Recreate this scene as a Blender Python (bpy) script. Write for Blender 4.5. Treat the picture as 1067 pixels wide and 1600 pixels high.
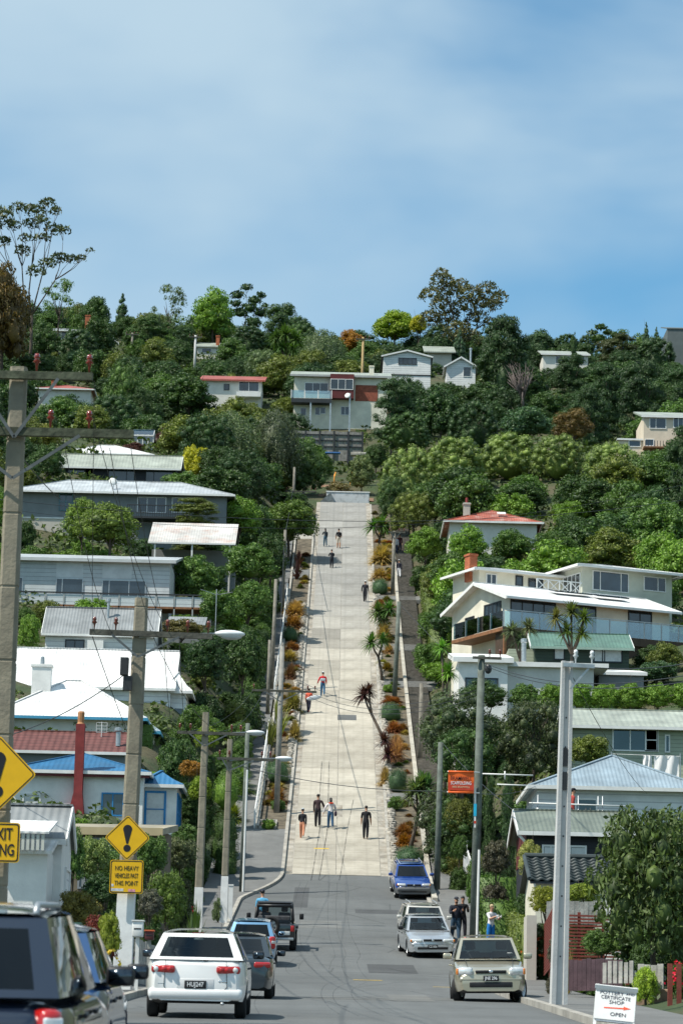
import bpy, bmesh, math, random
import numpy as np
from mathutils import Vector, Matrix, Euler
R = math.radians
random.seed(7)
for o in list(bpy.data.objects): bpy.data.objects.remove(o)
S = bpy.context.scene
COL = S.collection
# ------------------------------------------------------------------ camera
W, H, FPX = 1067, 1600, 4600.0
PITCH = math.atan(868 / FPX)
ROLL = R(1.3)
cam = bpy.data.cameras.new('camera'); camo = bpy.data.objects.new('camera', cam); COL.objects.link(camo)
cam.sensor_fit = 'VERTICAL'; cam.sensor_height = 36.0; cam.lens = FPX / H * 36.0
cam.clip_start = 0.5; cam.clip_end = 6000
CM = Matrix.Rotation(R(90) + PITCH, 3, 'X') @ Matrix.Rotation(ROLL, 3, 'Z')
camo.matrix_world = CM.to_4x4()
cam.dof.use_dof = True; cam.dof.focus_distance = 130; cam.dof.aperture_fstop = 5.0
S.camera = camo
# ------------------------------------------------------------------ sky, sun, exposure
SUN_EL, SUN_AZ = R(56), R(25)         # azimuth: degrees behind the camera's left
sd = Vector((-math.cos(SUN_EL) * math.cos(SUN_AZ), -math.cos(SUN_EL) * math.sin(SUN_AZ), math.sin(SUN_EL)))
w = bpy.data.worlds.new('World'); S.world = w; w.use_nodes = True
nt = w.node_tree; nt.nodes.clear()
def wn(t, **k):
    n = nt.nodes.new(t)
    for a, b in k.items(): setattr(n, a, b)
    return n
sky = wn('ShaderNodeTexSky', sky_type='NISHITA', sun_disc=False, sun_elevation=SUN_EL, air_density=1.0, dust_density=0.6, ozone_density=2.2, altitude=100)
sky.sun_rotation = math.atan2(sd.x, sd.y)
tc = wn('ShaderNodeTexCoord')
mp = wn('ShaderNodeMapping'); mp.inputs['Scale'].default_value = (2.6, 2.6, 5.0); mp.inputs['Location'].default_value = (0.35, 0.0, 0.9)
n1 = wn('ShaderNodeTexNoise'); n1.inputs['Scale'].default_value = 1.35; n1.inputs['Detail'].default_value = 5; n1.inputs['Roughness'].default_value = .48; n1.inputs['Distortion'].default_value = .3
rp = wn('ShaderNodeValToRGB'); rp.color_ramp.elements[0].position = .30; rp.color_ramp.elements[1].position = .60
rp.color_ramp.interpolation = 'EASE'
cloud = wn('ShaderNodeMixRGB'); cloud.inputs[2].default_value = (3.35, 4.4, 5.15, 1)
dens = wn('ShaderNodeMath', operation='MULTIPLY'); dens.inputs[1].default_value = .92
tint = wn('ShaderNodeMixRGB', blend_type='MULTIPLY'); tint.inputs[0].default_value = 1; tint.inputs[2].default_value = (.48, .88, .95, 1)
bg = wn('ShaderNodeBackground'); bg.inputs['Strength'].default_value = .132
wo = wn('ShaderNodeOutputWorld')
L = nt.links.new
L(tc.outputs['Generated'], mp.inputs[0]); L(mp.outputs[0], n1.inputs['Vector']); L(n1.outputs['Fac'], rp.inputs[0])
L(rp.outputs[0], dens.inputs[0]); L(dens.outputs[0], cloud.inputs[0]); L(sky.outputs[0], tint.inputs[1]); L(tint.outputs[0], cloud.inputs[1])
L(cloud.outputs[0], bg.inputs[0]); L(bg.outputs[0], wo.inputs[0])
sun = bpy.data.lights.new('sun', 'SUN'); sun.energy = 5.0; sun.angle = R(.53); sun.color = (1, .945, .84)
suno = bpy.data.objects.new('sun', sun); COL.objects.link(suno)
suno.rotation_euler = sd.to_track_quat('Z', 'Y').to_euler(); suno.location = (-60, -20, 150)
S.render.engine = 'CYCLES'
S.view_settings.view_transform = 'Standard'; S.view_settings.look = 'None'
S.view_settings.exposure = 0.27; S.view_settings.gamma = 1.0
S.cycles.max_bounces = 6; S.cycles.transparent_max_bounces = 12
# ------------------------------------------------------------------ geometry of the place
CX = 0.15
_PY = [-400, -60, 0, 11, 30, 49, 62, 80, 100, 108, 120, 133, 140, 147.5, 158, 183, 203, 226, 250, 269, 285, 300, 320, 350, 385, 420, 470, 520, 600, 800, 1600, 4000]
_PZ = [-8, -3.5, -1.6, -1.05, -.1, .73, 1.28, 2.05, 3.3, 4.1, 5.4, 7.0, 7.95, 9.4, 12.3, 19.6, 25.8, 33.3, 41.9, 49.0, 54.6, 58.6, 65, 76.5, 89, 100, 112, 118, 117, 108, 80, 20]
_SL = []
for i in range(len(_PY)):
    if i in (0, len(_PY) - 1): _SL.append(0.0); continue
    a = (_PZ[i] - _PZ[i-1]) / (_PY[i] - _PY[i-1]); b = (_PZ[i+1] - _PZ[i]) / (_PY[i+1] - _PY[i])
    _SL.append(0 if a * b <= 0 else 2 * a * b / (a + b))
def prof(y):
    if y <= _PY[0]: return _PZ[0]
    if y >= _PY[-1]: return _PZ[-1]
    i = 0
    while y > _PY[i+1]: i += 1
    h = _PY[i+1] - _PY[i]; t = (y - _PY[i]) / h
    return ((2*t**3 - 3*t*t + 1) * _PZ[i] + (t**3 - 2*t*t + t) * h * _SL[i] + (-2*t**3 + 3*t*t) * _PZ[i+1] + (t**3 - t*t) * h * _SL[i+1])
def slope(y): return (prof(y + .5) - prof(y - .5))
def ss(a, b, x):
    t = max(0., min(1., (x - a) / (b - a))); return t * t * (3 - 2 * t)
def G(x, y):
    t = abs(x - CX)
    s = (ss(6.3, 11, t) * 3.6 + ss(11, 30, t) * 2.6) * ss(85, 125, y) * (1 - ss(285, 335, y))
    s += ss(6.5, 9, t) * .5 * (1 - ss(85, 125, y)) * ss(40, 60, y)
    s += ss(-4, -40, x) * 4.5 * ss(360, 450, y)
    return prof(y) + s
def ray(px, py):
    v = Vector(((px - W / 2) / FPX, (H / 2 - py) / FPX, -1.0))
    return CM @ v
def at(px, py, Y):
    d = ray(px, py); return d * (Y / d.y)
def hit(px, py, y0=20, y1=520):
    d = ray(px, py); y = y0
    while y < y1:
        p = d * (y / d.y)
        if p.z <= G(p.x, y): return Vector((p.x, y, G(p.x, y)))
        y += .25
    return None
def proj(p):
    c = CM.transposed() @ Vector(p); return (W / 2 + FPX * c.x / -c.z, H / 2 - FPX * c.y / -c.z)
def ppm(Y): return FPX / Y            # photo pixels per metre, roughly
# ------------------------------------------------------------------ helpers
class MB:
    def __init__(s): s.v = []; s.f = []
    def add(s, vs, fs):
        b = len(s.v); s.v += [tuple(p) for p in vs]; s.f += [tuple(i + b for i in f) for f in fs]; return s
    def box(s, x0, x1, y0, y1, z0, z1, M=None):
        vs = [Vector(p) for p in ((x0,y0,z0),(x1,y0,z0),(x1,y1,z0),(x0,y1,z0),(x0,y0,z1),(x1,y0,z1),(x1,y1,z1),(x0,y1,z1))]
        if M is not None: vs = [M @ p for p in vs]
        return s.add(vs, [(0,3,2,1),(4,5,6,7),(0,1,5,4),(1,2,6,5),(2,3,7,6),(3,0,4,7)])
    def bar(s, a, b, wx, wz, up=(0, 0, 1)):
        a = Vector(a); b = Vector(b); d = (b - a); l = d.length; d.normalize(); u = Vector(up)
        x = d.cross(u)
        if x.length < 1e-4: x = d.cross(Vector((1, 0, 0)))
        x.normalize(); u = x.cross(d)
        M = Matrix((x, d, u)).transposed().to_4x4(); M.translation = a
        return s.box(-wx/2, wx/2, 0, l, -wz/2, wz/2, M)
    def tube(s, pts, r, n=8, cap=True):
        pts = [Vector(p) for p in pts]; rs = r if isinstance(r, (list, tuple)) else [r] * len(pts)
        vs = []; fs = []; ref = None
        for i, p in enumerate(pts):
            d = (pts[min(i+1, len(pts)-1)] - pts[max(i-1, 0)])
            if d.length < 1e-9: d = Vector((0, 0, 1))
            d.normalize()
            if ref is None: ref = d.cross(Vector((.123, .987, .1))); ref.normalize()
            ref = (ref - d * ref.dot(d)); ref.normalize(); q = d.cross(ref)
            for k in range(n):
                a = 2 * math.pi * k / n; vs.append(p + (ref * math.cos(a) + q * math.sin(a)) * rs[i])
        for i in range(len(pts) - 1):
            for k in range(n):
                k2 = (k + 1) % n; fs.append((i*n+k, i*n+k2, (i+1)*n+k2, (i+1)*n+k))
        if cap: fs.append(tuple(range(n-1, -1, -1))); fs.append(tuple((len(pts)-1)*n + k for k in range(n)))
        return s.add(vs, fs)
    def lathe(s, prof_, n=12, axis='z', c=(0, 0, 0)):
        vs = []; fs = []; m = len(prof_)
        for k in range(n):
            a = 2 * math.pi * k / n
            for (r, z) in prof_:
                if axis == 'z': p = (c[0] + r*math.cos(a), c[1] + r*math.sin(a), c[2] + z)
                elif axis == 'x': p = (c[0] + z, c[1] + r*math.cos(a), c[2] + r*math.sin(a))
                else: p = (c[0] + r*math.cos(a), c[1] + z, c[2] + r*math.sin(a))
                vs.append(p)
        for k in range(n):
            k2 = (k + 1) % n
            for i in range(m - 1): fs.append((k*m+i, k2*m+i, k2*m+i+1, k*m+i+1))
        return s.add(vs, fs)
    def slab(s, poly, t):               # polygon extruded straight down by t
        n = len(poly); a = [Vector(p) for p in poly]; b = [p - Vector((0, 0, t)) for p in a]
        fs = [tuple(range(n)), tuple(range(2*n-1, n-1, -1))] + [(i, i+n, (i+1) % n + n, (i+1) % n) for i in range(n)]
        return s.add(a + b, fs)
    def ext(s, poly, d):                # polygon extruded along d
        n = len(poly); a = [Vector(p) for p in poly]; d = Vector(d); b = [p + d for p in a]
        fs = [tuple(range(n-1, -1, -1)), tuple(range(n, 2*n))] + [(i, (i+1) % n, (i+1) % n + n, i + n) for i in range(n)]
        return s.add(a + b, fs)
    def ball(s, c, rx, ry=None, rz=None, n=8, m=6):
        ry = ry or rx; rz = rz or rx; vs = []; fs = []
        for j in range(m + 1):
            t = math.pi * j / m
            for k in range(n):
                a = 2 * math.pi * k / n
                vs.append((c[0] + rx*math.sin(t)*math.cos(a), c[1] + ry*math.sin(t)*math.sin(a), c[2] + rz*math.cos(t)))
        for j in range(m):
            for k in range(n): fs.append((j*n+k, (j+1)*n+k, (j+1)*n+(k+1) % n, j*n+(k+1) % n))
        return s.add(vs, fs)
    def mesh(s, name, smooth=False):
        me = bpy.data.meshes.new(name); me.from_pydata(s.v, [], s.f)
        bm = bmesh.new(); bm.from_mesh(me); bmesh.ops.recalc_face_normals(bm, faces=bm.faces); bm.to_mesh(me); bm.free()
        if smooth: me.shade_smooth()
        return me
    def build(s, name, mat, parent=None, smooth=False, loc=None, bevel=0):
        o = bpy.data.objects.new(name, s.mesh(name, smooth)); COL.objects.link(o)
        if mat is not None: o.data.materials.append(mat)
        if parent is not None: o.parent = parent
        if loc is not None: o.location = loc
        if bevel:
            b = o.modifiers.new('bevel', 'BEVEL'); b.width = bevel; b.segments = 2; b.limit_method = 'ANGLE'; b.angle_limit = R(40)
            if smooth: pass
        return o
def tag(o, label=None, cat=None, group=None, kind=None):
    if label: o['label'] = label
    if cat: o['category'] = cat
    if group: o['group'] = group
    if kind: o['kind'] = kind
    return o
def thing(name, label, cat, loc=(0, 0, 0), rz=0, group=None, rx=0, ry=0):
    o = bpy.data.objects.new(name, None); COL.objects.link(o); o.location = loc
    o.rotation_euler = Euler((rx, ry, rz), 'XYZ'); o.empty_display_size = .2
    return tag(o, label, cat, group)
def dup(o, parent=None):
    c = o.copy(); COL.objects.link(c); c.parent = parent
    for ch in o.children: dup(ch, c)
    return c
def inst(name, me, mat, parent=None, loc=(0, 0, 0), rz=0, sc=(1, 1, 1), color=None):
    o = bpy.data.objects.new(name, me); COL.objects.link(o); o.parent = parent
    o.location = loc; o.rotation_euler = (0, 0, rz); o.scale = sc
    if mat is not None and not me.materials: me.materials.append(mat)
    if color: o.color = (*color, 1)
    return o
_txt = {}
def text_mesh(txt, size, cond=1.0, align='CENTER', depth=.002, bold=0.0):
    key = (txt, size, cond, align, bold)
    if key in _txt: return _txt[key]
    cu = bpy.data.curves.new('t', 'FONT'); cu.body = txt; cu.size = size; cu.align_x = align; cu.align_y = 'CENTER'; cu.extrude = depth; cu.offset = bold; cu.resolution_u = 3
    o = bpy.data.objects.new('t', cu); COL.objects.link(o)
    me = bpy.data.meshes.new_from_object(o.evaluated_get(bpy.context.evaluated_depsgraph_get()))
    bpy.data.objects.remove(o); bpy.data.curves.remove(cu)
    for v in me.vertices: v.co.x *= cond
    me.name = 'lettering'; me.materials.clear(); _txt[key] = me
    return me
def text(txt, size, mat, parent, loc, rot=(R(90), 0, 0), cond=1.0, bold=0.0, align='CENTER'):
    me = text_mesh(txt, size, cond, align, .002, bold).copy(); me.materials.append(mat)
    o = bpy.data.objects.new('lettering', me); COL.objects.link(o); o.parent = parent; o.location = loc; o.rotation_euler = rot
    return o
# ------------------------------------------------------------------ materials
MATS = {}
def nodes(name):
    m = bpy.data.materials.new(name); m.use_nodes = True; t = m.node_tree; t.nodes.clear()
    out = t.nodes.new('ShaderNodeOutputMaterial'); b = t.nodes.new('ShaderNodeBsdfPrincipled'); t.links.new(b.outputs[0], out.inputs[0])
    return m, t, b, out
def nd(t, typ, ins=None, **k):
    n = t.nodes.new(typ)
    for a, b in k.items(): setattr(n, a, b)
    for a, b in (ins or {}).items():
        if hasattr(b, 'node'): t.links.new(b, n.inputs[a])
        else: n.inputs[a].default_value = b
    return n
def math_(t, op, a, b=0.0, c=None):
    n = nd(t, 'ShaderNodeMath', {0: a, 1: b}, operation=op)
    if c is not None: n.inputs[2].default_value = c
    return n.outputs[0]
def mixc(t, f, a, b, blend='MIX'):
    return nd(t, 'ShaderNodeMixRGB', {0: f, 1: a, 2: b}, blend_type=blend).outputs[0]
def ramp(t, f, p0, p1, c0=(0,0,0,1), c1=(1,1,1,1)):
    n = nd(t, 'ShaderNodeValToRGB', {0: f}); e = n.color_ramp.elements
    e[0].position = p0; e[1].position = p1; e[0].color = c0; e[1].color = c1
    return n.outputs[0]
def c4(c): return (c[0], c[1], c[2], 1.0)
def pm(name, col, rough=.6, var=.12, scale=1.5, bump=0.0, bscale=30, metal=0.0, spec=.4, pattern=None, pitch=.2, stain=None, stain_amt=0.0, coat=0.0, objcol=False, pd=.02):
    if name in MATS: return MATS[name]
    m, t, b, out = nodes(name)
    tcn = nd(t, 'ShaderNodeTexCoord'); P = tcn.outputs['Object']
    n = nd(t, 'ShaderNodeTexNoise', {'Vector': P, 'Scale': scale, 'Detail': 5.0, 'Roughness': .6})
    base = c4(col)
    if objcol: base = nd(t, 'ShaderNodeObjectInfo').outputs['Color']
    dark = mixc(t, 1.0, base, (1 - var * 1.6,) * 3 + (1,), 'MULTIPLY'); lite = mixc(t, 1.0, base, (1 + var,) * 3 + (1,), 'MULTIPLY')
    c = mixc(t, ramp(t, n.outputs['Fac'], .3, .7), dark, lite)
    if stain:
        n2 = nd(t, 'ShaderNodeTexNoise', {'Vector': P, 'Scale': scale * .8 + .3, 'Detail': 7.0, 'Roughness': .7})
        c = mixc(t, math_(t, 'MULTIPLY', ramp(t, n2.outputs['Fac'], .48, .68), stain_amt), c, c4(stain))
    h = None
    if pattern:
        sp = nd(t, 'ShaderNodeSeparateXYZ', {0: P})
        if pattern == 'corr':
            nn = nd(t, 'ShaderNodeSeparateXYZ', {0: tcn.outputs['Normal']})
            ax = math_(t, 'GREATER_THAN', math_(t, 'ABSOLUTE', nn.outputs[0]), math_(t, 'ABSOLUTE', nn.outputs[1]))
            u = nd(t, 'ShaderNodeMix', {0: ax, 2: sp.outputs[0], 3: sp.outputs[1]}, data_type='FLOAT').outputs[0]
            h = math_(t, 'SINE', math_(t, 'MULTIPLY', u, 2 * math.pi / pitch))
            h = math_(t, 'MULTIPLY', h, .5)
        elif pattern == 'board':
            h = math_(t, 'FRACT', math_(t, 'MULTIPLY', sp.outputs[2], -1 / pitch))
            ln = math_(t, 'LESS_THAN', h, .12)
            c = mixc(t, math_(t, 'MULTIPLY', ln, .62), c, mixc(t, 1.0, base, (.45, .45, .5, 1), 'MULTIPLY'))
        elif pattern == 'vboard':
            h = math_(t, 'FRACT', math_(t, 'MULTIPLY', sp.outputs[0], 1 / pitch))
            ln = math_(t, 'LESS_THAN', h, .1)
            c = mixc(t, math_(t, 'MULTIPLY', ln, .5), c, mixc(t, 1.0, base, (.4, .4, .45, 1), 'MULTIPLY'))
        elif pattern == 'brick':
            br = nd(t, 'ShaderNodeTexBrick', {'Vector': nd(t, 'ShaderNodeCombineXYZ', {0: math_(t, 'ADD', sp.outputs[0], sp.outputs[1]), 1: sp.outputs[2]}).outputs[0], 'Scale': 1.0, 'Brick Width': .24, 'Row Height': .086, 'Mortar Size': .008, 'Color1': (1, 1, 1, 1), 'Color2': (.7, .7, .7, 1), 'Mortar': (1.2, 1.1, 1.0, 1)})
            c = mixc(t, 1.0, c, br.outputs[0], 'MULTIPLY')
        elif pattern == 'tile':
            fx = math_(t, 'SINE', math_(t, 'MULTIPLY', sp.outputs[0], 2 * math.pi / pitch))
            fy = math_(t, 'FRACT', math_(t, 'MULTIPLY', sp.outputs[2], 1 / (pitch * .55)))
            h = math_(t, 'ADD', math_(t, 'MULTIPLY', fx, .35), math_(t, 'MULTIPLY', fy, -1.0))
            ln = math_(t, 'LESS_THAN', fy, .22)
            c = mixc(t, math_(t, 'MULTIPLY', ln, .6), c, mixc(t, 1.0, base, (.4, .4, .42, 1), 'MULTIPLY'))
    t.links.new(c, b.inputs['Base Color'])
    b.inputs['Roughness'].default_value = rough; b.inputs['Metallic'].default_value = metal
    b.inputs['Specular IOR Level'].default_value = spec; b.inputs['Coat Weight'].default_value = coat; b.inputs['Coat Roughness'].default_value = .04
    nrm = None
    if h is not None:
        bn = nd(t, 'ShaderNodeBump', {'Strength': .9, 'Distance': pd, 'Height': h}); nrm = bn.outputs[0]
    if bump:
        nb = nd(t, 'ShaderNodeTexNoise', {'Vector': P, 'Scale': bscale, 'Detail': 4.0})
        ins = {'Strength': bump, 'Distance': .02, 'Height': nb.outputs['Fac']}
        if nrm is not None: ins['Normal'] = nrm
        nrm = nd(t, 'ShaderNodeBump', ins).outputs[0]
    if nrm is not None: t.links.new(nrm, b.inputs['Normal'])
    MATS[name] = m
    return m
def foliage(name, trans=.22, rough=.55, var=.5):
    m, t, b, out = nodes(name)
    oi = nd(t, 'ShaderNodeObjectInfo'); ge = nd(t, 'ShaderNodeNewGeometry'); tcn = nd(t, 'ShaderNodeTexCoord')
    n = nd(t, 'ShaderNodeTexNoise', {'Vector': tcn.outputs['Object'], 'Scale': 2.2, 'Detail': 3.0})
    f = math_(t, 'ADD', math_(t, 'MULTIPLY', ge.outputs['Random Per Island'], .75), math_(t, 'MULTIPLY', n.outputs['Fac'], .5))
    f = math_(t, 'SUBTRACT', f, .12)
    lo = mixc(t, 1.0, oi.outputs['Color'], (1.08 * (1 - var), 1.14 * (1 - var), 1.12 * (1 - var * .8), 1), 'MULTIPLY')
    hi = mixc(t, 1.0, oi.outputs['Color'], (1.27 * (1 + var * 1.1), 1.22 * (1 + var * .95), 1.10 * (1 + var * .3), 1), 'MULTIPLY')
    c = mixc(t, f, lo, hi)
    t.links.new(c, b.inputs['Base Color']); b.inputs['Roughness'].default_value = rough; b.inputs['Specular IOR Level'].default_value = .35
    tr = nd(t, 'ShaderNodeBsdfTranslucent', {'Color': mixc(t, 1.0, c, (1.1, 1.25, .5, 1), 'MULTIPLY')})
    mx = nd(t, 'ShaderNodeMixShader', {0: trans}); t.links.new(b.outputs[0], mx.inputs[1]); t.links.new(tr.outputs[0], mx.inputs[2]); t.links.new(mx.outputs[0], out.inputs[0])
    return m
LEAF = foliage('leaf', trans=.2, var=.58); GRASSY = foliage('blade', trans=.3, rough=.6, var=.35)
BARK = pm('bark', (.11, .085, .065), .9, .35, 6, .6, 25)
def glassmat(name, tintc, refl=.08, alpha=.3):
    m, t, b, out = nodes(name); t.nodes.remove(b)
    lw = nd(t, 'ShaderNodeFresnel', {'IOR': 1.5})
    gl = nd(t, 'ShaderNodeBsdfGlossy', {'Color': (1, 1, 1, 1), 'Roughness': .02})
    trn = nd(t, 'ShaderNodeBsdfTransparent', {'Color': c4(tintc)})
    f = math_(t, 'ADD', lw.outputs[0], refl)
    mx = nd(t, 'ShaderNodeMixShader', {0: f}); t.links.new(trn.outputs[0], mx.inputs[1]); t.links.new(gl.outputs[0], mx.inputs[2]); t.links.new(mx.outputs[0], out.inputs[0])
    return m
CARGLASS = glassmat('car_glass', (.34, .42, .44), .0)
DARKGLASS = glassmat('tinted_glass', (.1, .13, .15), .0)
RAILGLASS = glassmat('rail_glass', (.62, .8, .86), .14)
WINGLASS = pm('window_glass', (.03, .045, .06), .05, .4, .5, 0, metal=0, spec=.8, coat=.4)
WHITE = pm('white_paint', (.74, .74, .72), .5, .07, 2, .05, 60)
OFFW = pm('offwhite_wall', (.66, .64, .58), .7, .07, 1.2, .1, 50)
DARKM = pm('dark_metal', (.03, .032, .035), .5, .2, 4)
STEEL = pm('galv_steel', (.45, .47, .48), .4, .15, 5, metal=.7)
BLACKP = pm('black_plastic', (.018, .018, .02), .45, .2, 5)
RUBBER = pm('rubber', (.02, .02, .021), .85, .2, 8)
CONC = pm('kerb_concrete', (.35, .33, .29), .85, .2, 1.3, .3, 30, stain=(.2, .19, .17), stain_amt=.5)
# ------------------------------------------------------------------ terrain and street
def ground_mat():
    m, t, b, out = nodes('ground'); P = nd(t, 'ShaderNodeTexCoord').outputs['Object']
    n = nd(t, 'ShaderNodeTexNoise', {'Vector': P, 'Scale': .25, 'Detail': 6.0}); n2 = nd(t, 'ShaderNodeTexNoise', {'Vector': P, 'Scale': 3.0, 'Detail': 6.0, 'Roughness': .7})
    c = mixc(t, ramp(t, n.outputs['Fac'], .42, .6), (.05, .08, .025, 1), (.10, .09, .045, 1))
    c = mixc(t, ramp(t, n2.outputs['Fac'], .35, .7), mixc(t, 1.0, c, (.55, .55, .55, 1), 'MULTIPLY'), c)
    t.links.new(c, b.inputs['Base Color']); b.inputs['Roughness'].default_value = .95
    bn = nd(t, 'ShaderNodeBump', {'Strength': .8, 'Distance': .15, 'Height': n2.outputs['Fac']}); t.links.new(bn.outputs[0], b.inputs['Normal'])
    return m
GROUND = ground_mat()
def asphalt(name, col, sc=1.0, crack=.5):
    m, t, b, out = nodes(name); P = nd(t, 'ShaderNodeTexCoord').outputs['Object']
    a = nd(t, 'ShaderNodeTexNoise', {'Vector': P, 'Scale': .16 * sc, 'Detail': 5.0, 'Roughness': .65}); g = nd(t, 'ShaderNodeTexNoise', {'Vector': P, 'Scale': 14.0, 'Detail': 5.0, 'Roughness': .8})
    st = nd(t, 'ShaderNodeMapping', {0: P, 'Scale': (1.6, .05, .05)}); sn = nd(t, 'ShaderNodeTexNoise', {'Vector': st.outputs[0], 'Scale': 1.2, 'Detail': 4.0})
    c = mixc(t, ramp(t, a.outputs['Fac'], .35, .7), c4([k * .78 for k in col]), c4([k * 1.12 for k in col]))
    dk_ = nd(t, 'ShaderNodeTexNoise', {'Vector': P, 'Scale': .55, 'Detail': 3.0, 'Roughness': .5, 'Distortion': .8})
    c = mixc(t, math_(t, 'MULTIPLY', ramp(t, dk_.outputs['Fac'], .56, .66), .35), c, c4([k * .55 for k in col]))
    vo = nd(t, 'ShaderNodeTexVoronoi', {'Vector': P, 'Scale': .16}, feature='DISTANCE_TO_EDGE')
    c = mixc(t, math_(t, 'MULTIPLY', math_(t, 'LESS_THAN', vo.outputs[0], .006), .55), c, c4([k * .4 for k in col]))
    c = mixc(t, math_(t, 'MULTIPLY', ramp(t, sn.outputs['Fac'], .4, .7), .35), c, c4([k * .72 for k in col]))
    c = mixc(t, ramp(t, g.outputs['Fac'], .25, .8), mixc(t, 1.0, c, (.78, .78, .78, 1), 'MULTIPLY'), mixc(t, 1.0, c, (1.15, 1.15, 1.15, 1), 'MULTIPLY'))
    t.links.new(c, b.inputs['Base Color']); b.inputs['Roughness'].default_value = .85; b.inputs['Specular IOR Level'].default_value = .3
    bn = nd(t, 'ShaderNodeBump', {'Strength': .5, 'Distance': .02, 'Height': g.outputs['Fac']}); t.links.new(bn.outputs[0], b.inputs['Normal'])
    return m
ASPH = asphalt('asphalt', (.135, .142, .142)); PATH = asphalt('path_asphalt', (.17, .172, .168), 3)
def slab_mat():
    m, t, b, out = nodes('road_concrete'); P = nd(t, 'ShaderNodeTexCoord').outputs['Object']; oi = nd(t, 'ShaderNodeObjectInfo')
    a = nd(t, 'ShaderNodeTexNoise', {'Vector': P, 'Scale': .55, 'Detail': 8.0, 'Roughness': .7})
    st = nd(t, 'ShaderNodeMapping', {0: P, 'Scale': (.35, 3.2, 1)}); sn = nd(t, 'ShaderNodeTexNoise', {'Vector': st.outputs[0], 'Scale': 1.1, 'Detail': 7.0, 'Roughness': .75})
    ty = nd(t, 'ShaderNodeMapping', {0: P, 'Scale': (2.4, .04, .04)}); tn = nd(t, 'ShaderNodeTexNoise', {'Vector': ty.outputs[0], 'Scale': 1.4, 'Detail': 3.0})
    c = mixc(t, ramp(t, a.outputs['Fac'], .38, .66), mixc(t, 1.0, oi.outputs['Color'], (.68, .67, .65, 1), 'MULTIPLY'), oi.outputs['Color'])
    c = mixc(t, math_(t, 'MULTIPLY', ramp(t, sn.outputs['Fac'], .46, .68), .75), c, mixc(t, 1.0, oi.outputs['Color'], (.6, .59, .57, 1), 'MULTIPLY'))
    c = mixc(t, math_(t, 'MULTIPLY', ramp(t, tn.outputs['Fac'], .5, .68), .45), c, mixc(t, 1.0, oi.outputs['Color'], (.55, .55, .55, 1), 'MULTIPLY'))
    t.links.new(c, b.inputs['Base Color']); b.inputs['Roughness'].default_value = .9
    bn = nd(t, 'ShaderNodeBump', {'Strength': .6, 'Distance': .03, 'Height': sn.outputs['Fac']}); t.links.new(bn.outputs[0], b.inputs['Normal'])
    return m
SLAB = slab_mat()
SOIL = pm('bed_soil', (.12, .10, .07), .95, .4, 2, .8, 8)
def frange(a, b, s):
    n = max(1, int(round((b - a) / s))); return [a + (b - a) * i / n for i in range(n + 1)]
def grid_obj(name, xs, ys, zf, mat, kind='structure', smooth=True):
    vs = [(x, y, zf(x, y)) for y in ys for x in xs]; nx = len(xs)
    fs = [(j*nx+i, j*nx+i+1, (j+1)*nx+i+1, (j+1)*nx+i) for j in range(len(ys)-1) for i in range(nx-1)]
    me = bpy.data.meshes.new(name); me.from_pydata(vs, [], fs); me.materials.append(mat)
    if smooth: me.shade_smooth()
    o = bpy.data.objects.new(name, me); COL.objects.link(o)
    if kind: o['kind'] = kind
    return o
xs = [-2500, -1200, -500, -250] + frange(-150, -40, 10) + frange(-38, -12, 2) + frange(-11, -7, .5) + [-6.6, -6.4, -6.1, -5.9, -4, 0, 4, 6.2, 6.4, 6.7, 6.9] + frange(7.3, 11.3, .5) + frange(12.5, 38.5, 2) + frange(42, 152, 10) + [250, 500, 1200, 2500]
ys = [-2500, -1200, -500, -200, -100, -60] + frange(-40, 80, 4) + frange(81.5, 330, 1.5) + frange(333, 520, 4) + frange(540, 1000, 40) + [1300, 1800, 2600, 4000]
def Gm(x, y):
    z = G(x, y) - .35 * (1 - ss(6.0, 6.6, abs(x - CX))) * (1 if y < 287 else 1 - ss(287, 290, y))
    if y > 300: z += .8 * math.sin(x * .13 + 1) * math.sin(y * .11)
    return z
grid_obj('ground', xs, ys, Gm, GROUND)
# street edges
def redge(y): return CX + (4.25 if y < 144.2 else 4.25 - 1.65 * ss(144.2, 146.6, y))
def ledge(y): return CX - (4.35 if y < 136 else 4.35 - 1.75 * ss(136, 147.5, y))
def strip(name, lf, rf, ys, dz, mat, kind='structure', parent=None, n=6, thick=.3):
    vs = []; fs = []
    for y in ys:
        a, b = lf(y), rf(y); z = prof(y) + dz
        for i in range(n + 1): vs.append((a + (b - a) * i / n, y, z))
        vs.append((a, y, z - thick)); vs.append((b, y, z - thick))
    m = n + 3
    for j in range(len(ys) - 1):
        for i in range(n): fs.append((j*m+i, j*m+i+1, (j+1)*m+i+1, (j+1)*m+i))
        fs.append((j*m, (j+1)*m, (j+1)*m+n+1, j*m+n+1)); fs.append((j*m+n, j*m+n+2, (j+1)*m+n+2, (j+1)*m+n))
    for j, s in ((0, 1), (len(ys) - 1, -1)): fs.append(tuple([j*m+i for i in range(n+1)] + [j*m+n+2, j*m+n+1]))
    o = MB().add(vs, fs).build(name, mat, parent)
    if kind: o['kind'] = kind
    return o
road = strip('road', ledge, redge, frange(-40, 147.6, 1.2), 0, ASPH)
base = strip('concrete_road', lambda y: CX - 2.6, lambda y: CX + 2.6, frange(147.6, 286.5, 1.0), -.03, CONC)
rnd = random.Random(3)
yy = 147.7; k = 0
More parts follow.
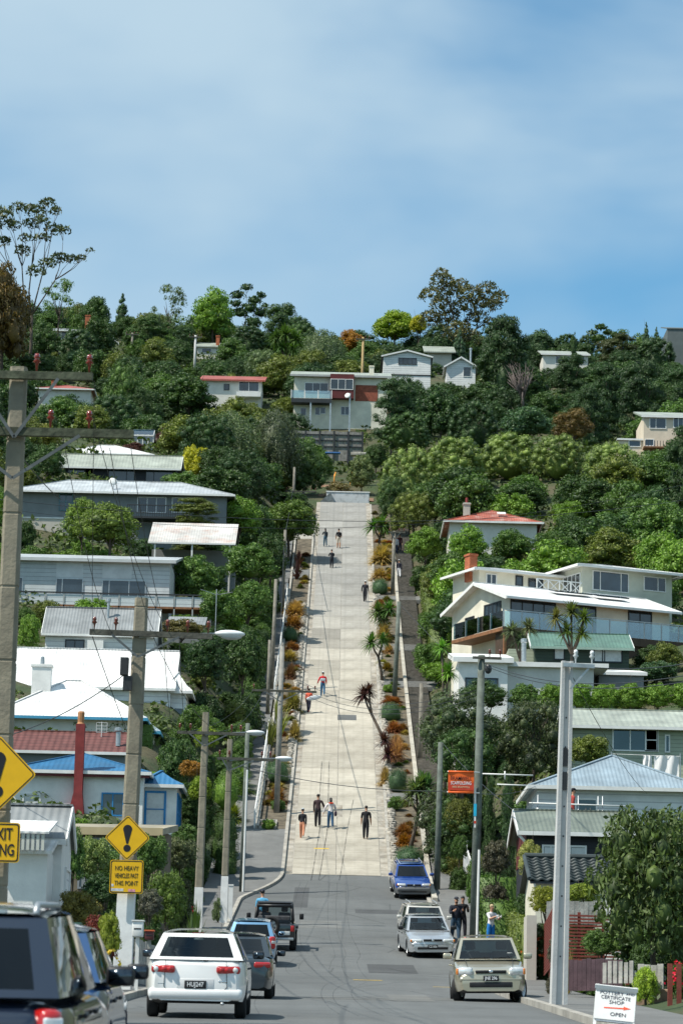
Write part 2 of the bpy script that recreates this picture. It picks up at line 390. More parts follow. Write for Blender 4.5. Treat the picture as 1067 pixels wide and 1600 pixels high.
while yy < 285.5:
    ln = rnd.uniform(3.6, 4.8); y1 = min(yy + ln, 286.4)
    for s, (a, b) in enumerate(((-2.22, -.02), (.0, 2.22))):
        q = frange(yy + .015, y1 - .015, 1.0); vs = []; fs = []
        for y in q:
            for x, dz in ((a + .012, -.15), (a + .012, .0), (b - .012, .0), (b - .012, -.15)): vs.append((CX + x, y - yy, prof(y) - prof(yy) + dz))
        for j in range(len(q) - 1):
            for i in range(3): fs.append((j*4+i, (j+1)*4+i, (j+1)*4+i+1, j*4+i+1))
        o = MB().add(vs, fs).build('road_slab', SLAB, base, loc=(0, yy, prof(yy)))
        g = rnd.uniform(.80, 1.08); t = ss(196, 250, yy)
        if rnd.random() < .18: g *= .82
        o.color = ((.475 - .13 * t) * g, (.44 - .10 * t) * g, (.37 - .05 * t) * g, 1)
    yy = y1; k += 1
GUT = pm('gutter_concrete', (.34, .315, .27), .9, .3, .9, .3, 20, stain=(.16, .125, .085), stain_amt=.85)
for s in (-1, 1):
    f = (lambda y: CX - 2.6, lambda y: CX - 2.24) if s < 0 else (lambda y: CX + 2.24, lambda y: CX + 2.6)
    strip('gutter', f[0], f[1], frange(147.7, 286.4, 1.5), -.018, GUT, None, base, n=1, thick=.05)
# kerbs
def kerb(name, f, ys, s, h=.13, wd=.17, mat=CONC):
    a = f if s > 0 else (lambda y: f(y) - wd); b = (lambda y: f(y) + wd) if s > 0 else f
    return strip(name, a, b, ys, h, mat, n=1, thick=.5)
kerb('kerb_right', redge, frange(-40, 284, .6), 1)
kerb('kerb_left', ledge, frange(-40, 268, .6), -1)
# footpaths
strip('footpath_right', lambda y: redge(y) + .17, lambda y: CX + 6.3, frange(-40, 144.2, 1.2), .12, PATH, n=3)
strip('footpath_right_upper', lambda y: CX + 4.7, lambda y: CX + 6.3, frange(144.2, 155, 1.2), .115, PATH, n=3)
strip('footpath_left', lambda y: CX - 6.3, lambda y: ledge(y) - .17, frange(-40, 158.3, 1.2), .12, PATH, n=3)
strip('footpath_left_upper', lambda y: CX - 5.7, lambda y: CX - 4.5, frange(158.3, 264, 1.2), .16, PATH, n=3)
strip('garden_bed_right', lambda y: CX + 2.77, lambda y: CX + 4.5, frange(146.8, 284, 1.2), .10, SOIL, n=3)
strip('garden_bed_left', lambda y: CX - 4.2, lambda y: CX - 2.77, frange(158.3, 264, 1.2), .10, SOIL, n=3)
wallr = strip('retaining_wall', lambda y: CX + 4.46, lambda y: CX + 4.7, frange(137, 262, .8), .3, pm('low_wall_concrete', (.40, .375, .32), .85, .18, 1.2, .3, 20, stain=(.28, .25, .2), stain_amt=.5), None, n=1, thick=.7)
tag(wallr, 'long low pale concrete wall between the garden bed and the stepped footpath', 'wall')
wl = strip('garden_edging', lambda y: CX - 4.36, lambda y: CX - 4.2, frange(158.3, 264, .8), .3, CONC, None, n=1, thick=.6)
tag(wl, 'low concrete edging between the garden bed and the white handrail', 'edging')
# steps on the right
sm = MB(); y = 155.0
while y < 276:
    dy = .46; z = prof(y + dy) + .1
    sm.box(CX + 4.72, CX + 6.1, y, y + dy - .04, z - .5, z - .1); sm.box(CX + 4.72, CX + 6.1, y - .02, y + .1, z - .4, z - .02)
    y += dy
st = sm.build('stepped_footpath', pm('step_timber', (.15, .135, .115), .9, .3, 3, .5, 20)); st['kind'] = 'structure'
for (a, b) in ((166.0, 168.5), (203.5, 205.5), (217.5, 220.0), (238, 239.5)):
    strip('driveway', lambda y: CX + 2.79, lambda y: CX + 7.5, frange(a, b, .8), .2, PATH, n=2)
for (a, b) in ((171.5, 173.2), (189.5, 191.5), (246, 250), (264.5, 276)):
    strip('driveway', lambda y: CX - 8.5, lambda y: CX - 2.79, frange(a, b, .8), .2 if a < 260 else .02, PATH if a < 260 else CONC, n=2)
# stone blocks edging the beds
STONE = pm('bed_stone', (.40, .37, .32), .9, .3, 2, .6, 9)
stones = []
for i in range(5):
    bm = bmesh.new(); bmesh.ops.create_cube(bm, size=1); bmesh.ops.bevel(bm, geom=bm.edges[:], offset=.18, segments=1, affect='EDGES')
    for v in bm.verts: v.co += Vector((rnd.uniform(-.08, .08) for _ in range(3)))
    me = bpy.data.meshes.new('bed_stone'); bm.to_mesh(me); bm.free(); me.materials.append(STONE); stones.append(me)
def bedstones(side, ya, yb, name):
    root = thing(name, ('row of pale loose stones edging the bed beside the cabbage trees' if side > 0 else 'row of pale loose stones edging the bed beside the white handrail'), 'stone edging', (CX + side * 2.95, ya, prof(ya) + .1))
    y = ya
    while y < yb:
        sc = rnd.uniform(.22, .42)
        o = inst('stone', rnd.choice(stones), None, root, (rnd.uniform(-.06, .06), y - ya, prof(y) + .12 - (prof(ya) + .1)), rnd.uniform(0, 3), (sc, sc * rnd.uniform(.8, 1.3), sc * .7))
        y += sc * rnd.uniform(1.0, 1.9)
bedstones(1, 150, 240, 'stone_edging'); bedstones(-1, 176, 236, 'stone_edging')
# tyre marks and dabs of paint
def mark_mat():
    m, t, b, out = nodes('tyre_mark'); P = nd(t, 'ShaderNodeTexCoord').outputs['Object']
    n = nd(t, 'ShaderNodeTexNoise', {'Vector': P, 'Scale': 1.2, 'Detail': 5.0})
    b.inputs['Base Color'].default_value = (.03, .032, .035, 1); b.inputs['Roughness'].default_value = .8
    t.links.new(math_(t, 'MULTIPLY', ramp(t, n.outputs['Fac'], .25, .65), .5), b.inputs['Alpha'])
    return m
MARK = mark_mat(); MARK2 = MARK.copy()
for n_ in MARK2.node_tree.nodes:
    if n_.type == 'MATH': n_.inputs[1].default_value = .22
YEL = pm('yellow_road_paint', (.62, .42, .06), .7, .25, 6)
def tyre(pts, w=.075, dz=.006):
    P = [hit(*p) for p in pts]; P = [p for p in P if p]
    # smooth the polyline
    Q = []
    for i in range(len(P) - 1):
        p0, p1, p2, p3 = P[max(i-1, 0)], P[i], P[i+1], P[min(i+2, len(P)-1)]
        for k in range(10):
            t = k / 10; Q.append(.5 * ((2*p1) + (p2-p0)*t + (2*p0-5*p1+4*p2-p3)*t*t + (3*p1-p0-3*p2+p3)*t**3))
    Q.append(P[-1]); vs = []; fs = []
    for i, q in enumerate(Q):
        d = Q[min(i+1, len(Q)-1)] - Q[max(i-1, 0)]; n = Vector((d.y, -d.x, 0)); n.normalize(); n = Vector((1, 0, 0)) * .6 + n * .4 if abs(n.x) > .3 else n
        for s in (-1, 1):
            p = q + n * (w / 2 * s); vs.append((p.x, p.y, prof(p.y) + dz))
    for i in range(len(Q) - 1): fs.append((2*i, 2*i+1, 2*i+3, 2*i+2))
    o = MB().add(vs, fs).build('tyre_mark', MARK if Q[0].y < 147 else MARK2, base if Q[0].y > 148 else road)
tyre([(470,1378),(463,1400),(455,1440),(458,1478),(475,1500),(492,1518)]); tyre([(481,1378),(474,1400),(468,1440),(470,1475),(481,1489)])
tyre([(515,1380),(512,1420),(514,1460),(523,1492),(517,1505),(515,1520),(530,1528)]); tyre([(527,1380),(525,1420),(528,1460),(540,1490),(534,1506),(540,1524),(550,1530)])
tyre([(540,1380),(541,1420),(548,1460),(562,1490),(558,1505),(568,1524),(577,1532)])
tyre([(535,1530),(508,1540),(502,1555),(512,1572),(530,1585)]); tyre([(557,1532),(528,1543),(520,1556),(530,1572),(560,1588)]); tyre([(572,1535),(552,1545),(550,1557),(565,1572),(600,1588)])
tyre([(480,1528),(440,1536),(410,1548),(398,1566),(405,1585)]); tyre([(470,1528),(438,1533),(404,1546)])
tyre([(492,1490),(468,1494),(448,1510),(452,1522),(478,1528)]); tyre([(500,1492),(482,1496),(468,1508),(470,1518),(490,1527)])
tyre([(486,1376),(494,1330),(500,1290),(500,1240),(503,1190)], .06); tyre([(498,1376),(506,1330),(512,1290),(513,1240),(514,1190)], .06)
tyre([(530,1376),(538,1330),(544,1290),(552,1250)], .05)
for (px, py, a, b) in ((580, 1532, .16, .55), (505, 1507+-180, .1, .5), (698, 1543, .1, .4)):
    p = hit(px, py)
    grid_obj('paint_dab', [p.x - b, p.x - b * .2, p.x + b * .6], [p.y - a, p.y, p.y + a], lambda x, y: prof(y) + .008, YEL, None).parent = road if p.y < 147 else base
for (px, py, rw, rl) in ((542, 1122, .62, .9), (515, 1268, .7, 1.6)):
    p = hit(px, py)
    grid_obj('road_patch', frange(p.x - rw, p.x + rw, .4), frange(p.y - rl, p.y + rl, .4), lambda x, y: prof(y) + .008, ASPH if rl < 1 else GUT, None).parent = base
PATCH = asphalt('asphalt_patch', (.085, .088, .09), 2); PATCH2 = asphalt('asphalt_patch_pale', (.165, .168, .162), 2)
for (px, py, rw, rl, mt) in ((500, 1445, .9, 2.2, PATCH2), (612, 1515, .8, 3.0, PATCH), (560, 1560, 1.1, 1.6, PATCH2), (470, 1405, .35, 5.0, PATCH), (640, 1560, .5, 4.0, PATCH2), (590, 1425, 1.0, 1.1, PATCH)):
    p = hit(px, py); grid_obj('road_patch', frange(p.x - rw, p.x + rw, .4), frange(p.y - rl, p.y + rl, .4), lambda x, y: prof(y) + .0045, mt, None).parent = road
# utility covers in the paths
CVR = pm('cover_plate', (.55, .53, .48), .8, .15, 3)
for (px, py, a, b) in ((749, 1406, .55, .45),):
    p = hit(px, py); grid_obj('cover_plate', [p.x - a, p.x, p.x + a], [p.y - b, p.y + b], lambda x, y: prof(y) + .13, CVR)
# ------------------------------------------------------------------ houses
def paint(name, col, **k): return pm(name, col, **dict(dict(rough=.65, var=.1, scale=.8, bump=.08, bscale=40, stain=tuple(q * .7 for q in col), stain_amt=.4), **k))
WB_W = paint('weatherboard_white', (.72, .73, .72), pattern='board', pitch=.3)
WB_G = paint('weatherboard_silver', (.50, .54, .55), pattern='board', pitch=.3)
WB_C = paint('weatherboard_cream', (.60, .58, .47), pattern='board', pitch=.24)
WB_K = paint('boards_black', (.018, .02, .026), pattern='board', pitch=.25)
WB_GR = paint('weatherboard_dark_green', (.045, .07, .05), pattern='board', pitch=.2)
WB_PG = paint('weatherboard_pale_green', (.36, .40, .30), pattern='board', pitch=.2)
STU_W = paint('stucco_white', (.78, .77, .74), bump=.5, bscale=14)
STU_C = paint('stucco_cream', (.70, .66, .54), bump=.3, bscale=18)
STU_CG = paint('stucco_cool_cream', (.55, .56, .47), bump=.3, bscale=18)
STU_B = paint('wall_beige', (.50, .47, .41), bump=.2)
STU_G = paint('wall_grey', (.20, .215, .22), bump=.2)
PEACH = paint('wall_peach', (.66, .56, .44), bump=.2)
RUSTB = paint('fascia_tan', (.42, .34, .20))
def roofm(name, col, **k): return pm(name, col, **dict(dict(rough=.5, var=.22, scale=.6, pattern='corr', pitch=.2, spec=.4, pd=.018, stain=tuple(q * .55 + .03 for q in col), stain_amt=.55), **k))
RF_W = roofm('roof_white', (.78, .78, .77)); RF_G = roofm('roof_grey', (.24, .255, .26)); RF_LG = roofm('roof_light_grey', (.42, .45, .47), pitch=.3)
RF_BL = roofm('roof_blue', (.025, .14, .29), pitch=.24); RF_LB = roofm('roof_pale_blue', (.27, .345, .40), pitch=.17); RF_GN = roofm('roof_grey_green', (.16, .185, .15), pitch=.17)
RF_GR = roofm('roof_green', (.10, .19, .15), pitch=.22); RF_SAGE = roofm('roof_sage', (.33, .36, .31), pitch=.3)
RF_RU = roofm('roof_rusty_red', (.36, .085, .045), pitch=.2, stain=(.55, .42, .36), stain_amt=.6)
RF_RW = roofm('roof_rust_white', (.55, .53, .50), pitch=.2, stain=(.42, .2, .13), stain_amt=.5)
RF_RED = roofm('roof_red', (.36, .085, .06), pitch=.3)
TILE_R = pm('roof_tile_red', (.14, .05, .043), .75, .2, 2, .2, 20, pattern='tile', pitch=.34, pd=.06)
TILE_D = pm('roof_tile_charcoal', (.045, .058, .058), .55, .2, 2, .1, 20)
BRICK = pm('brick_red', (.30, .09, .055), .85, .2, 3, .3, 20, pattern='brick')
BRICK_O = pm('brick_orange', (.42, .13, .06), .85, .2, 3, .3, 20, pattern='brick')
CHIM_R = pm('chimney_dark_red', (.23, .035, .035), .8, .2, 2, .5, 12)
BLUE_T = paint('trim_blue', (.03, .22, .48)); LBL_T = paint('trim_pale_blue', (.06, .30, .48)); TRIM_D = paint('trim_dark', (.03, .035, .04)); WOODB = pm('deck_timber', (.24, .11, .05), .7, .25, 3, .3, 20); MAROON = paint('maroon_wall', (.12, .02, .02))
CURT = pm('curtain', (.62, .64, .64), .9, .1, 3)
RECTS = []
class House:
    def __init__(s, name, label, px, py, D, rz=0, cat='house', mid=None):
        s.o = at(px, py, D); s.rz = R(rz); s.Rm = Matrix.Rotation(s.rz, 3, 'Z'); s.mid = mid or px; s.name = name
        s.root = thing(name, label, cat, s.o, s.rz)
    def L(s, px, py, yo=0.0):
        r = s.Rm.inverted() @ ray(px, py); o = s.Rm.inverted() @ s.o
        t = (o.y + yo) / r.y; p = r * t - o; return (p.x, p.z)
    def LS(s, px, py, xo):            # on the side plane x = xo -> (y, z)
        r = s.Rm.inverted() @ ray(px, py); o = s.Rm.inverted() @ s.o
        t = (o.x + xo) / r.x; p = r * t - o; return (p.y, p.z)
    def z(s, py, yo=0.0): return s.L(s.mid, py, yo)[1]
    def low(s, x0, x1, y0, y1):
        zs = []
        for x in (x0, x1):
            for y in (y0, y1):
                p = s.Rm @ Vector((x, y, 0)) + s.o; zs.append(G(p.x, p.y) - s.o.z)
        return zs
    def vol(s, x0, x1, y0, y1, z0, z1, mat, name='wall', parent=None):
        return MB().box(x0, x1, y0, y1, z0, z1).build(name, mat, parent or s.root)
    def base(s, x0, x1, y0, y1, z1, mat, name='wall'):
        lo = s.low(x0, x1, y0, y1); z0 = min(min(lo) - .3, -.1)
        if max(lo[0], lo[2]) > .3: print('BURIED', s.name, [round(q, 1) for q in lo])
        return s.vol(x0, x1, y0, y1, z0, z1, mat, name)
    def fmap(s, face, off):
        if face == 'front': return lambda u, d, z: (u, off - d, z)
        if face == 'right': return lambda u, d, z: (off + d, u, z)
        return lambda u, d, z: (off - d, -u, z)
    def winl(s, u0, z0, u1, z1, cols=1, rows=1, fr=WHITE, face='front', off=0.0, glass=None, fw=.07, name='window', curtain=0):
        f = s.fmap(face, off); mb = MB()
        def bx(mb, a, b, c, d, d0, d1): 
            P = [f(a, d0, c), f(b, d1, d)]; xs_ = sorted((P[0][0], P[1][0])); ys_ = sorted((P[0][1], P[1][1])); zs_ = sorted((P[0][2], P[1][2]))
            mb.box(xs_[0], xs_[1], ys_[0], ys_[1], zs_[0], zs_[1])
        bx(mb, u0 - fw, u1 + fw, z0 - fw, z0, .0, .06); bx(mb, u0 - fw, u1 + fw, z1, z1 + fw, .0, .06)
        bx(mb, u0 - fw, u0, z0, z1, 0, .06); bx(mb, u1, u1 + fw, z0, z1, 0, .06)
        cu = [u0 + (u1 - u0) * i / cols for i in range(cols + 1)] if isinstance(cols, int) else [u0 + (u1 - u0) * c for c in cols]
        for c in cu[1:-1]: bx(mb, c - .03, c + .03, z0, z1, 0, .05)
        rws = [z0 + (z1 - z0) * i / rows for i in range(rows + 1)]
        for r_ in rws[1:-1]: bx(mb, u0, u1, r_ - .025, r_ + .025, 0, .046)
        wn_ = mb.build(name, fr, s.root)
        for i in range(len(cu) - 1):
            for j in range(rows):
                p = MB(); bx(p, cu[i] + .002, cu[i+1] - .002, rws[j] + .002, rws[j+1] - .002, .006, .02); p.build('pane', glass or WINGLASS, wn_)
        if curtain:
            p = MB(); bx(p, u0 + .02, u0 + (u1 - u0) * curtain, z0 + .03, z1 - .02, .021, .024); p.build('curtain', CURT, wn_)
        return wn_
    def win(s, a, b, c, d, cols=1, rows=1, fr=WHITE, yo=0.0, **k):
        m = ((a + c) / 2, (b + d) / 2); x0 = s.L(a, m[1], yo)[0]; x1 = s.L(c, m[1], yo)[0]; z1 = s.L(m[0], b, yo)[1]; z0 = s.L(m[0], d, yo)[1]
        return s.winl(x0, z0, x1, z1, cols, rows, fr, 'front', yo, **k)
    def gutter(s, roof, x0, x1, y, z, mat=WHITE):
        MB().box(x0, x1, y - .1, y - .004, z - .17, z - .02).build('gutter', mat, roof)
    def gable_x(s, x0, x1, y0, y1, ze, zr, mat, ov=.35, wall=None, gut=WHITE, yr=None, t=.09, end=WHITE):
        yr = (y0 + y1) / 2 if yr is None else yr; k = (zr - ze) / (yr - y0); kb = (zr - ze) / (y1 - yr)
        a, b = x0 - ov, x1 + ov; ef, eb = y0 - ov, y1 + ov; zf = ze - k * ov; zb = ze - kb * ov
        mb = MB().slab([(a, ef, zf), (b, ef, zf), (b, yr, zr), (a, yr, zr)], t).slab([(a, yr + .001, zr), (b, yr + .001, zr), (b, eb, zb), (a, eb, zb)], t)
        r = mb.build('roof', mat, s.root); s.gutter(r, a, b, ef, zf, gut)
        for x in (a, b):
            mb = MB()
            for (p, q) in (((x, ef, zf), (x, yr, zr)), ((x, yr, zr), (x, eb, zb))): mb.bar(Vector(p) - Vector((0, 0, .1)), Vector(q) - Vector((0, 0, .1)), .04, .22)
            mb.build('bargeboard', end, r)
        MB().bar((a, yr, zr + .01), (b, yr, zr + .01), .22, .05).build('ridge_cap', mat, r)
        if wall: MB().ext([(x0, y0, ze - .002), (x0, y1, ze - .002), (x0, yr, zr - .1)], (x1 - x0, 0, 0)).build('gable', wall, s.root)
        return r
    def gable_y(s, x0, x1, y0, y1, ze, zr, mat, ov=.35, wall=None, t=.09, trim=WHITE):
        xr = (x0 + x1) / 2; k = (zr - ze) / (xr - x0); a, b = y0 - ov, y1 + ov; el, er = x0 - ov, x1 + ov; zl = ze - k * ov
        r = MB().slab([(el, a, zl), (xr, a, zr), (xr, b, zr), (el, b, zl)], t).slab([(xr + .001, a, zr), (er, a, zl), (er, b, zl), (xr + .001, b, zr)], t).build('roof', mat, s.root)
        mb = MB()
        for (p, q) in (((el, a, zl), (xr, a, zr)), ((xr, a, zr), (er, a, zl))): mb.bar(Vector(p) - Vector((0, .01, .1)), Vector(q) - Vector((0, .01, .1)), .04, .2)
        mb.build('bargeboard', trim, r)
        if wall: MB().ext([(x0, y0, ze - .002), (x1, y0, ze - .002), (xr, y0, zr - .1)], (0, y1 - y0, 0)).build('gable', wall, s.root)
        return r
    def hip(s, x0, x1, y0, y1, ze, zr, mat, ov=.4, gut=WHITE, inset=None):
        w_, d_ = x1 - x0, y1 - y0; i = inset if inset is not None else min(w_, d_) / 2 + ov
        a, b, c, d = x0 - ov, x1 + ov, y0 - ov, y1 + ov; ym = (c + d) / 2
        if w_ >= d_ or inset is not None: A, B = (a + i, ym, zr), (b - i, ym, zr)
        else: A, B = ((a + b) / 2, c + i, zr), ((a + b) / 2, d - i, zr)
        vs = [(a, c, ze), (b, c, ze), (b, d, ze), (a, d, ze), A, B]
        if w_ >= d_ or inset is not None: fs = [(0,1,5,4), (1,2,5), (2,3,4,5), (3,0,4), (3,2,1,0)]
        else: fs = [(0,1,4), (1,2,5,4), (2,3,5), (3,0,4,5), (3,2,1,0)]
        r = MB().add(vs, fs).build('roof', mat, s.root)
        MB().box(a, b, c - .1, c - .004, ze - .15, ze + .01).box(b + .004, b + .1, c - .1, d, ze - .15, ze + .01).box(a - .1, a - .004, c - .1, d, ze - .15, ze + .01).build('gutter', gut, r)
        cap = MB()
        for p, q in (((a, c, ze), A), ((b, c, ze), B), (A, B)):
            if (Vector(p) - Vector(q)).length > .05: cap.bar(Vector(p) + Vector((0, 0, .015)), Vector(q) + Vector((0, 0, .015)), .2, .05)
        cap.build('ridge_cap', mat, r)
        return r
    def mono(s, x0, x1, y0, y1, zf, zb, mat, ov=.3, t=.2, edge=None, name='roof'):
        k = (zb - zf) / (y1 - y0)
        r = MB().slab([(x0 - ov, y0 - ov, zf - k * ov), (x1 + ov, y0 - ov, zf - k * ov), (x1 + ov, y1 + ov, zb + k * ov), (x0 - ov, y1 + ov, zb + k * ov)], t).build(name, mat, s.root)
        if edge: MB().box(x0 - ov, x1 + ov, y0 - ov - .03, y0 - ov - .002, zf - k * ov - t - .03, zf - k * ov + .02).build('fascia', edge, r)
        return r
    def chimney(s, px0, px1, top, bot, yo, mat, pot=None, d=.6, cap=True):
        x0, z1 = s.L(px0, top, yo); x1, z0 = s.L(px1, bot, yo)
        c = MB().box(x0, x1, yo, yo + d, z0 - .6, z1).build('chimney', mat, s.root)
        if cap: MB().box(x0 - .06, x1 + .06, yo - .06, yo + d + .06, z1 - .16, z1 - .04).build('chimney_cap', mat, c)
        xm = (x0 + x1) / 2
        if pot: MB().lathe([(.0, .45), (.1, .45), (.11, .38), (.12, 0), (0, 0)], 10, c=(xm, yo + d / 2, z1)).build('chimney_pot', pot, c)
        return c
def simple(name, label, x0, x1, eave, base_, D, dep, roof, ridge, wallm, roofmat, ov=.35, rz=0, yr=None, gutm=WHITE, sink=True, **k):
    h = House(name, label, x0, base_, D, rz, mid=(x0 + x1) / 2)
    h.x1 = h.L(x1, base_)[0]; h.ze = h.z(eave); h.dep = dep
    h.base(0, h.x1, 0, dep, h.ze, wallm)
    RECTS.append((x0, (ridge or eave) - 4, x1, eave + (base_ - eave) * .72, D, dep))
    yr_ = dep / 2 if yr is None else yr; zr = h.z(ridge, yr_) if ridge else None; h.zr = zr
    if roof == 'gx': h.roof = h.gable_x(0, h.x1, 0, dep, h.ze, zr, roofmat, ov, wallm, gutm, yr_)
    elif roof == 'gy': h.roof = h.gable_y(0, h.x1, 0, dep, h.ze, h.z(ridge), roofmat, ov, wallm)
    elif roof == 'hip': h.roof = h.hip(0, h.x1, 0, dep, h.ze, zr, roofmat, ov, gutm, k.get('inset'))
    elif roof == 'mono': h.roof = h.mono(0, h.x1, 0, dep, h.ze + .02, h.z(ridge, dep), roofmat, ov, k.get('t', .16), k.get('edge'))
    return h
# ---- left side, from the street foot upward
h = simple('stucco_building', 'white stucco building with corrugated grey roof beside the near pole', -40, 69, 1328, 1475, 72, 2.4, 'mono', 1300, STU_W, RF_W, ov=.12, t=.08)
h.vol(.2, h.x1 + .2, 1.6, 4.2, -1, h.ze + .5, WHITE, 'rear_wing')
h.gable_x(.2, h.x1 + .2, 1.6, 4.2, h.ze + .5, h.z(1257, 2.9), RF_G, .12, WB_W)
aw = MB()
for i in range(9):
    x = h.x1 - .05 - i * .12; aw.box(x - .07, x, -.42, -.36, h.ze - .02, h.ze + .42)
aw.build('awning_sheet', paint('awning_pale', (.58, .58, .52), rough=.3), h.root)
h.mono(.0, h.x1, -.4, 1.6, h.ze + .44, h.ze + .85, RF_W, .06, .05, name='lean_to_roof')
h.winl(2.6, 0.2, 3.7, 2.0, 1, 1, WHITE, 'right', h.x1 + .2, glass=WB_W, name='side_door')
h = simple('garden_shed', 'low tan shed with a flat tin roof behind the pale bush', 100, 246, 1294, 1345, 104, 3, 'mono', 1288, pm('shed_wall', (.16, .13, .09), .8, .2, 2), pm('shed_roof', (.30, .27, .2), .8, .25, 1), ov=.2, t=.22, edge=RUSTB, rz=-6)
h.winl(.6, -.9, 2.8, .75, 3, 1, paint('door_grey', (.2, .22, .24)), glass=STU_G, name='garage_door')
h = simple('blue_roof_cottage', 'white cottage with bright blue corrugated hip roof and tall dark red chimney', 12, 222, 1205, 1288, 140, 6.5, 'hip', 1177, STU_W, RF_BL, ov=.3)
h.vol(-.31, h.x1 + .31, -.335, -.31, h.ze - .28, h.ze - .16, MAROON, 'fascia_band')
h.win(161, 1241, 192, 1273, 2, 1, BLUE_T)
h.win(38, 1242, 62, 1260, 1, 1, WHITE, glass=CURT)
c0 = h.L(114, 1268, -.5); c1 = h.L(133, 1131, -.5)
ch = MB().box(c0[0], c1[0], -.5, -.01, c0[1] + .9, c1[1]).add([(c0[0]-.3,-.5,c0[1]-.5),(c1[0]+.16,-.5,c0[1]-.5),(c1[0]+.16,-.01,c0[1]-.5),(c0[0]-.3,-.01,c0[1]-.5),(c0[0],-.5,c0[1]+.9),(c1[0],-.5,c0[1]+.9),(c1[0],-.01,c0[1]+.9),(c0[0],-.01,c0[1]+.9)], [(0,3,2,1),(0,1,5,4),(1,2,6,5),(2,3,7,6),(3,0,4,7)]).build('chimney', CHIM_R, h.root)
MB().lathe([(0, .62), (.13, .62), (.17, .55), (.15, .1), (.2, 0), (0, 0)], 10, c=((c0[0]+c1[0])/2, -.25, c1[1])).build('chimney_pot', pm('clay_pot', (.42, .2, .09), .8, .2, 4), ch)
xp = h.L(275, 1270, 1.0)[0]; pz = h.ze - .45
h.base(h.x1 + .01, xp, 1.2, 5.5, pz, STU_W, 'porch')
h.hip(h.x1 - .1, xp, 1.2, 5.5, pz, pz + .75, RF_BL, .25, WHITE)
h.winl(h.x1 + .12, .2, h.x1 + .95, 1.75, 1, 2, BLUE_T, 'front', 1.2, glass=CURT, fw=.1); 
for i in range(3): h.winl(1.6 + i * 1.25, .1, 2.6 + i * 1.25, 1.75, 1, 2, BLUE_T, 'right', xp)
h = simple('red_tile_house', 'house with weathered red tiled roof behind the blue roofed cottage', 15, 194, 1170, 1215, 153, 5.5, 'gx', 1143, STU_G, TILE_R, ov=.3)
vent = h.L(185, 1160, .6); MB().lathe([(.0, 1.0), (.22, .95), (.22, .8), (.13, .75), (.13, 0), (0, 0)], 10, c=(vent[0], .6, vent[1] - .2)).build('flue', STEEL, h.root)
an = MB(); ax_, az_ = h.L(159, 1150, 2)
an.tube([(ax_, 2, az_ - .8), (ax_, 2, az_ + .75)], .02, 5)
for k_ in range(4): an.bar((ax_ - .28, 2, az_ + .2 + k_ * .17), (ax_ + .28, 2, az_ + .2 + k_ * .17), .02, .02)
an.bar((ax_ - .28, 2, az_ + .2), (ax_ - .28, 2, az_ + .71), .02, .02).bar((ax_ + .28, 2, az_ + .2), (ax_ + .28, 2, az_ + .71), .02, .02)
an.build('aerial', WHITE, h.root)
h = simple('white_hip_villa', 'white hip roofed villa with pale blue trim and white stack chimney', -10, 214, 1121, 1200, 163, 7, 'hip', 1063, OFFW, RF_W, ov=.45, gutm=LBL_T)
h.chimney(51, 79, 1037, 1085, 2.2, STU_W, STEEL)
xb = h.L(240, 1180, 1.5)[0]
h.base(h.x1 + .01, xb, 1.4, 6, h.ze - .55, OFFW, 'bay'); h.hip(h.x1 - .3, xb, 1.4, 6, h.ze - .55, h.ze + .35, RF_LB, .3, LBL_T)
h.winl(h.x1 + .2, -.2, h.x1 + .7, 1.3, 1, 1, WHITE, 'front', 1.4)
h = simple('white_roof_house', 'white weatherboard house with long white corrugated roof and street side bay', 0, 264, 1068, 1160, 177, 7.5, 'gx', 1014, WB_W, RF_W, ov=.3)
h.win(182, 1095, 199, 1111, 1, 1, WHITE)
xb = h.L(289, 1120)[0]
h.base(h.x1 + .01, xb, .5, 6, h.ze - .3, WB_W, 'bay'); h.hip(h.x1 - .2, xb, .5, 6, h.ze - .3, h.ze + .95, RF_W, .32)
h.winl(h.x1 + .25, .75, h.x1 + .78, 2.35, 1, 2, WHITE, 'front', .5); h.winl(1.5, .7, 2.6, 2.3, 1, 2, WHITE, 'right', xb); h.winl(3.5, .7, 4.6, 2.3, 1, 2, WHITE, 'right', xb)
h = simple('grey_roof_house', 'small white house with dull grey tin roof above the long white roof', 70, 240, 987, 1030, 189, 5, 'gx', 950, WB_W, RF_G, ov=.25)
h.win(104, 1001, 131, 1013, 2, 1, TRIM_D)
h.chimney(137, 161, 1000, 1025, -1.0, STU_W, d=.9, cap=False)
fl = h.L(170, 945, 1.5); MB().lathe([(0, .75), (.16, .7), (.16, .5), (.09, .45), (.09, -.6), (0, -.6)], 8, c=(fl[0], 1.5, fl[1] - .3)).build('flue', STEEL, h.root)
h = simple('tin_lean_to', 'small grey tin roofed lean-to among the brown creeper', 262, 318, 976, 995, 196, 3, 'mono', 964, STU_G, RF_G, ov=.1, t=.06)
h = simple('silver_house', 'silver grey flat roofed house with wide windows and long deck', 14, 264, 873, 945, 207, 8, 'mono', 868, WB_G, RF_LG, ov=.45, t=.18, edge=paint('fascia_pale', (.5, .52, .52)))
SHEET = paint('panel_silver', (.56, .60, .61))
for (a, b) in ((89, 129), (161, 205)):
    x0_, z0_ = h.L(a - 1, 905); x1_, _ = h.L(b + 1, 905); h.vol(x0_, x1_, -.018, -.002, h.z(903), h.ze - .05, SHEET, 'panel')
h.win(89, 905, 129, 928, (0, .22, 1), 1, STEEL); h.win(161, 908, 227, 933, (0, .15, .62, 1), 1, STEEL, curtain=0); h.win(22, 903, 35, 928, 1, 1, STEEL)
d0 = h.L(14, 938, -2.2); d1 = h.L(330, 945, -2.2)
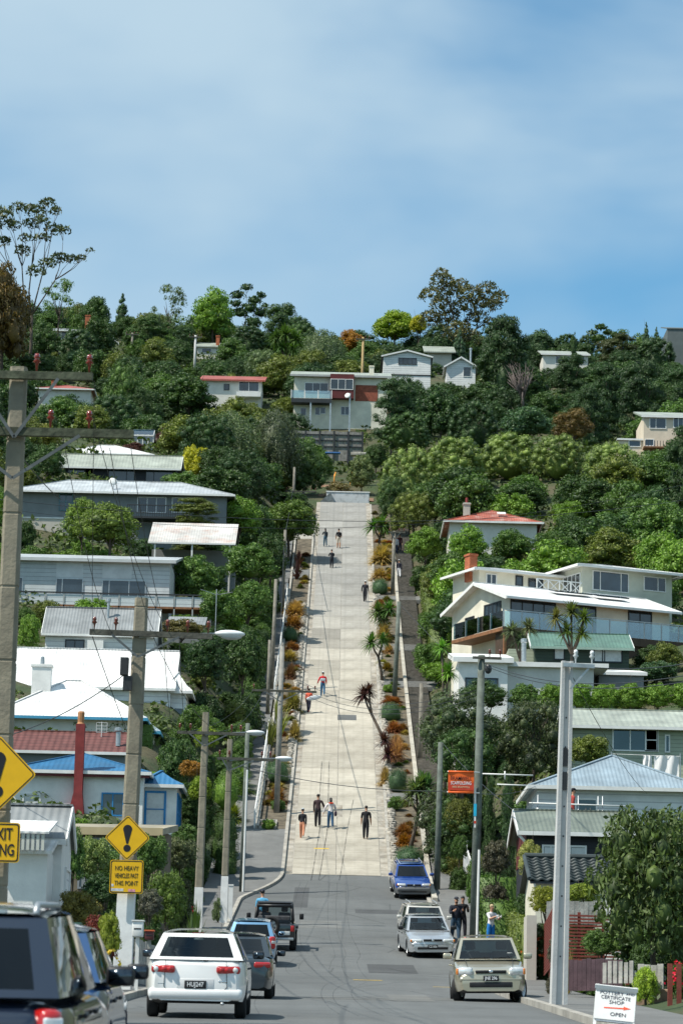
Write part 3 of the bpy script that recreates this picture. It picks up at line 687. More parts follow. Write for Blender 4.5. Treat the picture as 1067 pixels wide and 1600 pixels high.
dk = MB().box(d0[0], d1[0], -2.2, -.01, d0[1] - .35, d0[1] - .2).build('deck', WOODB, h.root)
for i in range(12):
    x = d0[0] + (d1[0] - d0[0]) * i / 11
    MB().box(x - .05, x + .05, -2.2, -2.1, d0[1] - 3.2, d0[1] + .62).build('deck_post', paint('post_grey', (.32, .34, .34)), dk)
    if i < 11: MB().box(x + .07, x + (d1[0] - d0[0]) / 11 - .07, -2.16, -2.13, d0[1] - .3, d0[1] + .52).build('balustrade_panel', WB_G, dk)
MB().box(d0[0], d1[0], -2.23, -2.07, d0[1] + .62, d0[1] + .7).build('handrail', TRIM_D, dk)
h = simple('long_grey_house', 'long grey house with wide shallow light grey roof and a satellite dish', 18, 352, 771, 868, 236, 8, 'hip', 752, STU_G, RF_LG, ov=.6)
zl = h.z(812); h.vol(-.02, h.L(100, 812)[0], -.04, -.003, h.z(868) - 4, zl, STU_B, 'base_wall'); h.vol(-.02, h.L(100, 812)[0], -.1, -.045, zl - .05, zl + .06, WHITE, 'sill_band')
h.win(94, 772, 113, 797, 2, 2, paint('frame_teal', (.1, .2, .23))); h.win(216, 778, 259, 800, 3, 1, WHITE); h.win(270, 779, 300, 800, 2, 1, WHITE)
bx0, bz = h.L(199, 806, -1.6); bx1 = h.L(285, 806, -1.6)[0]
bal = MB().box(bx0, bx1, -1.6, -.01, bz - .15, bz).build('balcony', TRIM_D, h.root)
for i in range(25): MB().box(bx0 + (bx1 - bx0) * i / 24 - .02, bx0 + (bx1 - bx0) * i / 24 + .02, -1.58, -1.54, bz, bz + .9).build('baluster', TRIM_D, bal)
MB().box(bx0, bx1, -1.6, -1.52, bz + .9, bz + .97).build('handrail', TRIM_D, bal)
dx, dz_ = h.L(177, 757, .5); ds = MB().ball((0, 0, 0), .36, .1, .36, 12, 8).build('satellite_dish', WHITE, h.root, True, (dx, .5, dz_ + .25)); ds.rotation_euler = (R(-25), 0, R(20)); MB().tube([(0, 0, 0), (.0, .1, -.7)], .03, 6).build('bracket', STEEL, ds)
h = simple('rust_roof_carport', 'open carport with pale tin roof streaked by rust and white posts', 232, 365, 848, 896, 222, 5, 'mono', 818, STU_B, RF_RW, ov=.1, t=.07, edge=WHITE)
RECTS[-1] = (232, 815, 365, 850, 222, 5); cw_ = [c for c in h.root.children if c.name.startswith('wall')][0]; cw_.scale = (1, .3, 1); cw_.location.y = 3.3; cw_.data.materials[0] = STU_G  # back wall coloured dark grey to stand in for shade under the roof
for px in (241, 299, 358): 
    x, z_ = h.L(px, 896); p_ = MB().box(x - .06, x + .06, 0, .12, -2.5, h.ze).build('post', WHITE, h.root)
h = simple('black_house', 'black clad house with grey tin roof and three wide windows', 100, 274, 727, 765, 264, 7, 'gx', 711, WB_K, RF_SAGE, ov=.5, yr=2.5)
for (a, b, cc) in ((107, 144, (0, .72, 1)), (171, 210, (0, .7, 1)), (229, 269, (0, .3, 1))): h.win(a, 730, b, 752, cc, 1, TRIM_D)
h.win(133, 730, 144, 752, 1, 2, TRIM_D)
h = simple('pale_roof_house', 'house with pale flat hip roof peeking over the black clad house', 92, 232, 710, 730, 276, 7, 'hip', 696, STU_B, RF_W, ov=.5)
h = simple('greenhouse', 'tiny glass greenhouse with white frame above the pale roof', 207, 240, 679, 690, 292, 2.5, 'gx', 672, RAILGLASS, RAILGLASS, ov=.02)
for q in range(5): h.vol(h.x1 * q / 4 - .05, h.x1 * q / 4 + .05, -.03, -.002, -.3, h.ze, WHITE, 'glazing_bar')
# ---- hill top
h = simple('red_eave_house', 'low white house with thin red tin roof among the hilltop trees', 316, 408, 593, 640, 362, 7, 'mono', 588, OFFW, RF_RED, ov=.45, t=.16, edge=RF_RED)
h.win(351, 601, 358, 609, 1, 1, TRIM_D); h.win(374, 597, 404, 611, 2, 1, WHITE)
h.vol(h.L(370, 615)[0], h.L(408, 615)[0], -1.2, -.01, h.z(622), h.z(615), WHITE, 'balcony')
h = simple('red_roof_bungalow', 'bungalow showing only a strip of red roof and chimney behind trees', 60, 142, 608, 625, 340, 7, 'hip', 603, OFFW, RF_RED, ov=.4)
h.chimney(81, 88, 592, 606, 2, BRICK_O, STEEL)
h = simple('brick_chimney_house', 'pale house with bay window and orange brick chimney under the ridge trees', 52, 132, 517, 552, 432, 8, 'hip', 513, WB_C, RF_G, ov=.5)
h.win(88, 521, 95, 531, 1, 1); h.win(97, 519, 118, 533, 2, 1); h.chimney(134, 141, 492, 515, 3, BRICK_O, d=.9)
h2 = simple('gabled_annex', 'dark brown annex with pale gable trim beside the orange chimney', 158, 186, 537, 555, 425, 6, 'gy', 524, MAROON, RF_G, ov=.5)
h = simple('ridge_bungalow', 'ridge bungalow with pale grey flat roof and small brick chimney', 308, 352, 541, 562, 425, 7, 'mono', 536, OFFW, RF_SAGE, ov=.3)
h.win(316, 545, 330, 551, 1, 1); h.chimney(338, 343, 524, 541, 2, BRICK_O, d=.7)
h = simple('brick_balcony_house', 'cream and brick house with balcony above the board fence', 458, 604, 586, 660, 347, 8, 'mono', 582, STU_C, RF_SAGE, ov=.5, t=.2, edge=paint('fascia_grey', (.4, .41, .4)))
x0_, x1_ = h.L(555, 620)[0], h.L(590, 620)[0]; h.vol(x0_, x1_, -.04, -.003, h.z(626), h.z(601), BRICK, 'brick_panel')
x0_, x1_ = h.L(516, 600)[0], h.L(553, 600)[0]
bw = h.vol(x0_, x1_, -1.0, -.004, h.z(622, -1), h.ze - .1, MAROON, 'bay_window')
h.win(517, 593, 551, 608, 3, 1, WHITE, yo=-1.0)
h.winl(.1, h.z(608, -1), .8, h.z(593, -1), 1, 1, WHITE, 'right', x1_)
h.win(477, 599, 512, 612, 3, 1, WHITE); h.win(470, 638, 478, 650, 1, 1); h.win(533, 636, 545, 648, 2, 1, WHITE); h.win(493, 637, 500, 648, 1, 1); h.win(500, 637, 508, 646, 1, 1)
b0, bz = h.L(455, 622, -1.4); b1 = h.L(518, 622, -1.4)[0]
bal = MB().box(b0, b1, -1.5, -.01, bz - .5, bz).build('balcony', TRIM_D, h.root)
for i in range(4): MB().box(b0 + (b1 - b0) * i / 3 - .05, b0 + (b1 - b0) * i / 3 + .05, -1.48, -1.38, bz - .001, bz + 1.05).build('post', WHITE, bal)
for i in range(3): MB().box(b0 + (b1 - b0) * i / 3 + .08, b0 + (b1 - b0) * (i + 1) / 3 - .08, -1.46, -1.43, bz + .05, bz + .98).build('glass_panel', RAILGLASS, bal)
for px in (485, 516, 546): 
    x = h.L(px, 650, -1.4)[0]; h.vol(x - .09, x + .09, -1.45, -1.27, -2, bz - .5 if px < 540 else h.z(618), STEEL, 'post')
dx, dz_ = h.L(543, 618, -1.5); ds = MB().ball((0, 0, 0), .36, .1, .36, 12, 8).build('satellite_dish', WHITE, h.root, True, (dx, -1.5, dz_)); ds.rotation_euler = (R(-20), 0, R(-15))
h.chimney(577, 584, 571, 586, 3, STU_C, d=.8)
h = simple('white_gable_house', 'white two storey gabled house with four small windows in a row', 598, 672, 556, 606, 385, 9, 'gy', 547, WB_W, TRIM_D, ov=.3)
h.win(623, 560, 650, 569, 4, 1, TRIM_D); h.vol(-.05, h.x1 + .05, -.05, -.003, h.z(587), h.z(585), TRIM_D, 'band'); h.vol(h.x1 + .003, h.x1 + .05, -.05, 9, h.z(587), h.z(585), TRIM_D, 'band')
h.winl(4.5, h.z(572), 5.5, h.z(563), 1, 1, WHITE, 'right', h.x1)
h = simple('garden_room', 'white outbuilding with pale gable and metal flue beside dark evergreen', 697, 742, 571, 606, 392, 7, 'gy', 558, WB_W, RF_W, ov=.4)
x, z_ = h.L(735, 552, 2); MB().lathe([(0, 1.4), (.2, 1.3), (.2, 1.1), (.14, 1.05), (.14, -1), (0, -1)], 8, c=(x, 2, z_ - .6)).build('flue', STEEL, h.root); h.win(724, 574, 735, 588, 1, 1)
h = simple('flat_roof_house', 'house with sage flat roof half hidden behind the white gable', 668, 705, 549, 575, 418, 7, 'mono', 542, STU_B, RF_SAGE, ov=.6)
h = simple('skyline_house', 'long low cream house on the skyline behind the slim cypress', 848, 918, 553, 574, 418, 7, 'mono', 549, OFFW, RF_SAGE, ov=.35, edge=WHITE)
h.win(868, 557, 886, 568, 2, 1, WHITE); h.win(905, 557, 912, 568, 1, 1, WHITE)
h = simple('dark_gable_house', 'dark slate gabled house cut off on the skyline', 1042, 1100, 513, 570, 420, 8, 'mono', 512, paint('slate', (.12, .14, .14)), paint('slate', (.12, .14, .14)), ov=.1)
h = simple('peach_house', 'peach two storey house with flat roof among dark hillside trees', 1005, 1110, 650, 681, 270, 7, 'mono', 645, PEACH, RF_SAGE, ov=.25, edge=WHITE)
h.win(1015, 654, 1039, 669, (0, .38, 1), 1, WHITE, curtain=0); h.win(1052, 653, 1066, 668, 2, 1, WHITE); 
h.win(1008, 687, 1020, 696, 1, 1, WHITE); h.vol(h.L(1003, 690)[0], h.L(1070, 690)[0], -1.3, -.005, h.z(700, -1.3), h.z(698, -1.3), WOODB, 'deck')
for i in range(14): h.vol(.2 * i * 1.4, .2 * i * 1.4 + .05, -1.28, -1.22, h.z(698, -1.3), h.z(689, -1.3), TRIM_D, 'baluster')
h.base(-2.3, -.02, .5, 5, h.z(686), PEACH, 'wing'); h.mono(-2.3, -.02, .5, 5, h.z(686) + .02, h.z(684) + .1, RF_SAGE, .15, .12, name='wing_roof', edge=WHITE)
h.winl(-1.3, h.z(697), -.3, h.z(689), 1, 1, WHITE, 'front', .5)
# ---- right side
h = simple('rusty_roof_house', 'white cottage with rusty red hip roof and white skylight above the laurel hedge', 702, 838, 816, 850, 238, 7, 'hip', 798, OFFW, RF_RU, ov=.45)
h.chimney(724, 734, 785, 806, 1.5, STU_B, CHIM_R)
x, z_ = h.L(783, 803, 1.5); sk = MB().box(-.35, .35, -.28, .28, 0, .06).build('skylight', WHITE, h.root, loc=(x, 1.5, z_ + .03)); sk.rotation_euler = (R(24), 0, 0)
h = simple('laundry_house', 'pale green weatherboard house with long sage roof behind the washing line', 893, 1110, 1132, 1225, 150, 7, 'gx', 1110, WB_PG, RF_SAGE, ov=.4)
h.win(958, 1141, 1026, 1172, (0, .38, .74, 1), 1, WHITE); h.win(1009, 1141, 1025, 1172, 1, 2, WHITE); h.win(1040, 1150, 1044, 1174, 1, 1, WHITE)
h = simple('flat_white_house', 'white walled house with stepped flat white roof below the green house', 716, 792, 1027, 1090, 172, 8, 'mono', 1022, STU_W, WHITE, ov=.35, t=.3)
xw = h.L(927, 1060, .6)[0]; zw = h.z(1034, .6); h.base(h.x1 + .01, xw, .6, 8, zw, paint('wall_pale_grey', (.62, .61, .58)), 'wing'); h.mono(h.x1, xw + .5, .6, 8, zw + .02, zw + .3, WHITE, .35, .28, name='wing_roof')
h.win(728, 1061, 776, 1078, 3, 1, TRIM_D)
x, z_ = h.L(818, 1010, 3); MB().lathe([(0, .9), (.2, .85), (.2, .65), (.15, .6), (.15, -.5), (0, -.5)], 8, c=(x, 3, z_ - .4)).build('flue', STEEL, h.root)
h = simple('garage_roof', 'small white flat roofed garage under the deck', 935, 1005, 1050, 1080, 176, 5, 'mono', 1047, STU_G, WHITE, ov=.2, t=.2)
h = simple('green_house', 'dark green cottage with mint tin roof and curtained windows', 835, 982, 1009, 1062, 184, 6, 'gx', 990, WB_GR, RF_GR, ov=.3, gutm=paint('gutter_green', (.3, .42, .36)))
h.base(-.01 - 1.6, -.01, 1.2, 6, h.z(1012), WB_PG, 'porch'); h.win(866, 1010, 880, 1030, 1, 1, TRIM_D, curtain=1); h.win(928, 1015, 970, 1034, (0, .3, .38, 1), 1, TRIM_D, curtain=1)
# the big cream house, turned to the street
h = House('cream_balcony_house', 'large cream two storey house with white roofs and glass balustrade deck', 796, 985, 190, 24, mid=900)
xe = h.L(1045, 985)[0]; ze = h.L(796, 929)[1]; dep = 8.5
h.base(0, xe, 0, dep, ze, STU_C)
gz = ze + 1.0
h.gable_x(0, xe, 0, dep, ze, gz + .35, RF_W, .6, STU_C, yr=4.2)
for (a, b, cc) in ((798, 866, (0, .25, .5, .75, 1)), (896, 929, (0, .5, 1)), (982, 1016, (0, .5, 1))):
    u0, u1 = h.L(a, 960)[0], h.L(b, 960)[0]; h.winl(u0, .25, u1, ze - .35, cc, 1, TRIM_D)
h.winl(-3.6, .9, -1.3, ze - .3, 4, 1, TRIM_D, 'left', 0); h.winl(-6.4, .4, -5.2, ze - .8, 1, 1, TRIM_D, 'left', 0)
dk = MB().box(-1.5, xe + 1, -1.9, -.01, -.35, -.12).box(-1.5, -.01, -.009, 5.5, -.35, -.12).build('deck', WOODB, h.root)
MB().box(-1.52, xe + 1.02, -1.98, -1.91, -.62, -.1).build('deck_fascia', pm('deck_dark', (.07, .045, .03), .7, .2, 3), dk)
n_ = 11
for i in range(n_):
    a = -1.4 + (xe + 2.3) * i / n_; b = -1.4 + (xe + 2.3) * (i + 1) / n_
    MB().box(a + .05, b - .05, -1.88, -1.86, -.08, .95).build('glass_panel', RAILGLASS, dk); MB().box(a - .025, a + .025, -1.89, -1.84, -.12, 1.0).build('rail_post', STEEL, dk)
for i in range(4): 
    a = -1.85 + i * 1.8; MB().box(-1.46, -1.44, a + .05, a + 1.75, -.08, .95).build('glass_panel', RAILGLASS, dk); MB().box(-1.47, -1.42, a - .025, a + .025, -.12, 1.0).build('rail_post', STEEL, dk)
MB().box(-1.5, xe + .9, -1.9, -1.84, 1.0, 1.05).build('handrail', STEEL, dk)
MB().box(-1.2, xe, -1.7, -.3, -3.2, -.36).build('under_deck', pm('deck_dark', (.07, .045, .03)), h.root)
for i in range(6): MB().box(-1.3 + i * (xe + 1.6) / 5 - .08, -1.3 + i * (xe + 1.6) / 5 + .08, -1.9, -1.74, -4.2, -.36).build('deck_post', WOODB, dk)
U0 = h.L(909, 930, 5.0)[0]; U1 = h.L(1049, 930, 5.0)[0]; zu = h.L(909, 884, 5.0)[1]; zu2 = h.L(1000, 893, 5.0)[1]
h.vol(U0, U1, 5.0, 11, ze - 1, zu2 - .05, STU_CG, 'upper_storey'); h.hip(U0, U1, 5.0, 11, zu2 - .04, zu2 + .75, RF_W, .75)
for (a, b, c_, d_, cc) in ((926, 895, 980, 923, (0, .2, .8, 1)), (1006, 903, 1038, 923, (0, .65, 1))): h.win(a, b, c_, d_, cc, 1, WHITE, yo=5.0)
V0 = h.L(748, 900, 8.0)[0]; zv = h.L(800, 895, 8.0)[1]
h.vol(V0, U0 - .01, 8.0, 12, ze - 2, zv, STU_C, 'upper_wing'); h.hip(V0, U0 - .3, 8.0, 12, zv + .01, zv + .55, RF_W, .6)
h.win(760, 898, 774, 913, 2, 1, WHITE, yo=8.0); h.win(806, 901, 815, 914, 1, 1, TRIM_D, yo=8.0); h.win(826, 906, 846, 918, 2, 1, TRIM_D, yo=8.0)
h.winl(-7.6, zu2 - 1.9, -5.3, zu2 - .5, 4, 1, WHITE, 'left', U0)
h.chimney(734, 745, 864, 895, 9, BRICK_O, d=.8)
rb0, rz_ = h.L(838, 922, 4.6); rb1 = h.L(908, 925, 4.6)[0]
ral = MB().box(rb0, rb1, 4.55, 4.6, rz_ + .75, rz_ + .82).box(rb0, rb1, 4.55, 4.6, rz_, rz_ + .07).build('roof_railing', WHITE, h.root)
for i in range(4):
    a = rb0 + (rb1 - rb0) * i / 4; b = rb0 + (rb1 - rb0) * (i + 1) / 4
    MB().bar((a, 4.57, rz_), (b, 4.57, rz_ + .78), .04, .05).bar((a, 4.58, rz_ + .78), (b, 4.58, rz_), .04, .05).bar((a, 4.56, rz_ - .3), (a, 4.56, rz_ + .8), .07, .07).build('cross_brace', WHITE, ral)
sp_ = MB().box(-1.4, 1.4, -.5, .5, 0, .08).build('solar_panel', WINGLASS, h.root, loc=(h.L(884, 927, 3)[0], 2.4, ze + .95)); sp_.rotation_euler = (R(14), 0, 0)
sp_ = MB().box(-1.2, 1.2, -.5, .5, 0, .08).build('solar_panel', WINGLASS, h.root, loc=(h.L(884, 927, 3)[0] + 2.8, 2.0, ze + .85)); sp_.rotation_euler = (R(14), 0, 0)
# lower right
h = simple('pale_blue_roof_house', 'white weatherboard house with pale blue corrugated hip roof and pipe scaffolding', 838, 1096, 1231, 1315, 126, 7, 'hip', 1181, WB_W, RF_LB, ov=.35)
h.win(900, 1250, 930, 1268, 1, 1, WHITE)
h = simple('dark_timber_house', 'dark timber house with grey green ribbed roof and maroon gable end', 822, 985, 1296, 1365, 110, 6, 'gx', 1267, WB_K, RF_GN, ov=.35, end=WHITE)
h.vol(-.02, -.003, .1, 5.9, .5, h.ze, MAROON, 'side_wall'); h.win(849, 1323, 871, 1341, 2, 1, WHITE, curtain=1); h.win(891, 1324, 913, 1341, 1, 1, WHITE, curtain=1)
dp = MB().tube([(-.3, -.35, h.ze - .3), (-.05, -.3, h.ze - .55), (.0, -.1, h.ze - .8), (0, -.1, -1)], .05, 6).build('downpipe', WHITE, h.root)
# garage with charcoal tiles laid one by one
h = House('tiled_garage', 'cream garage with dark charcoal wavy tiled roof behind the flower vine', 836, 1440, 97, 0, mid=885)
xe = h.L(952, 1440)[0]; ze = h.z(1375); zr = h.z(1339, 2.6)
h.base(0, xe, 0, 5.2, ze, STU_C); MB().ext([(0, 0, ze), (0, 5.2, ze), (0, 2.6, zr - .12)], (xe, 0, 0)).build('gable', STU_C, h.root)
rf = MB().slab([(-.2, -.25, ze - .08), (xe + .2, -.25, ze - .08), (xe + .2, 2.6, zr - .06), (-.2, 2.6, zr - .06)], .08).slab([(-.2, 2.601, zr - .06), (xe + .2, 2.601, zr - .06), (xe + .2, 5.45, ze - .08), (-.2, 5.45, ze - .08)], .08).build('roof', TRIM_D, h.root)
tw, nrow = .32, 8; ncol = int((xe + .5) / tw)
tvs = []; tfs = []
for i in range(9):
    u = i / 8; zz = .035 * math.sin(u * 2 * math.pi)
    tvs += [(u * tw, 0, zz + .045), (u * tw, 1, zz), (u * tw, 0, zz - .0), ]
for i in range(8): tfs += [(i*3, i*3+3, i*3+4, i*3+1), (i*3+2, i*3+5, i*3+3, i*3)]
tme = MB().add(tvs, tfs).mesh('tile', True); tme.materials.append(TILE_D)
ang = math.atan2(zr - ze, 2.85); ln = 2.85 / math.cos(ang) / nrow
for r_ in range(nrow):
    for c_ in range(ncol):
        o = bpy.data.objects.new('tile', tme); COL.objects.link(o); o.parent = rf; s_ = r_ * ln
        o.location = (-.22 + c_ * tw, -.27 + s_ * math.cos(ang), ze - .055 + s_ * math.sin(ang)); o.rotation_euler = (ang, 0, 0); o.scale = (1, ln * 1.06, 1)
MB().tube([(-.22, 2.6, zr + .02), (xe + .22, 2.6, zr + .02)], .09, 8).build('ridge_cap', TILE_D, rf)
MB().tube([(-.22, -.25, ze), (-.22, 2.6, zr)], .07, 8).build('verge_cap', TILE_D, rf)

RECTS += [(722, 876, 1067, 1000, 190, 11), (830, 1335, 945, 1400, 97, 5)]
# ------------------------------------------------------------------ vegetation
rng = np.random.default_rng(11)
def unit(a): return a / np.maximum(np.linalg.norm(a, axis=1, keepdims=True), 1e-9)
_ico = {}
def ico(sub):
    if sub not in _ico:
        bm = bmesh.new(); bmesh.ops.create_icosphere(bm, subdivisions=sub, radius=1)
        _ico[sub] = (np.array([v.co[:] for v in bm.verts]), [tuple(v.index for v in f.verts) for f in bm.faces]); bm.free()
    return _ico[sub]
def leaf_quads(P, N, sz, asp):
    n = len(P); N = unit(N); t = unit(np.cross(N, rng.normal(size=(n, 3)))); b = np.cross(N, t); sz = np.asarray(sz).reshape(-1, 1)
    V = np.stack([P + t * sz, P + b * sz * asp, P - t * sz, P - b * sz * asp], 1).reshape(-1, 3)
    return V
def np_mesh(name, V, quads, tris=(), mat=None, smooth=False):
    me = bpy.data.meshes.new(name); nq, ntr = len(quads), len(tris)
    me.vertices.add(len(V)); me.vertices.foreach_set('co', np.asarray(V, dtype=np.float32).ravel())
    loops = np.concatenate([np.asarray(quads, dtype=np.int32).ravel(), np.asarray(tris, dtype=np.int32).ravel()]) if ntr else np.asarray(quads, dtype=np.int32).ravel()
    me.loops.add(len(loops)); me.loops.foreach_set('vertex_index', loops)
    me.polygons.add(nq + ntr)
    st = np.concatenate([np.arange(nq) * 4, nq * 4 + np.arange(ntr) * 3]).astype(np.int32)
    me.polygons.foreach_set('loop_start', st)
    me.update(calc_edges=True); me.validate()
    if mat: me.materials.append(mat)
    if smooth: me.shade_smooth()
    return me
def crown_mesh(name, clumps, per, lsz, asp=.5, jit=.8, core=.8, up=.0, mat=None, droop=0.0):
    VV = []; TT = []; base_ = 0; iv, it = ico(1); PP = []; NN = []
    for (c, r, sq) in clumps:
        c = np.array(c); n = max(8, int(per * (r / .3) ** 2)); d = unit(rng.normal(size=(n, 3))); d[:, 2] = np.where(d[:, 2] < -.5, -d[:, 2], d[:, 2])
        k = r * (.78 + .36 * rng.random((n, 1)) ** 1.5)
        p = c + d * k * np.array([1, 1, sq]); PP.append(p); NN.append(unit(d + np.array([0, 0, up])) + rng.normal(size=(n, 3)) * jit)
        if core:
            v = iv * (r * core * (.9 + .2 * rng.random((len(iv), 1)))) * np.array([1, 1, sq]) + c
            VV.append(v); TT += [tuple(i + base_ for i in f) for f in it]; base_ += len(v)
    P = np.concatenate(PP); N = np.concatenate(NN)
    lv = leaf_quads(P, N, lsz * (.6 + .8 * rng.random(len(P))), asp)
    q = (np.arange(len(P) * 4) + base_).reshape(-1, 4)
    V = np.concatenate(VV + [lv]) if VV else lv
    return np_mesh(name, V, q, TT, mat or LEAF)
def dome_clumps(n, rr=(.24, .4), rad=.68, zmin=-.75, sq=.85, fill=.2):
    out = []
    for i in range(n):
        z = 1 - (i + .5) / n * (1 - zmin); a = i * 2.39996 + rng.random() * .7; rxy = math.sqrt(max(0, 1 - z * z)); k = rad * (1 - fill * rng.random()) ; r = rr[0] + (rr[1] - rr[0]) * rng.random()
        out.append(((rxy * math.cos(a) * k, rxy * math.sin(a) * k, z * k * 1.0), r, sq))
    out.append(((0, 0, -.1), .55, .9)); return out
K = {}
K['round'] = [crown_mesh('crown', dome_clumps(40, (.14, .38), .74, -.75, .85, .42), 250, .04, .5, .9, .62) for _ in range(4)]
K['dense'] = [crown_mesh('crown', dome_clumps(90, (.1, .2), .86, -.6, .9, .14) + [((0, 0, -.15), .72, .9)], 300, .024, .5, .8, .75) for _ in range(3)]
K['fine'] = [crown_mesh('crown', dome_clumps(52, (.12, .3), .82, -.7, .95, .4) + [((0, 0, -.1), .5, 1)], 330, .028, .38, 1.1, .55) for _ in range(3)]
def airy(n, seed_r=.2):
    out = []
    for i in range(n):
        a = rng.random() * 6.283; z = rng.uniform(-.7, .9); rad = math.sqrt(max(.05, 1 - z * z)) * rng.uniform(.35, .9); r = rng.uniform(.12, .26)
        out.append(((rad * math.cos(a), rad * math.sin(a), z), r, .65))
    return out
K['airy'] = [crown_mesh('crown', airy(32), 240, .03, .4, 1.0, .4) for _ in range(3)]
def conic(n, layers, wob=.15, base_r=.85):
    out = []
    for j in range(layers):
        t = j / (layers - 1); z = -.95 + 1.8 * t; rad = base_r * (1 - t) ** .8 + .03
        m = max(1, int(n * (1 - t) + 2))
        for i in range(m):
            a = 6.283 * (i + rng.random() * .6) / m + j; k = rad * rng.uniform(.6, 1.0)
            out.append(((k * math.cos(a), k * math.sin(a), z + rng.uniform(-wob, wob) * .5), .1 + .17 * (1 - t) + .03, .7))
        out.append(((0, 0, z), max(.08, rad * .6), 1.0))
    return out
K['conifer'] = [crown_mesh('crown', conic(8, 9), 150, .04, .3, .8) for _ in range(2)]
def shelf(n):
    out = []
    for i in range(n):
        a = rng.random() * 6.283; z = rng.uniform(-.85, .95); rad = (1 - abs(z) ** 2.5) ** .5 * rng.uniform(.35, .9)
        out.append(((rad * math.cos(a), rad * math.sin(a), z * .9), rng.uniform(.2, .34), .42))
    out += [((0, 0, -.3), .55, 1.0), ((0, 0, .3), .4, 1.0)]; return out
K['macro'] = [crown_mesh('crown', shelf(52), 240, .038, .3, .7, .6, .5) for _ in range(3)]
K['column'] = [crown_mesh('crown', [((rng.normal() * .22, rng.normal() * .22, -1 + 1.9 * i / 16), .52 * (1 - (i / 17) ** 3) + .06, .42) for i in range(17)], 130, .08, .3, .6)]
K['shrub'] = [crown_mesh('crown', dome_clumps(34, (.13, .34), .78, -.5, .9, .34) + [((0, 0, -.2), .7, .9)], 270, .042, .5, .9, .65) for _ in range(4)]
K['bigleaf'] = [crown_mesh('crown', dome_clumps(60, (.13, .3), .8, -.75, .9, .3) + [((0, 0, 0), .6, 1)], 260, .04, .36, .9, .5, .3)]
K['clip'] = [crown_mesh('crown', [((0, 0, -.1), .96, 1.0)], 420, .035, .5, .6, .93)]
def weeping():
    VV = []; P = []; N = []
    for i in range(760):
        z = rng.uniform(-.55, 1); a = rng.random() * 6.283; rad = math.sqrt(max(0, 1 - z * z)) * rng.uniform(.55, 1); L_ = rng.uniform(.15, .5)
        k = np.arange(14)[:, None] / 14
        p = np.array([rad * math.cos(a), rad * math.sin(a), z]) * np.array([.95, .95, .9]) + k * np.array([math.cos(a) * .1, math.sin(a) * .1, -L_]) + rng.normal(size=(14, 3)) * .025
        P.append(p); N.append(np.array([math.cos(a), math.sin(a), .5]) + rng.normal(size=(14, 3)) * .8)
    P = np.concatenate(P); N = np.concatenate(N); iv, it = ico(2)
    core = iv * np.array([.6, .6, .6]) * (.8 + .4 * rng.random((len(iv), 1))); lv = leaf_quads(P, N, .032 * (.6 + .8 * rng.random(len(P))), .4)
    return np_mesh('crown', np.concatenate([core, lv]), (np.arange(len(P) * 4) + len(core)).reshape(-1, 4), it, LEAF)
K['weep'] = [weeping()]
def blades(n, L_, wd, spread, droop, curl=0.0, seg=3, up=0.0):
    V = []; Q = []
    for i in range(n):
        a = rng.random() * 6.283; el = R(rng.uniform(*spread)); l = L_ * rng.uniform(.65, 1.1); d = np.array([math.cos(a) * math.cos(el), math.sin(a) * math.cos(el), math.sin(el)]); sd_ = np.array([-math.sin(a), math.cos(a), 0]) ; p = np.array([0, 0, up]) + rng.normal(size=3) * .03
        b = len(V)
        for j in range(seg + 1):
            t = j / seg; q = p + d * l * t + np.array([0, 0, -droop * l * t * t]); w_ = wd * (1 - t ** 2.2) + .002
            V += [q - sd_ * w_, q + sd_ * w_]
        for j in range(seg): Q.append((b + 2*j, b + 2*j + 1, b + 2*j + 3, b + 2*j + 2))
    return V, Q
def blade_mesh(name, *a, **k):
    V, Q = blades(*a, **k); return np_mesh(name, np.array(V), Q, (), GRASSY)
HEAD = blade_mesh('leaf_head', 130, 1.0, .045, (-35, 88), .28)
FLAX = blade_mesh('leaf_fan', 75, 1.25, .05, (35, 88), .22)
TUSS = [blade_mesh('grass_tuft', 900, 1.2, .034, (8, 85), .42, up=-.05) for _ in range(2)]
def trunk_mesh(limbs=6, lean=.05, thick=.055):
    mb = MB(); mb.tube([(0, 0, -.08), (lean * .4, .02, .35), (lean, 0, .72), (lean * 1.3, 0, 1.0)], [thick * 1.3, thick, thick * .75, thick * .35], 7)
    for i in range(limbs):
        a = 6.283 * i / limbs + rng.random(); z0 = rng.uniform(.45, .8); r_ = rng.uniform(.3, .6)
        mb.tube([(lean * z0, 0, z0), (math.cos(a) * r_ * .5, math.sin(a) * r_ * .5, z0 + .16), (math.cos(a) * r_, math.sin(a) * r_, z0 + rng.uniform(.25, .5))], [thick * .55, thick * .4, thick * .15], 5)
    me = mb.mesh('trunk', True); me.materials.append(BARK); return me
TRUNKS = [trunk_mesh() for _ in range(3)]
prnd = random.Random(21)
PAL = dict(dk=(0.033, 0.072, 0.027), dk2=(0.043, 0.087, 0.028), md=(0.070, 0.136, 0.035), br=(0.116, 0.217, 0.035), lt=(0.166, 0.274, 0.055), ol=(0.108, 0.142, 0.035), gy=(0.103, 0.155, 0.082), bl=(0.050, 0.104, 0.057), yl=(0.328, 0.335, 0.021), yg=(0.164, 0.248, 0.021), bz=(0.109, 0.077, 0.026), og=(0.240, 0.124, 0.021),
           gold=(.36, .245, .11), rust=(.22, .10, .045), red=(0.109, 0.022, 0.019), cream=(0.240, 0.261, 0.093), pur=(0.109, 0.099, 0.166), tan=(0.218, 0.186, 0.072), dkred=(0.060, 0.025, 0.026), lime=(.12, .20, .035))
NAMES = dict(round='tree', dense='tree', fine='tree', airy='tree', conifer='conifer_tree', macro='evergreen_tree', column='cypress_tree', shrub='shrub', bigleaf='rhododendron_tree', clip='clipped_shrub', weep='weeping_tree')
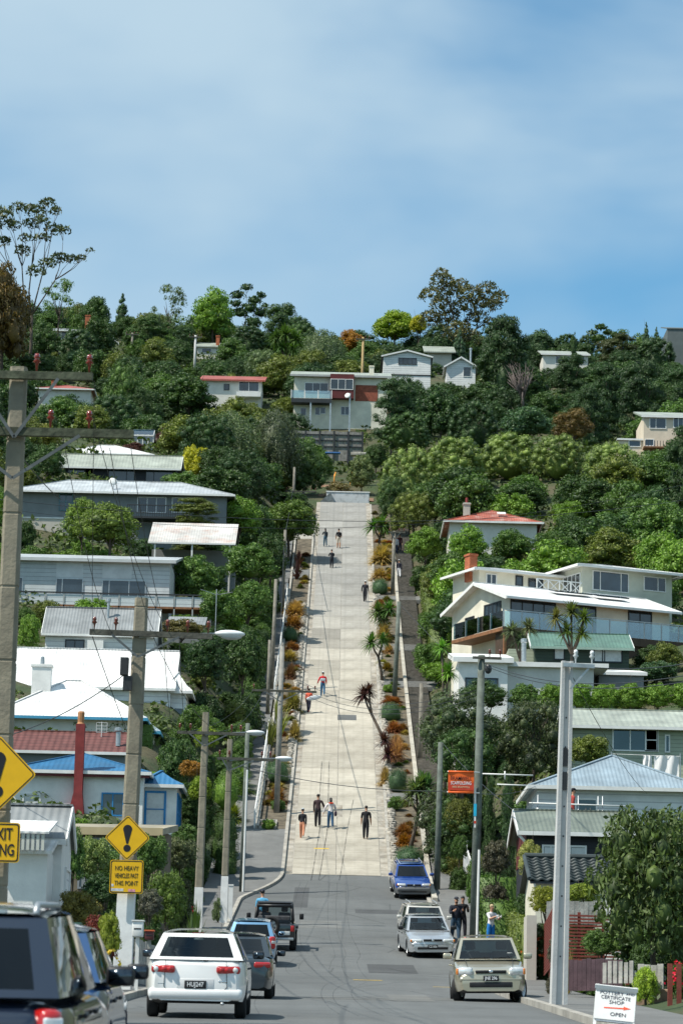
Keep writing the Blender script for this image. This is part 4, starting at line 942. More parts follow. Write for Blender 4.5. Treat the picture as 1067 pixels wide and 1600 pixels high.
def plant(kind, x0, y0, x1, y1, col, label, D=None, group=None, name=None, trunk=True, dy=0.9, zoff=None, cat=None, nolow=False):
    cx, cy = (x0 + x1) / 2, (y0 + y1) / 2
    if D is None:
        p = hit(cx, y1 - 2); D = p.y if p else 430
    c = at(cx, cy, D)
    if c.z - .25 * (y1 - y0) / 2 * D / FPX < G(c.x, D):
        p = hit(cx, y1 - .2 * (y1 - y0))
        if p and p.y < D: D = p.y; c = at(cx, cy, D)
    rx = (x1 - x0) / 2 * D / FPX; rz = (y1 - y0) / 2 * D / FPX; ry = min(rx * dy, rz * 1.6, 3.5) if kind not in ('clip',) else rx * dy
    zg = G(c.x, D); isbush = kind in ('shrub', 'clip') or (c.z - rz < zg + .6)
    root = thing(name or NAMES[kind], label, cat or ('shrub' if kind in ('shrub', 'clip') else 'tree'), (c.x, D, min(zg, c.z - rz)), 0, group)
    z0 = root.location.z
    gap = c.z - rz - zg; lim = .0 if kind in ('shrub', 'clip', 'bigleaf', 'column', 'dense', 'macro') else (.5 if D < 200 else 1.2)
    col = PAL[col] if isinstance(col, str) else tuple(q * 1.6 for q in col); j = prnd.uniform(.85, 1.15)
    col = tuple(q * j for q in col)
    if gap > lim and gap < rz * .7:
        lo = zg + lim - .15; hi = c.z + rz; inst('crown', prnd.choice(K[kind]), None, root, (0, 0, (lo + hi) / 2 - z0), prnd.uniform(0, 6.28), (rx, ry, (hi - lo) / 2), col)
    else:
        inst('crown', prnd.choice(K[kind]), None, root, (0, 0, c.z - z0), prnd.uniform(0, 6.28), (rx, ry, rz), col)
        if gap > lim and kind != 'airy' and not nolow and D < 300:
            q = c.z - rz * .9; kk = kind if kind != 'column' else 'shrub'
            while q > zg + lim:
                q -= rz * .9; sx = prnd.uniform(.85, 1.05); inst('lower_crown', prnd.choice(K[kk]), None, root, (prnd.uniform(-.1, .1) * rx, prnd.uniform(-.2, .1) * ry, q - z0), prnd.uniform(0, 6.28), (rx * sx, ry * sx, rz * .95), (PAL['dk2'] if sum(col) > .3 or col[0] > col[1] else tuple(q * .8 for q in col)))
    if trunk:
        hgt = c.z - z0 + rz * .3; inst('trunk', prnd.choice(TRUNKS), None, root, (0, 0, -.1), prnd.uniform(0, 6.28), (max(.5, rx * .75), max(.5, ry * .75), hgt))
    return root
def tussock(x0, y0, x1, y1, col, label, group=None, mesh=None, name='tussock_grass', cat='grass tuft', D=None):
    cx = (x0 + x1) / 2; p = hit(cx, y1 - 1) if D is None else at(cx, y1, D); D = p.y; r_ = (x1 - x0) / 2 * D / FPX; hgt = (y1 - y0) * D / FPX
    root = thing(name, label, cat, (p.x, D, G(p.x, D) + .08), 0, group)
    inst('blades', mesh or prnd.choice(TUSS), None, root, (0, 0, 0), prnd.uniform(0, 6), (r_ * 1.25, r_ * 1.25, hgt * 1.15), tuple(q * prnd.uniform(.85, 1.15) for q in (PAL[col] if isinstance(col, str) else col)))
    return root
def cabbage(heads, basepx, label, D=None, col='md', group=None, dead=True, name='cabbage_tree'):
    """heads: list of (px, py, radius px); basepx: trunk foot"""
    p = hit(*basepx) if D is None else at(basepx[0], basepx[1], D); D = p.y
    root = thing(name, label, 'cabbage tree', (p.x, D, min(p.z, G(p.x, D))), 0, group); o = root.location; tr = MB()
    hm = Vector((0, 0, 0)); H_ = []
    for (hx, hy, hr) in heads:
        c = at(hx, hy, D + prnd.uniform(-.4, .4)) - o; H_.append((c, hr * D / FPX)); hm += c / len(heads)
    fork = Vector((hm.x * .75, 0, hm.z * .62))
    tr.tube([(0, 0, -.2), fork * .5 + Vector((.03, 0, 0)), fork], [.13, .1, .085], 7)
    for c, r_ in H_: tr.tube([fork, (fork + c) / 2 + Vector((0, 0, -.1)), c], [.08, .065, .05], 6)
    tr.build('trunk', BARK, root, True)
    for c, r_ in H_:
        inst('leaf_head', HEAD, None, root, c, prnd.uniform(0, 6), (r_ * 1.5,) * 3, tuple(q * prnd.uniform(.85, 1.2) for q in PAL[col]))
    return root
def hedge(label, x0, x1, y0, y1, z0, z1, col, lsz=.07, dens=90, name='clipped_hedge', rz=0, top=1.0, wob=.06):
    """box hedge in metres, centre at the middle of the foot"""
    cx, cy = (x0 + x1) / 2, (y0 + y1) / 2; a, b, h_ = (x1 - x0) / 2, (y1 - y0) / 2, z1 - z0
    P = []; N = []
    for n_, (u, v) in (((0, 0, 1), (a, b)), ((0, -1, 0), (a, h_ / 2)), ((-1, 0, 0), (b, h_ / 2)), ((1, 0, 0), (b, h_ / 2))):
        k = int(4 * u * v * dens); s_ = rng.uniform(-1, 1, (k, 2))
        if n_[2]: p = np.stack([s_[:, 0] * u, s_[:, 1] * v, np.full(k, h_)], 1)
        elif n_[1]: p = np.stack([s_[:, 0] * u, np.full(k, -b), (s_[:, 1] + 1) * v], 1)
        else: p = np.stack([np.full(k, n_[0] * a), s_[:, 0] * u, (s_[:, 1] + 1) * v], 1)
        sl = slope(cy) if y1 - y0 > 3 else 0
        p[:, 2] += p[:, 1] * sl
        p += np.array(n_) * (wob * np.sin(p[:, 0:1] * 2.1 + p[:, 2:3] * 1.7 + p[:, 1:2] * 1.3)) + rng.normal(size=(k, 3)) * .035
        P.append(p); N.append(np.array(n_) + rng.normal(size=(k, 3)) * .7)
    P = np.concatenate(P); N = np.concatenate(N); lv = leaf_quads(P, N, lsz * (.6 + .8 * rng.random(len(P))), .5)
    sl = slope(cy) if y1 - y0 > 3 else 0
    cv = np.array([(sx * (a - .05), sy * (b - .05), sz + sy * b * sl) for sz in (-.6, h_ - .05) for sx, sy in ((-1, -1), (1, -1), (1, 1), (-1, 1))])
    q = [(0, 3, 2, 1), (4, 5, 6, 7), (0, 1, 5, 4), (1, 2, 6, 5), (2, 3, 7, 6), (3, 0, 4, 7)]
    me = np_mesh('hedge', np.concatenate([cv, lv]), np.concatenate([np.array(q), (np.arange(len(P) * 4) + 8).reshape(-1, 4)]), (), LEAF)
    o = bpy.data.objects.new(name, me); COL.objects.link(o); o.location = (cx, cy, z0); o.rotation_euler = (0, 0, rz); o.color = (*[q_ for q_ in (PAL[col] if isinstance(col, str) else col)], 1)
    return tag(o, label, 'hedge')
def blossom(root, n, r, col, z=0, sz=.05, off=(0, 0)):
    d = unit(rng.normal(size=(n, 3))); d[:, 2] = abs(d[:, 2]); d[:, 1] = -abs(d[:, 1]); P = d * np.array(r) * (.95 + .15 * rng.random((n, 1))) + np.array([off[0], off[1], z])
    lv = leaf_quads(np.repeat(P, 3, 0) + rng.normal(size=(n * 3, 3)) * sz * .4, np.repeat(d, 3, 0) + rng.normal(size=(n * 3, 3)) * .5, np.full(n * 3, sz), .8)
    o = inst('blossom', np_mesh('blossom', lv, np.arange(n * 12).reshape(-1, 4), (), GRASSY), None, root, (0, 0, 0), 0, (1, 1, 1), col); o['kind'] = 'stuff'
    return o
def gum(name, label, clumps, foot, D, col, per=150, lsz=.3, lean=0, core=.55, sq=.6, limb=1.0, fork=.45, grow=1.0):
    p = at(foot[0], foot[1], D); root = thing(name, label, 'tree', p); o = root.location; k = D / FPX; cl = []; tr = MB()
    top = Vector((0, 0, 0))
    for (x, y, r_) in clumps:
        c = at(x, y, D + prnd.uniform(-2.5, 2.5)) - o; cl.append((tuple(c), r_ * k * grow, sq)); top += c / len(clumps)
    f1 = Vector((top.x * .5 + lean, 0, top.z * fork)); tr.tube([(0, 0, -1), f1 * .5 + Vector((.15, 0, 0)), f1], [.42 * limb, .34 * limb, .28 * limb], 8)
    order = sorted(cl, key=lambda q: math.atan2(q[0][0] - f1.x, q[0][2] - f1.z)); nh = max(2, len(order) // 4)
    for h_ in range(nh):
        part = order[h_ * len(order) // nh:(h_ + 1) * len(order) // nh]; ctr = sum((Vector(q[0]) for q in part), Vector()) / len(part)
        hub = f1.lerp(ctr, .55) + Vector((prnd.uniform(-.4, .4), prnd.uniform(-.4, .4), 0)); mid = f1.lerp(hub, .5) + Vector((prnd.uniform(-.5, .5), 0, -.25))
        tr.tube([f1, mid, hub], [.2 * limb, .16 * limb, .12 * limb], 6)
        for (c, r_, _) in part:
            c = Vector(c); m = hub.lerp(c, .5) + Vector((prnd.uniform(-.4, .4), prnd.uniform(-.3, .3), prnd.uniform(-.5, .1)))
            tr.tube([hub, hub.lerp(m, .5) + Vector((prnd.uniform(-.15, .15), 0, -.1)), m, c], [.1 * limb, .085 * limb, .065 * limb, .03 * limb], 5)
            for q in range(3): e = c + Vector((prnd.uniform(-1, 1), prnd.uniform(-1, 1), prnd.uniform(-.3, 1))) * r_ * .9; tr.tube([m.lerp(c, .6), e], [.04 * limb, .012], 3)
    tr.build('trunk', BARK, root, True)
    sc = max(r_ for _, r_, _ in cl) / .3
    me = crown_mesh('crown', [((c[0] / sc, c[1] / sc, c[2] / sc), r_ / sc, s_) for c, r_, s_ in cl], per, lsz / sc, .35, 1.0, core)
    inst('crown', me, None, root, (0, 0, 0), 0, (sc,) * 3, PAL[col] if isinstance(col, str) else tuple(q * 1.5 for q in col))
    return root
# ---- skyline
gum('gum_tree', 'tall sparse gum tree with bare forking limbs against the sky', [(8,338,14),(30,326,14),(55,330,16),(75,318,12),(20,352,13),(48,350,12),(85,360,14),(100,360,11),(66,372,11),(-15,350,18),(-20,385,18),(5,378,12),(95,404,13),(75,412,13),(112,406,11),(128,404,8),(142,392,6),(58,424,14),(88,330,10),(36,392,12),(-5,330,14),(40,372,10),(66,345,12)], (45, 585), 385, (.04, .055, .028), 230, .3, core=.3, limb=.62, fork=.42, grow=1.15)
gum('gum_tree', 'leafy brownish gum tree standing tallest on the ridge', [(690,440,16),(672,462,15),(702,458,18),(718,448,14),(690,480,17),(735,462,18),(762,455,16),(780,466,12),(755,478,17),(725,482,18),(700,500,18),(672,500,16),(745,500,16),(715,520,20),(770,478,12),(690,428,10),(730,530,20),(765,505,10)], (718, 590), 430, (.06, .064, .03), 420, .3, limb=.7, core=.28, sq=.75, grow=1.2)
plant('round', -65, 400, 78, 615, 'bz', 'big rounded bronze tree below the sparse gum', D=372)
plant('airy', 55, 432, 132, 535, 'md', 'airy green tree between the bronze tree and the dark conifer', D=405)
plant('round', 118, 455, 182, 535, 'dk2', 'dark leafy tree beside the orange chimney', D=440)
plant('conifer', 168, 452, 214, 540, 'dk', 'pointed dark conifer on the skyline', D=450)
plant('round', 100, 485, 160, 545, 'md', 'mid green tree behind the brick chimney house', D=445)
plant('airy', 228, 442, 300, 560, 'gy', 'tall grey green tree with feathery top on the ridge', D=430); plant('fine', 215, 480, 260, 560, 'gy', 'grey green tree under the feathery ridge tree', D=420)
plant('round', 290, 446, 378, 545, 'br', 'bright green spreading tree on the ridge', D=436)
gum('shaggy_pine_tree', 'shaggy dark pine with ragged crown on the ridge', [(372,462,12),(385,450,10),(398,470,12),(408,462,9),(390,482,14),(375,490,14),(408,490,14),(415,478,7),(395,505,15),(370,475,10)], (392, 560), 440, 'dk', 200, .3, limb=.6, core=.7)
plant('macro', 405, 470, 478, 560, 'dk2', 'dark cypress with swept branches right of the shaggy pine', D=430)
plant('dense', 350, 505, 430, 560, 'dk', 'dark rounded tree under the shaggy pine', D=418); plant('dense', 430, 500, 500, 570, 'dk2', 'dark tree between the swept cypress and the cabbage tree', D=420)
plant('weep', 462, 508, 545, 600, 'gy', 'soft grey green eucalypt behind the balcony house', D=395)
plant('fine', 375, 540, 440, 610, 'gy', 'pale grey green tree right of the red eaved house', D=385)
plant('round', 520, 512, 580, 560, 'og', 'orange bronze tree on the skyline', D=440); plant('round', 540, 525, 600, 590, 'md', 'green tree behind the wooden pole', D=415)
plant('round', 574, 478, 660, 545, 'yg', 'bright yellow green dome tree on the skyline', D=445); plant('round', 636, 488, 670, 530, 'yl', 'small golden yellow tree beside the dome tree', D=440)
plant('fine', 650, 500, 720, 565, 'dk', 'dark bushy tree at the foot of the ridge gum', D=440); plant('conifer', 700, 510, 735, 575, 'bl', 'young bluish conifer near the metal flue', D=425)
plant('macro', 737, 488, 838, 650, 'dk', 'massive dark evergreen tree right of the white gabled houses', D=372); plant('dense', 742, 500, 832, 600, 'dk', 'dense dark upper crown of evergreen beside the metal flue', D=378)
for i, (a, b) in enumerate(((815, 870), (860, 910), (900, 940))): plant('dense', a, 518 + i, b, 562, 'dk', 'dark clipped looking shelter trees lined along the skyline', D=455, group='shelter trees on the skyline')
plant('column', 887, 516, 905, 582, 'dk2', 'slim dark pencil cypress in front of the skyline house', D=405)
gum('shaggy_pine_tree', 'windswept shaggy pine right of the slim cypress', [(925,520,8),(938,512,9),(950,520,8),(960,525,7),(935,530,12),(952,535,10)], (940, 575), 440, 'dk2', 200, .3, limb=.5, core=.7)
plant('macro', 925, 520, 1010, 590, (.035, .045, .02), 'broad olive dark evergreen on the right skyline', D=418); plant('dense', 985, 522, 1060, 600, 'dk', 'dark evergreen next to the slate gabled house', D=415)
plant('conifer', 1000, 500, 1018, 545, 'bl', 'little spiky pine tops poking above the evergreens', D=435, group='spiky pines'); plant('conifer', 1016, 508, 1034, 548, 'bl', 'little spiky pine tops poking above the evergreens', D=435, group='spiky pines')
for i, (a, b, c, d, D_) in enumerate(((900, 560, 985, 680, 345), (960, 560, 1050, 690, 340), (1015, 570, 1100, 680, 350), (880, 600, 960, 700, 318), (1035, 660, 1110, 800, 245))):
    plant('macro', a, b, c, d, 'dk', ('dark shelved macrocarpa below the windswept pine', 'dark shelved macrocarpa behind the peach house', 'dark shelved macrocarpa below the slate gabled house', 'dark shelved macrocarpa beside the bronze shrub tree', 'dark macrocarpa in front of the peach house')[i], D=D_, group='hillside macrocarpas' if i < 4 else None)
plant('macro', 865, 550, 925, 640, 'dk', 'dark tree beneath the slim cypress', D=380)
# bare tree
def bare(label, x0, y0, x1, y1, D):
    p = at((x0 + x1) / 2, y1, D); root = thing('bare_tree', label, 'tree', p); tr = MB(); k = D / FPX; hh = (y1 - y0) * k; ww = (x1 - x0) / 2 * k
    for i in range(26):
        a = prnd.uniform(0, 6.28); e = Vector((math.cos(a) * ww * prnd.uniform(.2, 1), math.sin(a) * ww * .6, hh * prnd.uniform(.6, 1))); s_ = Vector((0, 0, hh * prnd.uniform(.1, .4)))
        tr.tube([s_, s_.lerp(e, .5) + Vector((prnd.uniform(-.3, .3), 0, -.2)), e], [.09, .06, .02], 4)
        for q in range(3):
            m = s_.lerp(e, prnd.uniform(.5, .9)); tr.tube([m, m + Vector((prnd.uniform(-1, 1), prnd.uniform(-.6, .6), prnd.uniform(.4, 1.2)))], [.035, .012], 3)
    tr.tube([(0, 0, -.5), (0, 0, hh * .5)], [.25, .1], 6).build('branches', pm('bare_twigs', (.16, .13, .12), .9, .2, 5), root, True)
bare('bare grey twiggy tree among the dark evergreens', 790, 565, 842, 640, 352)
plant('fine', 855, 635, 935, 700, 'bz', 'brownish twiggy shrub tree left of the macrocarpas', D=300)
RID = [('round', 'md'), ('fine', 'dk2'), ('dense', 'dk'), ('round', 'dk2'), ('macro', 'dk2'), ('airy', 'md')]
for i in range(20):
    x = i * 56 + prnd.uniform(-15, 15); k_, cl = RID[i % 6]; tp = (500 if x < 480 else 522) + prnd.uniform(-12, 14)
    plant(k_, x - 38, tp, x + 38, tp + 75, cl, 'leafy background tree closing the skyline', D=prnd.uniform(452, 475), group='background trees of the skyline')
for (a, b, c, d, k_, cl, lb, D_) in ((130, 555, 185, 600, 'round', 'md', 'green tree in front of the dark brown annex', 400), (40, 550, 100, 600, 'fine', 'dk2', 'dark tree in front of the brick chimney house', 405), (660, 1125, 790, 1250, 'fine', 'dk2', 'dark lower bush of the pittosporum beside the steps', 149), (700, 1060, 806, 1118, 'fine', 'dk2', 'dark bush against the flat white house wall', 166), (790, 1064, 850, 1120, 'shrub', 'md', 'green bush below the stepped white roof', 166), (120, 1325, 215, 1390, 'shrub', 'md', 'green garden bush in front of the tan shed', 96), (160, 1290, 240, 1350, 'shrub', 'md', 'leafy bush at the tan shed corner', 99)): plant(k_, a, b, c, d, cl, lb, D=D_)
# ---- slopes behind the street head
plant('macro', 575, 588, 650, 700, 'dk', 'dark trees crowding the brick house on the right', D=318, group='dark trees by the brick house'); plant('dense', 590, 640, 680, 720, 'dk2', 'dark trees crowding the brick house on the right', D=308, group='dark trees by the brick house')
plant('round', 640, 600, 740, 700, 'dk', 'dark round tree below the white gabled house', D=330); plant('dense', 690, 620, 790, 710, 'dk', 'dense dark tree in front of the massive evergreen', D=318); plant('round', 770, 630, 870, 700, 'bl', 'bluish dark tree between evergreens and the pale leafy mass', D=315)
cabbage([(432,528,15),(446,522,17),(462,530,16),(440,542,13),(458,545,13)], (450, 588), 'tall cabbage tree with several heads behind the red eaved house', D=378, col='md')
plant('weep', 298, 634, 420, 770, 'gy', 'large grey green weeping tree left of the street head', D=287); plant('weep', 380, 630, 482, 760, (.045, .062, .04), 'dull green weeping tree nearest the board fence', D=292)
plant('fine', 430, 690, 520, 790, 'dk2', 'dark shrubby tree at the street head', D=296); plant('shrub', 395, 770, 520, 812, 'dk', 'dark wide shrub beside the grey wedge at the street head', D=290)
for i, (a, b, c, d, D_) in enumerate(((585, 692, 690, 808, 272), (650, 676, 770, 790, 282), (740, 670, 850, 770, 288), (820, 672, 920, 770, 285), (905, 686, 1012, 790, 278))): plant('dense', a, b, c, d, (.085, .125, .038), 'pale green billowing fine leaved tree ' + ('beside the street head', 'behind the rusty roof chimney', 'directly above the rusty roof', 'between the rusty roof and the bronze shrub tree', 'left of the peach house')[i], D=D_, group='billowing pale trees')
for i, (a, b, c, d, D_, cl) in enumerate(((578, 740, 650, 830, 266, 'dk2'), (630, 745, 730, 840, 262, 'md'), (600, 760, 690, 850, 258, 'ol'))): plant('fine', a, b, c, d, cl, ('dark', 'mid green', 'olive')[i] + ' scrub tree right of the street head', D=D_, group='scrub at the street head')
for i, (a, b, c, d, D_, cl) in enumerate(((770, 735, 870, 810, 262, 'md'), (850, 740, 950, 830, 258, 'dk2'), (930, 740, 1030, 850, 252, 'md'), (1000, 780, 1080, 890, 240, 'dk2'), (890, 800, 1010, 880, 240, 'md'), (1020, 850, 1090, 930, 225, 'md'))): plant('round', a, b, c, d, cl, 'leafy green tree ' + ('above the rusty roof skylight', 'right of the rusty roof', 'below the peach house', 'at the far end of the cream house roof', 'behind the cream house upper storey', 'against the cream house end wall')[i], D=D_, group='trees above the cream house')
for i, (a, b, c, d, D_, cl) in enumerate(((690, 818, 770, 900, 226, 'br'), (755, 822, 840, 890, 226, 'md'), (825, 825, 910, 890, 224, 'md'))): plant('round', a, b, c, d, cl, 'big glossy laurel shrub ' + ('behind the orange chimney', 'below the middle of the rusty roof', 'above the cream house roof railing')[i], D=D_, group='laurels below the rusty roof', name='laurel_shrub', cat='shrub')
plant('shrub', 628, 818, 700, 885, 'br', 'bright glossy shrub above the clipped hedge by the steps', D=244)
plant('round', 660, 860, 740, 930, 'md', 'leafy tree left of the orange chimney', D=218)
hedge('tall clipped pale green hedge beside the upper steps', CX + 6.5, CX + 8.6, 212, 240, prof(226) + .2, prof(226) + 2.3, (.085, .125, .035), .06, 60)
# ---- right of the steps
for i, (a, b, c, d, cl, lb) in enumerate(((640, 945, 720, 1020, 'md', 'mid green shrub right of the green pole'), (690, 955, 760, 1020, 'br', 'bright shrub left of the flat white house'), (730, 935, 790, 1010, 'ol', 'olive shrub under the cream house deck'), (640, 1000, 700, 1065, 'md', 'rounded shrub beside the leaning green pole'), (655, 1030, 715, 1075, 'br', 'bright bush against the big dark pittosporum'), (690, 905, 760, 970, 'ol', 'bronze tinted shrub below the orange chimney'), (985, 1030, 1067, 1075, 'bl', 'bluish shrub in front of the garage'), (745, 960, 800, 1020, 'dk2', 'dark shrub under the left end of the deck'))): plant('shrub', a, b, c, d, cl, lb)
cabbage([(868, 965, 17), (892, 955, 18), (912, 965, 16), (885, 985, 17), (908, 990, 15)], (893, 1045), 'many headed cabbage tree in front of the cream house deck', D=178, col=None or 'ol')
cabbage([(800, 985, 16), (825, 980, 16), (812, 1000, 15)], (812, 1035), 'pale spiky cabbage tree under the deck left end', D=180, col='gy')
cabbage([(700, 1050, 17), (690, 1012, 15)], (697, 1085), 'spiky cabbage tree left of the flat white house', D=163, col='lt')
plant('fine', 632, 1075, 800, 1225, (.030, .046, .024), 'big dark pittosporum tree right of the steps', D=152); plant('fine', 760, 1075, 905, 1220, (.034, .048, .024), 'dark rounded tree left of the washing line', D=150); plant('shrub', 880, 1145, 960, 1205, 'ol', 'olive shrub with orange tips beside the pale green house', D=146)
for i in range(6): plant('shrub', 836 + i * 40, 1064, 890 + i * 42, 1118, 'br', 'glossy bright laurel hedge bush above the sage roof', D=158, group='laurel hedge above the sage roof', name='laurel_shrub')
plant('column', 751, 1206, 779, 1302, 'dk2', 'narrow dark conifer next to the orange banner pole', D=131); plant('column', 780, 1208, 808, 1300, 'dk', 'narrow dark conifer next to the white house wall', D=130)
plant('bigleaf', 688, 1238, 748, 1325, (.06, .07, .015), 'yellowish leaved shrub under the orange banner', D=148, name='shrub', cat='shrub')
plant('shrub', 700, 1300, 735, 1355, 'md', 'green shrub beside the white picket rail', D=143); plant('shrub', 748, 1308, 802, 1380, (.05, .05, .04), 'dusky shrub behind the clipped hedges', D=118); plant('shrub', 802, 1308, 852, 1385, 'cream', 'cream tipped shrub at the dark timber house corner', D=104); plant('shrub', 735, 1345, 790, 1400, 'dk2', 'dark shrub above the upper clipped hedge', D=122)
v = plant('bigleaf', 822, 1378, 880, 1440, (.13, .15, .02), 'yellow green vine with orange flowers on the garage corner', D=91, name='flowering_vine', cat='vine'); blossom(v, 40, (.7, .6, .8), (.55, .10, .03), .7, .05)
plant('bigleaf', 875, 1375, 945, 1420, (.11, .15, .025), 'bright green vine along the garage wall', D=92, name='climbing_vine', cat='vine')
hedge('upper clipped green hedge along the right footpath', 5.75, 7.6, 120, 121.5, prof(120.5), 7.75, 'md', .055, 170)
hedge('lower clipped green hedge beside the woman in white', 5.62, 7.1, 111.8, 113.2, prof(112), 6.3, 'md', .05, 190)
hedge('tall narrow clipped hedge running back from the footpath', 6.25, 6.85, 98, 106, prof(102), prof(102) + 1.75, (.11, .15, .045), .05, 120)
plant('shrub', 726, 1330, 758, 1405, 'md', 'leafy shrub with red flowers at the path edge', D=131)
b_ = plant('shrub', 805, 1455, 832, 1480, 'md', 'pink flowering bush by the clipped hedge', D=99); blossom(b_, 26, (.3, .3, .3), (.75, .06, .22), .25, .05)
RH = plant('bigleaf', 912, 1226, 1130, 1488, (.034, .055, .018), 'large glossy rhododendron tree over the pavement', D=73, nolow=True)
for (a, b, c, d, cl, lb) in ((905, 1448, 972, 1505, 'md', 'dark green bush above the plum gate'), (975, 1465, 1055, 1530, 'dk2', 'dark bush behind the grey boards'), (1040, 1478, 1085, 1540, 'ol', 'olive bush behind the rust red stakes'), (852, 1455, 890, 1520, (.06, .06, .05), 'grey leaved shrub at the slat fence corner')): plant('shrub', a, b, c, d, cl, lb, D=75)
plant('bigleaf', 985, 1502, 1032, 1568, (.16, .24, .03), 'lush lime green leafy plant on the low wall', D=67, name='shrub', cat='shrub')
b_ = plant('shrub', 1040, 1500, 1085, 1580, 'md', 'red rose bush at the rust red stakes', D=66); blossom(b_, 40, (.35, .3, .5), (.55, .01, .05), .6, .035)
tussock(868, 1460, 905, 1525, 'tan', 'dry straw grass beside the plum gate', D=76, mesh=FLAX, name='dry_grass')
# ---- left side
plant('bigleaf', 92, 768, 168, 862, (.075, .12, .025), 'bright leafy tree in front of the long grey house', D=222, name='tree'); plant('round', 112, 778, 232, 872, (.075, .115, .025), 'big bright green tree below the satellite dish', D=218)
plant('macro', 262, 778, 350, 828, 'ol', 'golden olive cypress beside the balcony', D=233); plant('round', 325, 768, 420, 850, 'br', 'bright green tree behind the rusty carport', D=238); plant('round', 400, 775, 505, 862, (.06, .10, .022), 'broad green tree overhanging the upper street', D=254); plant('shrub', 340, 845, 440, 920, 'md', 'green bank shrub between the carport and the street trees', D=220); plant('shrub', 260, 862, 350, 930, 'md', 'green bank shrub under the rusty carport roof', D=214)
plant('round', 385, 830, 460, 920, 'dk2', 'dark street side tree on the upper left bank', D=232); plant('round', 350, 900, 430, 985, 'md', 'rounded street side tree left of the letterbox', D=210); plant('shrub', 300, 915, 380, 990, 'md', 'green shrub behind the clothes line', D=205); plant('shrub', 235, 965, 330, 1005, (.075, .07, .03), 'brownish creeper spilling over the grey roof', D=194)
plant('round', 280, 985, 365, 1085, 'dk', 'dark tree behind the street lamp arm', D=182); plant('round', 340, 975, 420, 1090, 'dk2', 'dark green tree beside the left footpath', D=186)
plant('shrub', 25, 955, 68, 1012, 'br', 'bright conifer like shrub left of the grey roof', D=186); plant('round', 20, 810, 62, 870, 'dk2', 'dark tree at the corner of the long grey house', D=226); plant('fine', 40, 690, 110, 760, 'dk2', 'dark shrub tree left of the black house', D=258); plant('round', 30, 660, 100, 720, (.09, .10, .02), 'yellowish tree left of the pale hip roof', D=272)
t_ = tussock(342, 1076, 405, 1128, 'lime', 'large fresh green ornamental grass clump above the footpath', D=168, name='ornamental_grass'); tussock(338, 1110, 392, 1150, 'lime', 'smaller fresh green ornamental grass clump below the large one', D=160, name='ornamental_grass')
hedge('clipped hedge in front of the white roofed house', -14.5, -10.2, 163, 165, G(-12, 164) - .5, G(-12, 164) + .9, 'md', .06, 90)
plant('shrub', 243, 1145, 312, 1250, 'dk2', 'large dark shrub right of the pale blue bay', D=150); plant('shrub', 275, 1185, 320, 1222, 'og', 'orange leaved shrub between the poles', D=147); plant('shrub', 292, 1210, 335, 1262, 'yg', 'yellow green shrub between the poles', D=144); plant('clip', 330, 1205, 380, 1268, 'br', 'clipped dome shrub beside the left footpath', D=147); plant('shrub', 300, 1130, 345, 1180, 'yg', 'pale yellow variegated shrub under the crossarm', D=157)
hedge('stepped clipped hedge behind the second white based pole', -8.4, -6.5, 141, 144, G(-7.4, 142) - .5, G(-7.4, 142) + 1.2, 'dk2', .06, 110); hedge('lower stepped clipped hedge by the left footpath', -8.2, -6.4, 131, 139, G(-7.2, 135) - .5, G(-7.2, 135) + 1.4, 'dk2', .06, 100); hedge('clipped hedge block beside the white gate post', -7.9, -6.4, 124, 130, G(-7, 127) - .3, G(-7, 127) + 1.5, 'dk', .06, 100)
b_ = plant('shrub', 262, 1285, 318, 1330, 'md', 'rose bush with bright red blooms', D=118); blossom(b_, 24, (.6, .5, .5), (.6, .015, .05), .55, .08, (.0, -.1))
plant('shrub', 248, 1305, 315, 1372, (.055, .07, .04), 'greyish shrub in front of the red rose bush', D=108); plant('bigleaf', 222, 1350, 300, 1470, (.055, .09, .02), 'big glossy round bush right of the yellow sign', D=92, name='shrub', cat='shrub')
b_ = plant('shrub', 212, 1385, 258, 1445, (.06, .065, .06), 'purple flowering lavender bush behind the pole', D=84); blossom(b_, 120, (.4, .35, .5), (.16, .11, .26), .6, .035)
plant('round', 88, 1290, 140, 1395, 'md', 'slender young tree beside the stucco building', D=84); plant('shrub', 112, 1302, 178, 1385, (.10, .14, .05), 'pale green feathery bush below the tan shed', D=86); plant('shrub', 165, 1330, 225, 1410, 'dk2', 'dark shrub behind the yellow signs', D=88); plant('shrub', 125, 1360, 200, 1425, 'dk', 'dark bush under the pale feathery one', D=84)
b_ = plant('shrub', 84, 1385, 160, 1465, (.09, .085, .025), 'mustard flowered shrub beside the stucco wall', D=73); blossom(b_, 90, (.6, .5, .6), (.45, .27, .02), .5, .045)
plant('shrub', 118, 1425, 188, 1520, 'red', 'dark red leaved bush behind the near cars', D=66); b_ = plant('shrub', 150, 1420, 192, 1510, (.11, .14, .02), 'yellow flowered rose bush beside the white pole base', D=65); blossom(b_, 22, (.28, .28, .5), (.65, .48, .08), .6, .05)
tussock(285, 1330, 330, 1400, 'lt', 'pale flax clump beside the first white based pole', D=105, mesh=FLAX, name='flax_bush', cat='flax'); tussock(285, 1380, 312, 1450, 'gy', 'grey green flax clump behind the white hatchback', D=98, mesh=FLAX, name='flax_bush', cat='flax')
plant('shrub', 200, 1298, 268, 1385, 'md', 'leafy shrub hiding the tan shed side wall', D=96); plant('shrub', 330, 1400, 352, 1440, 'gy', 'low grey shrub at the hedge foot', D=122)
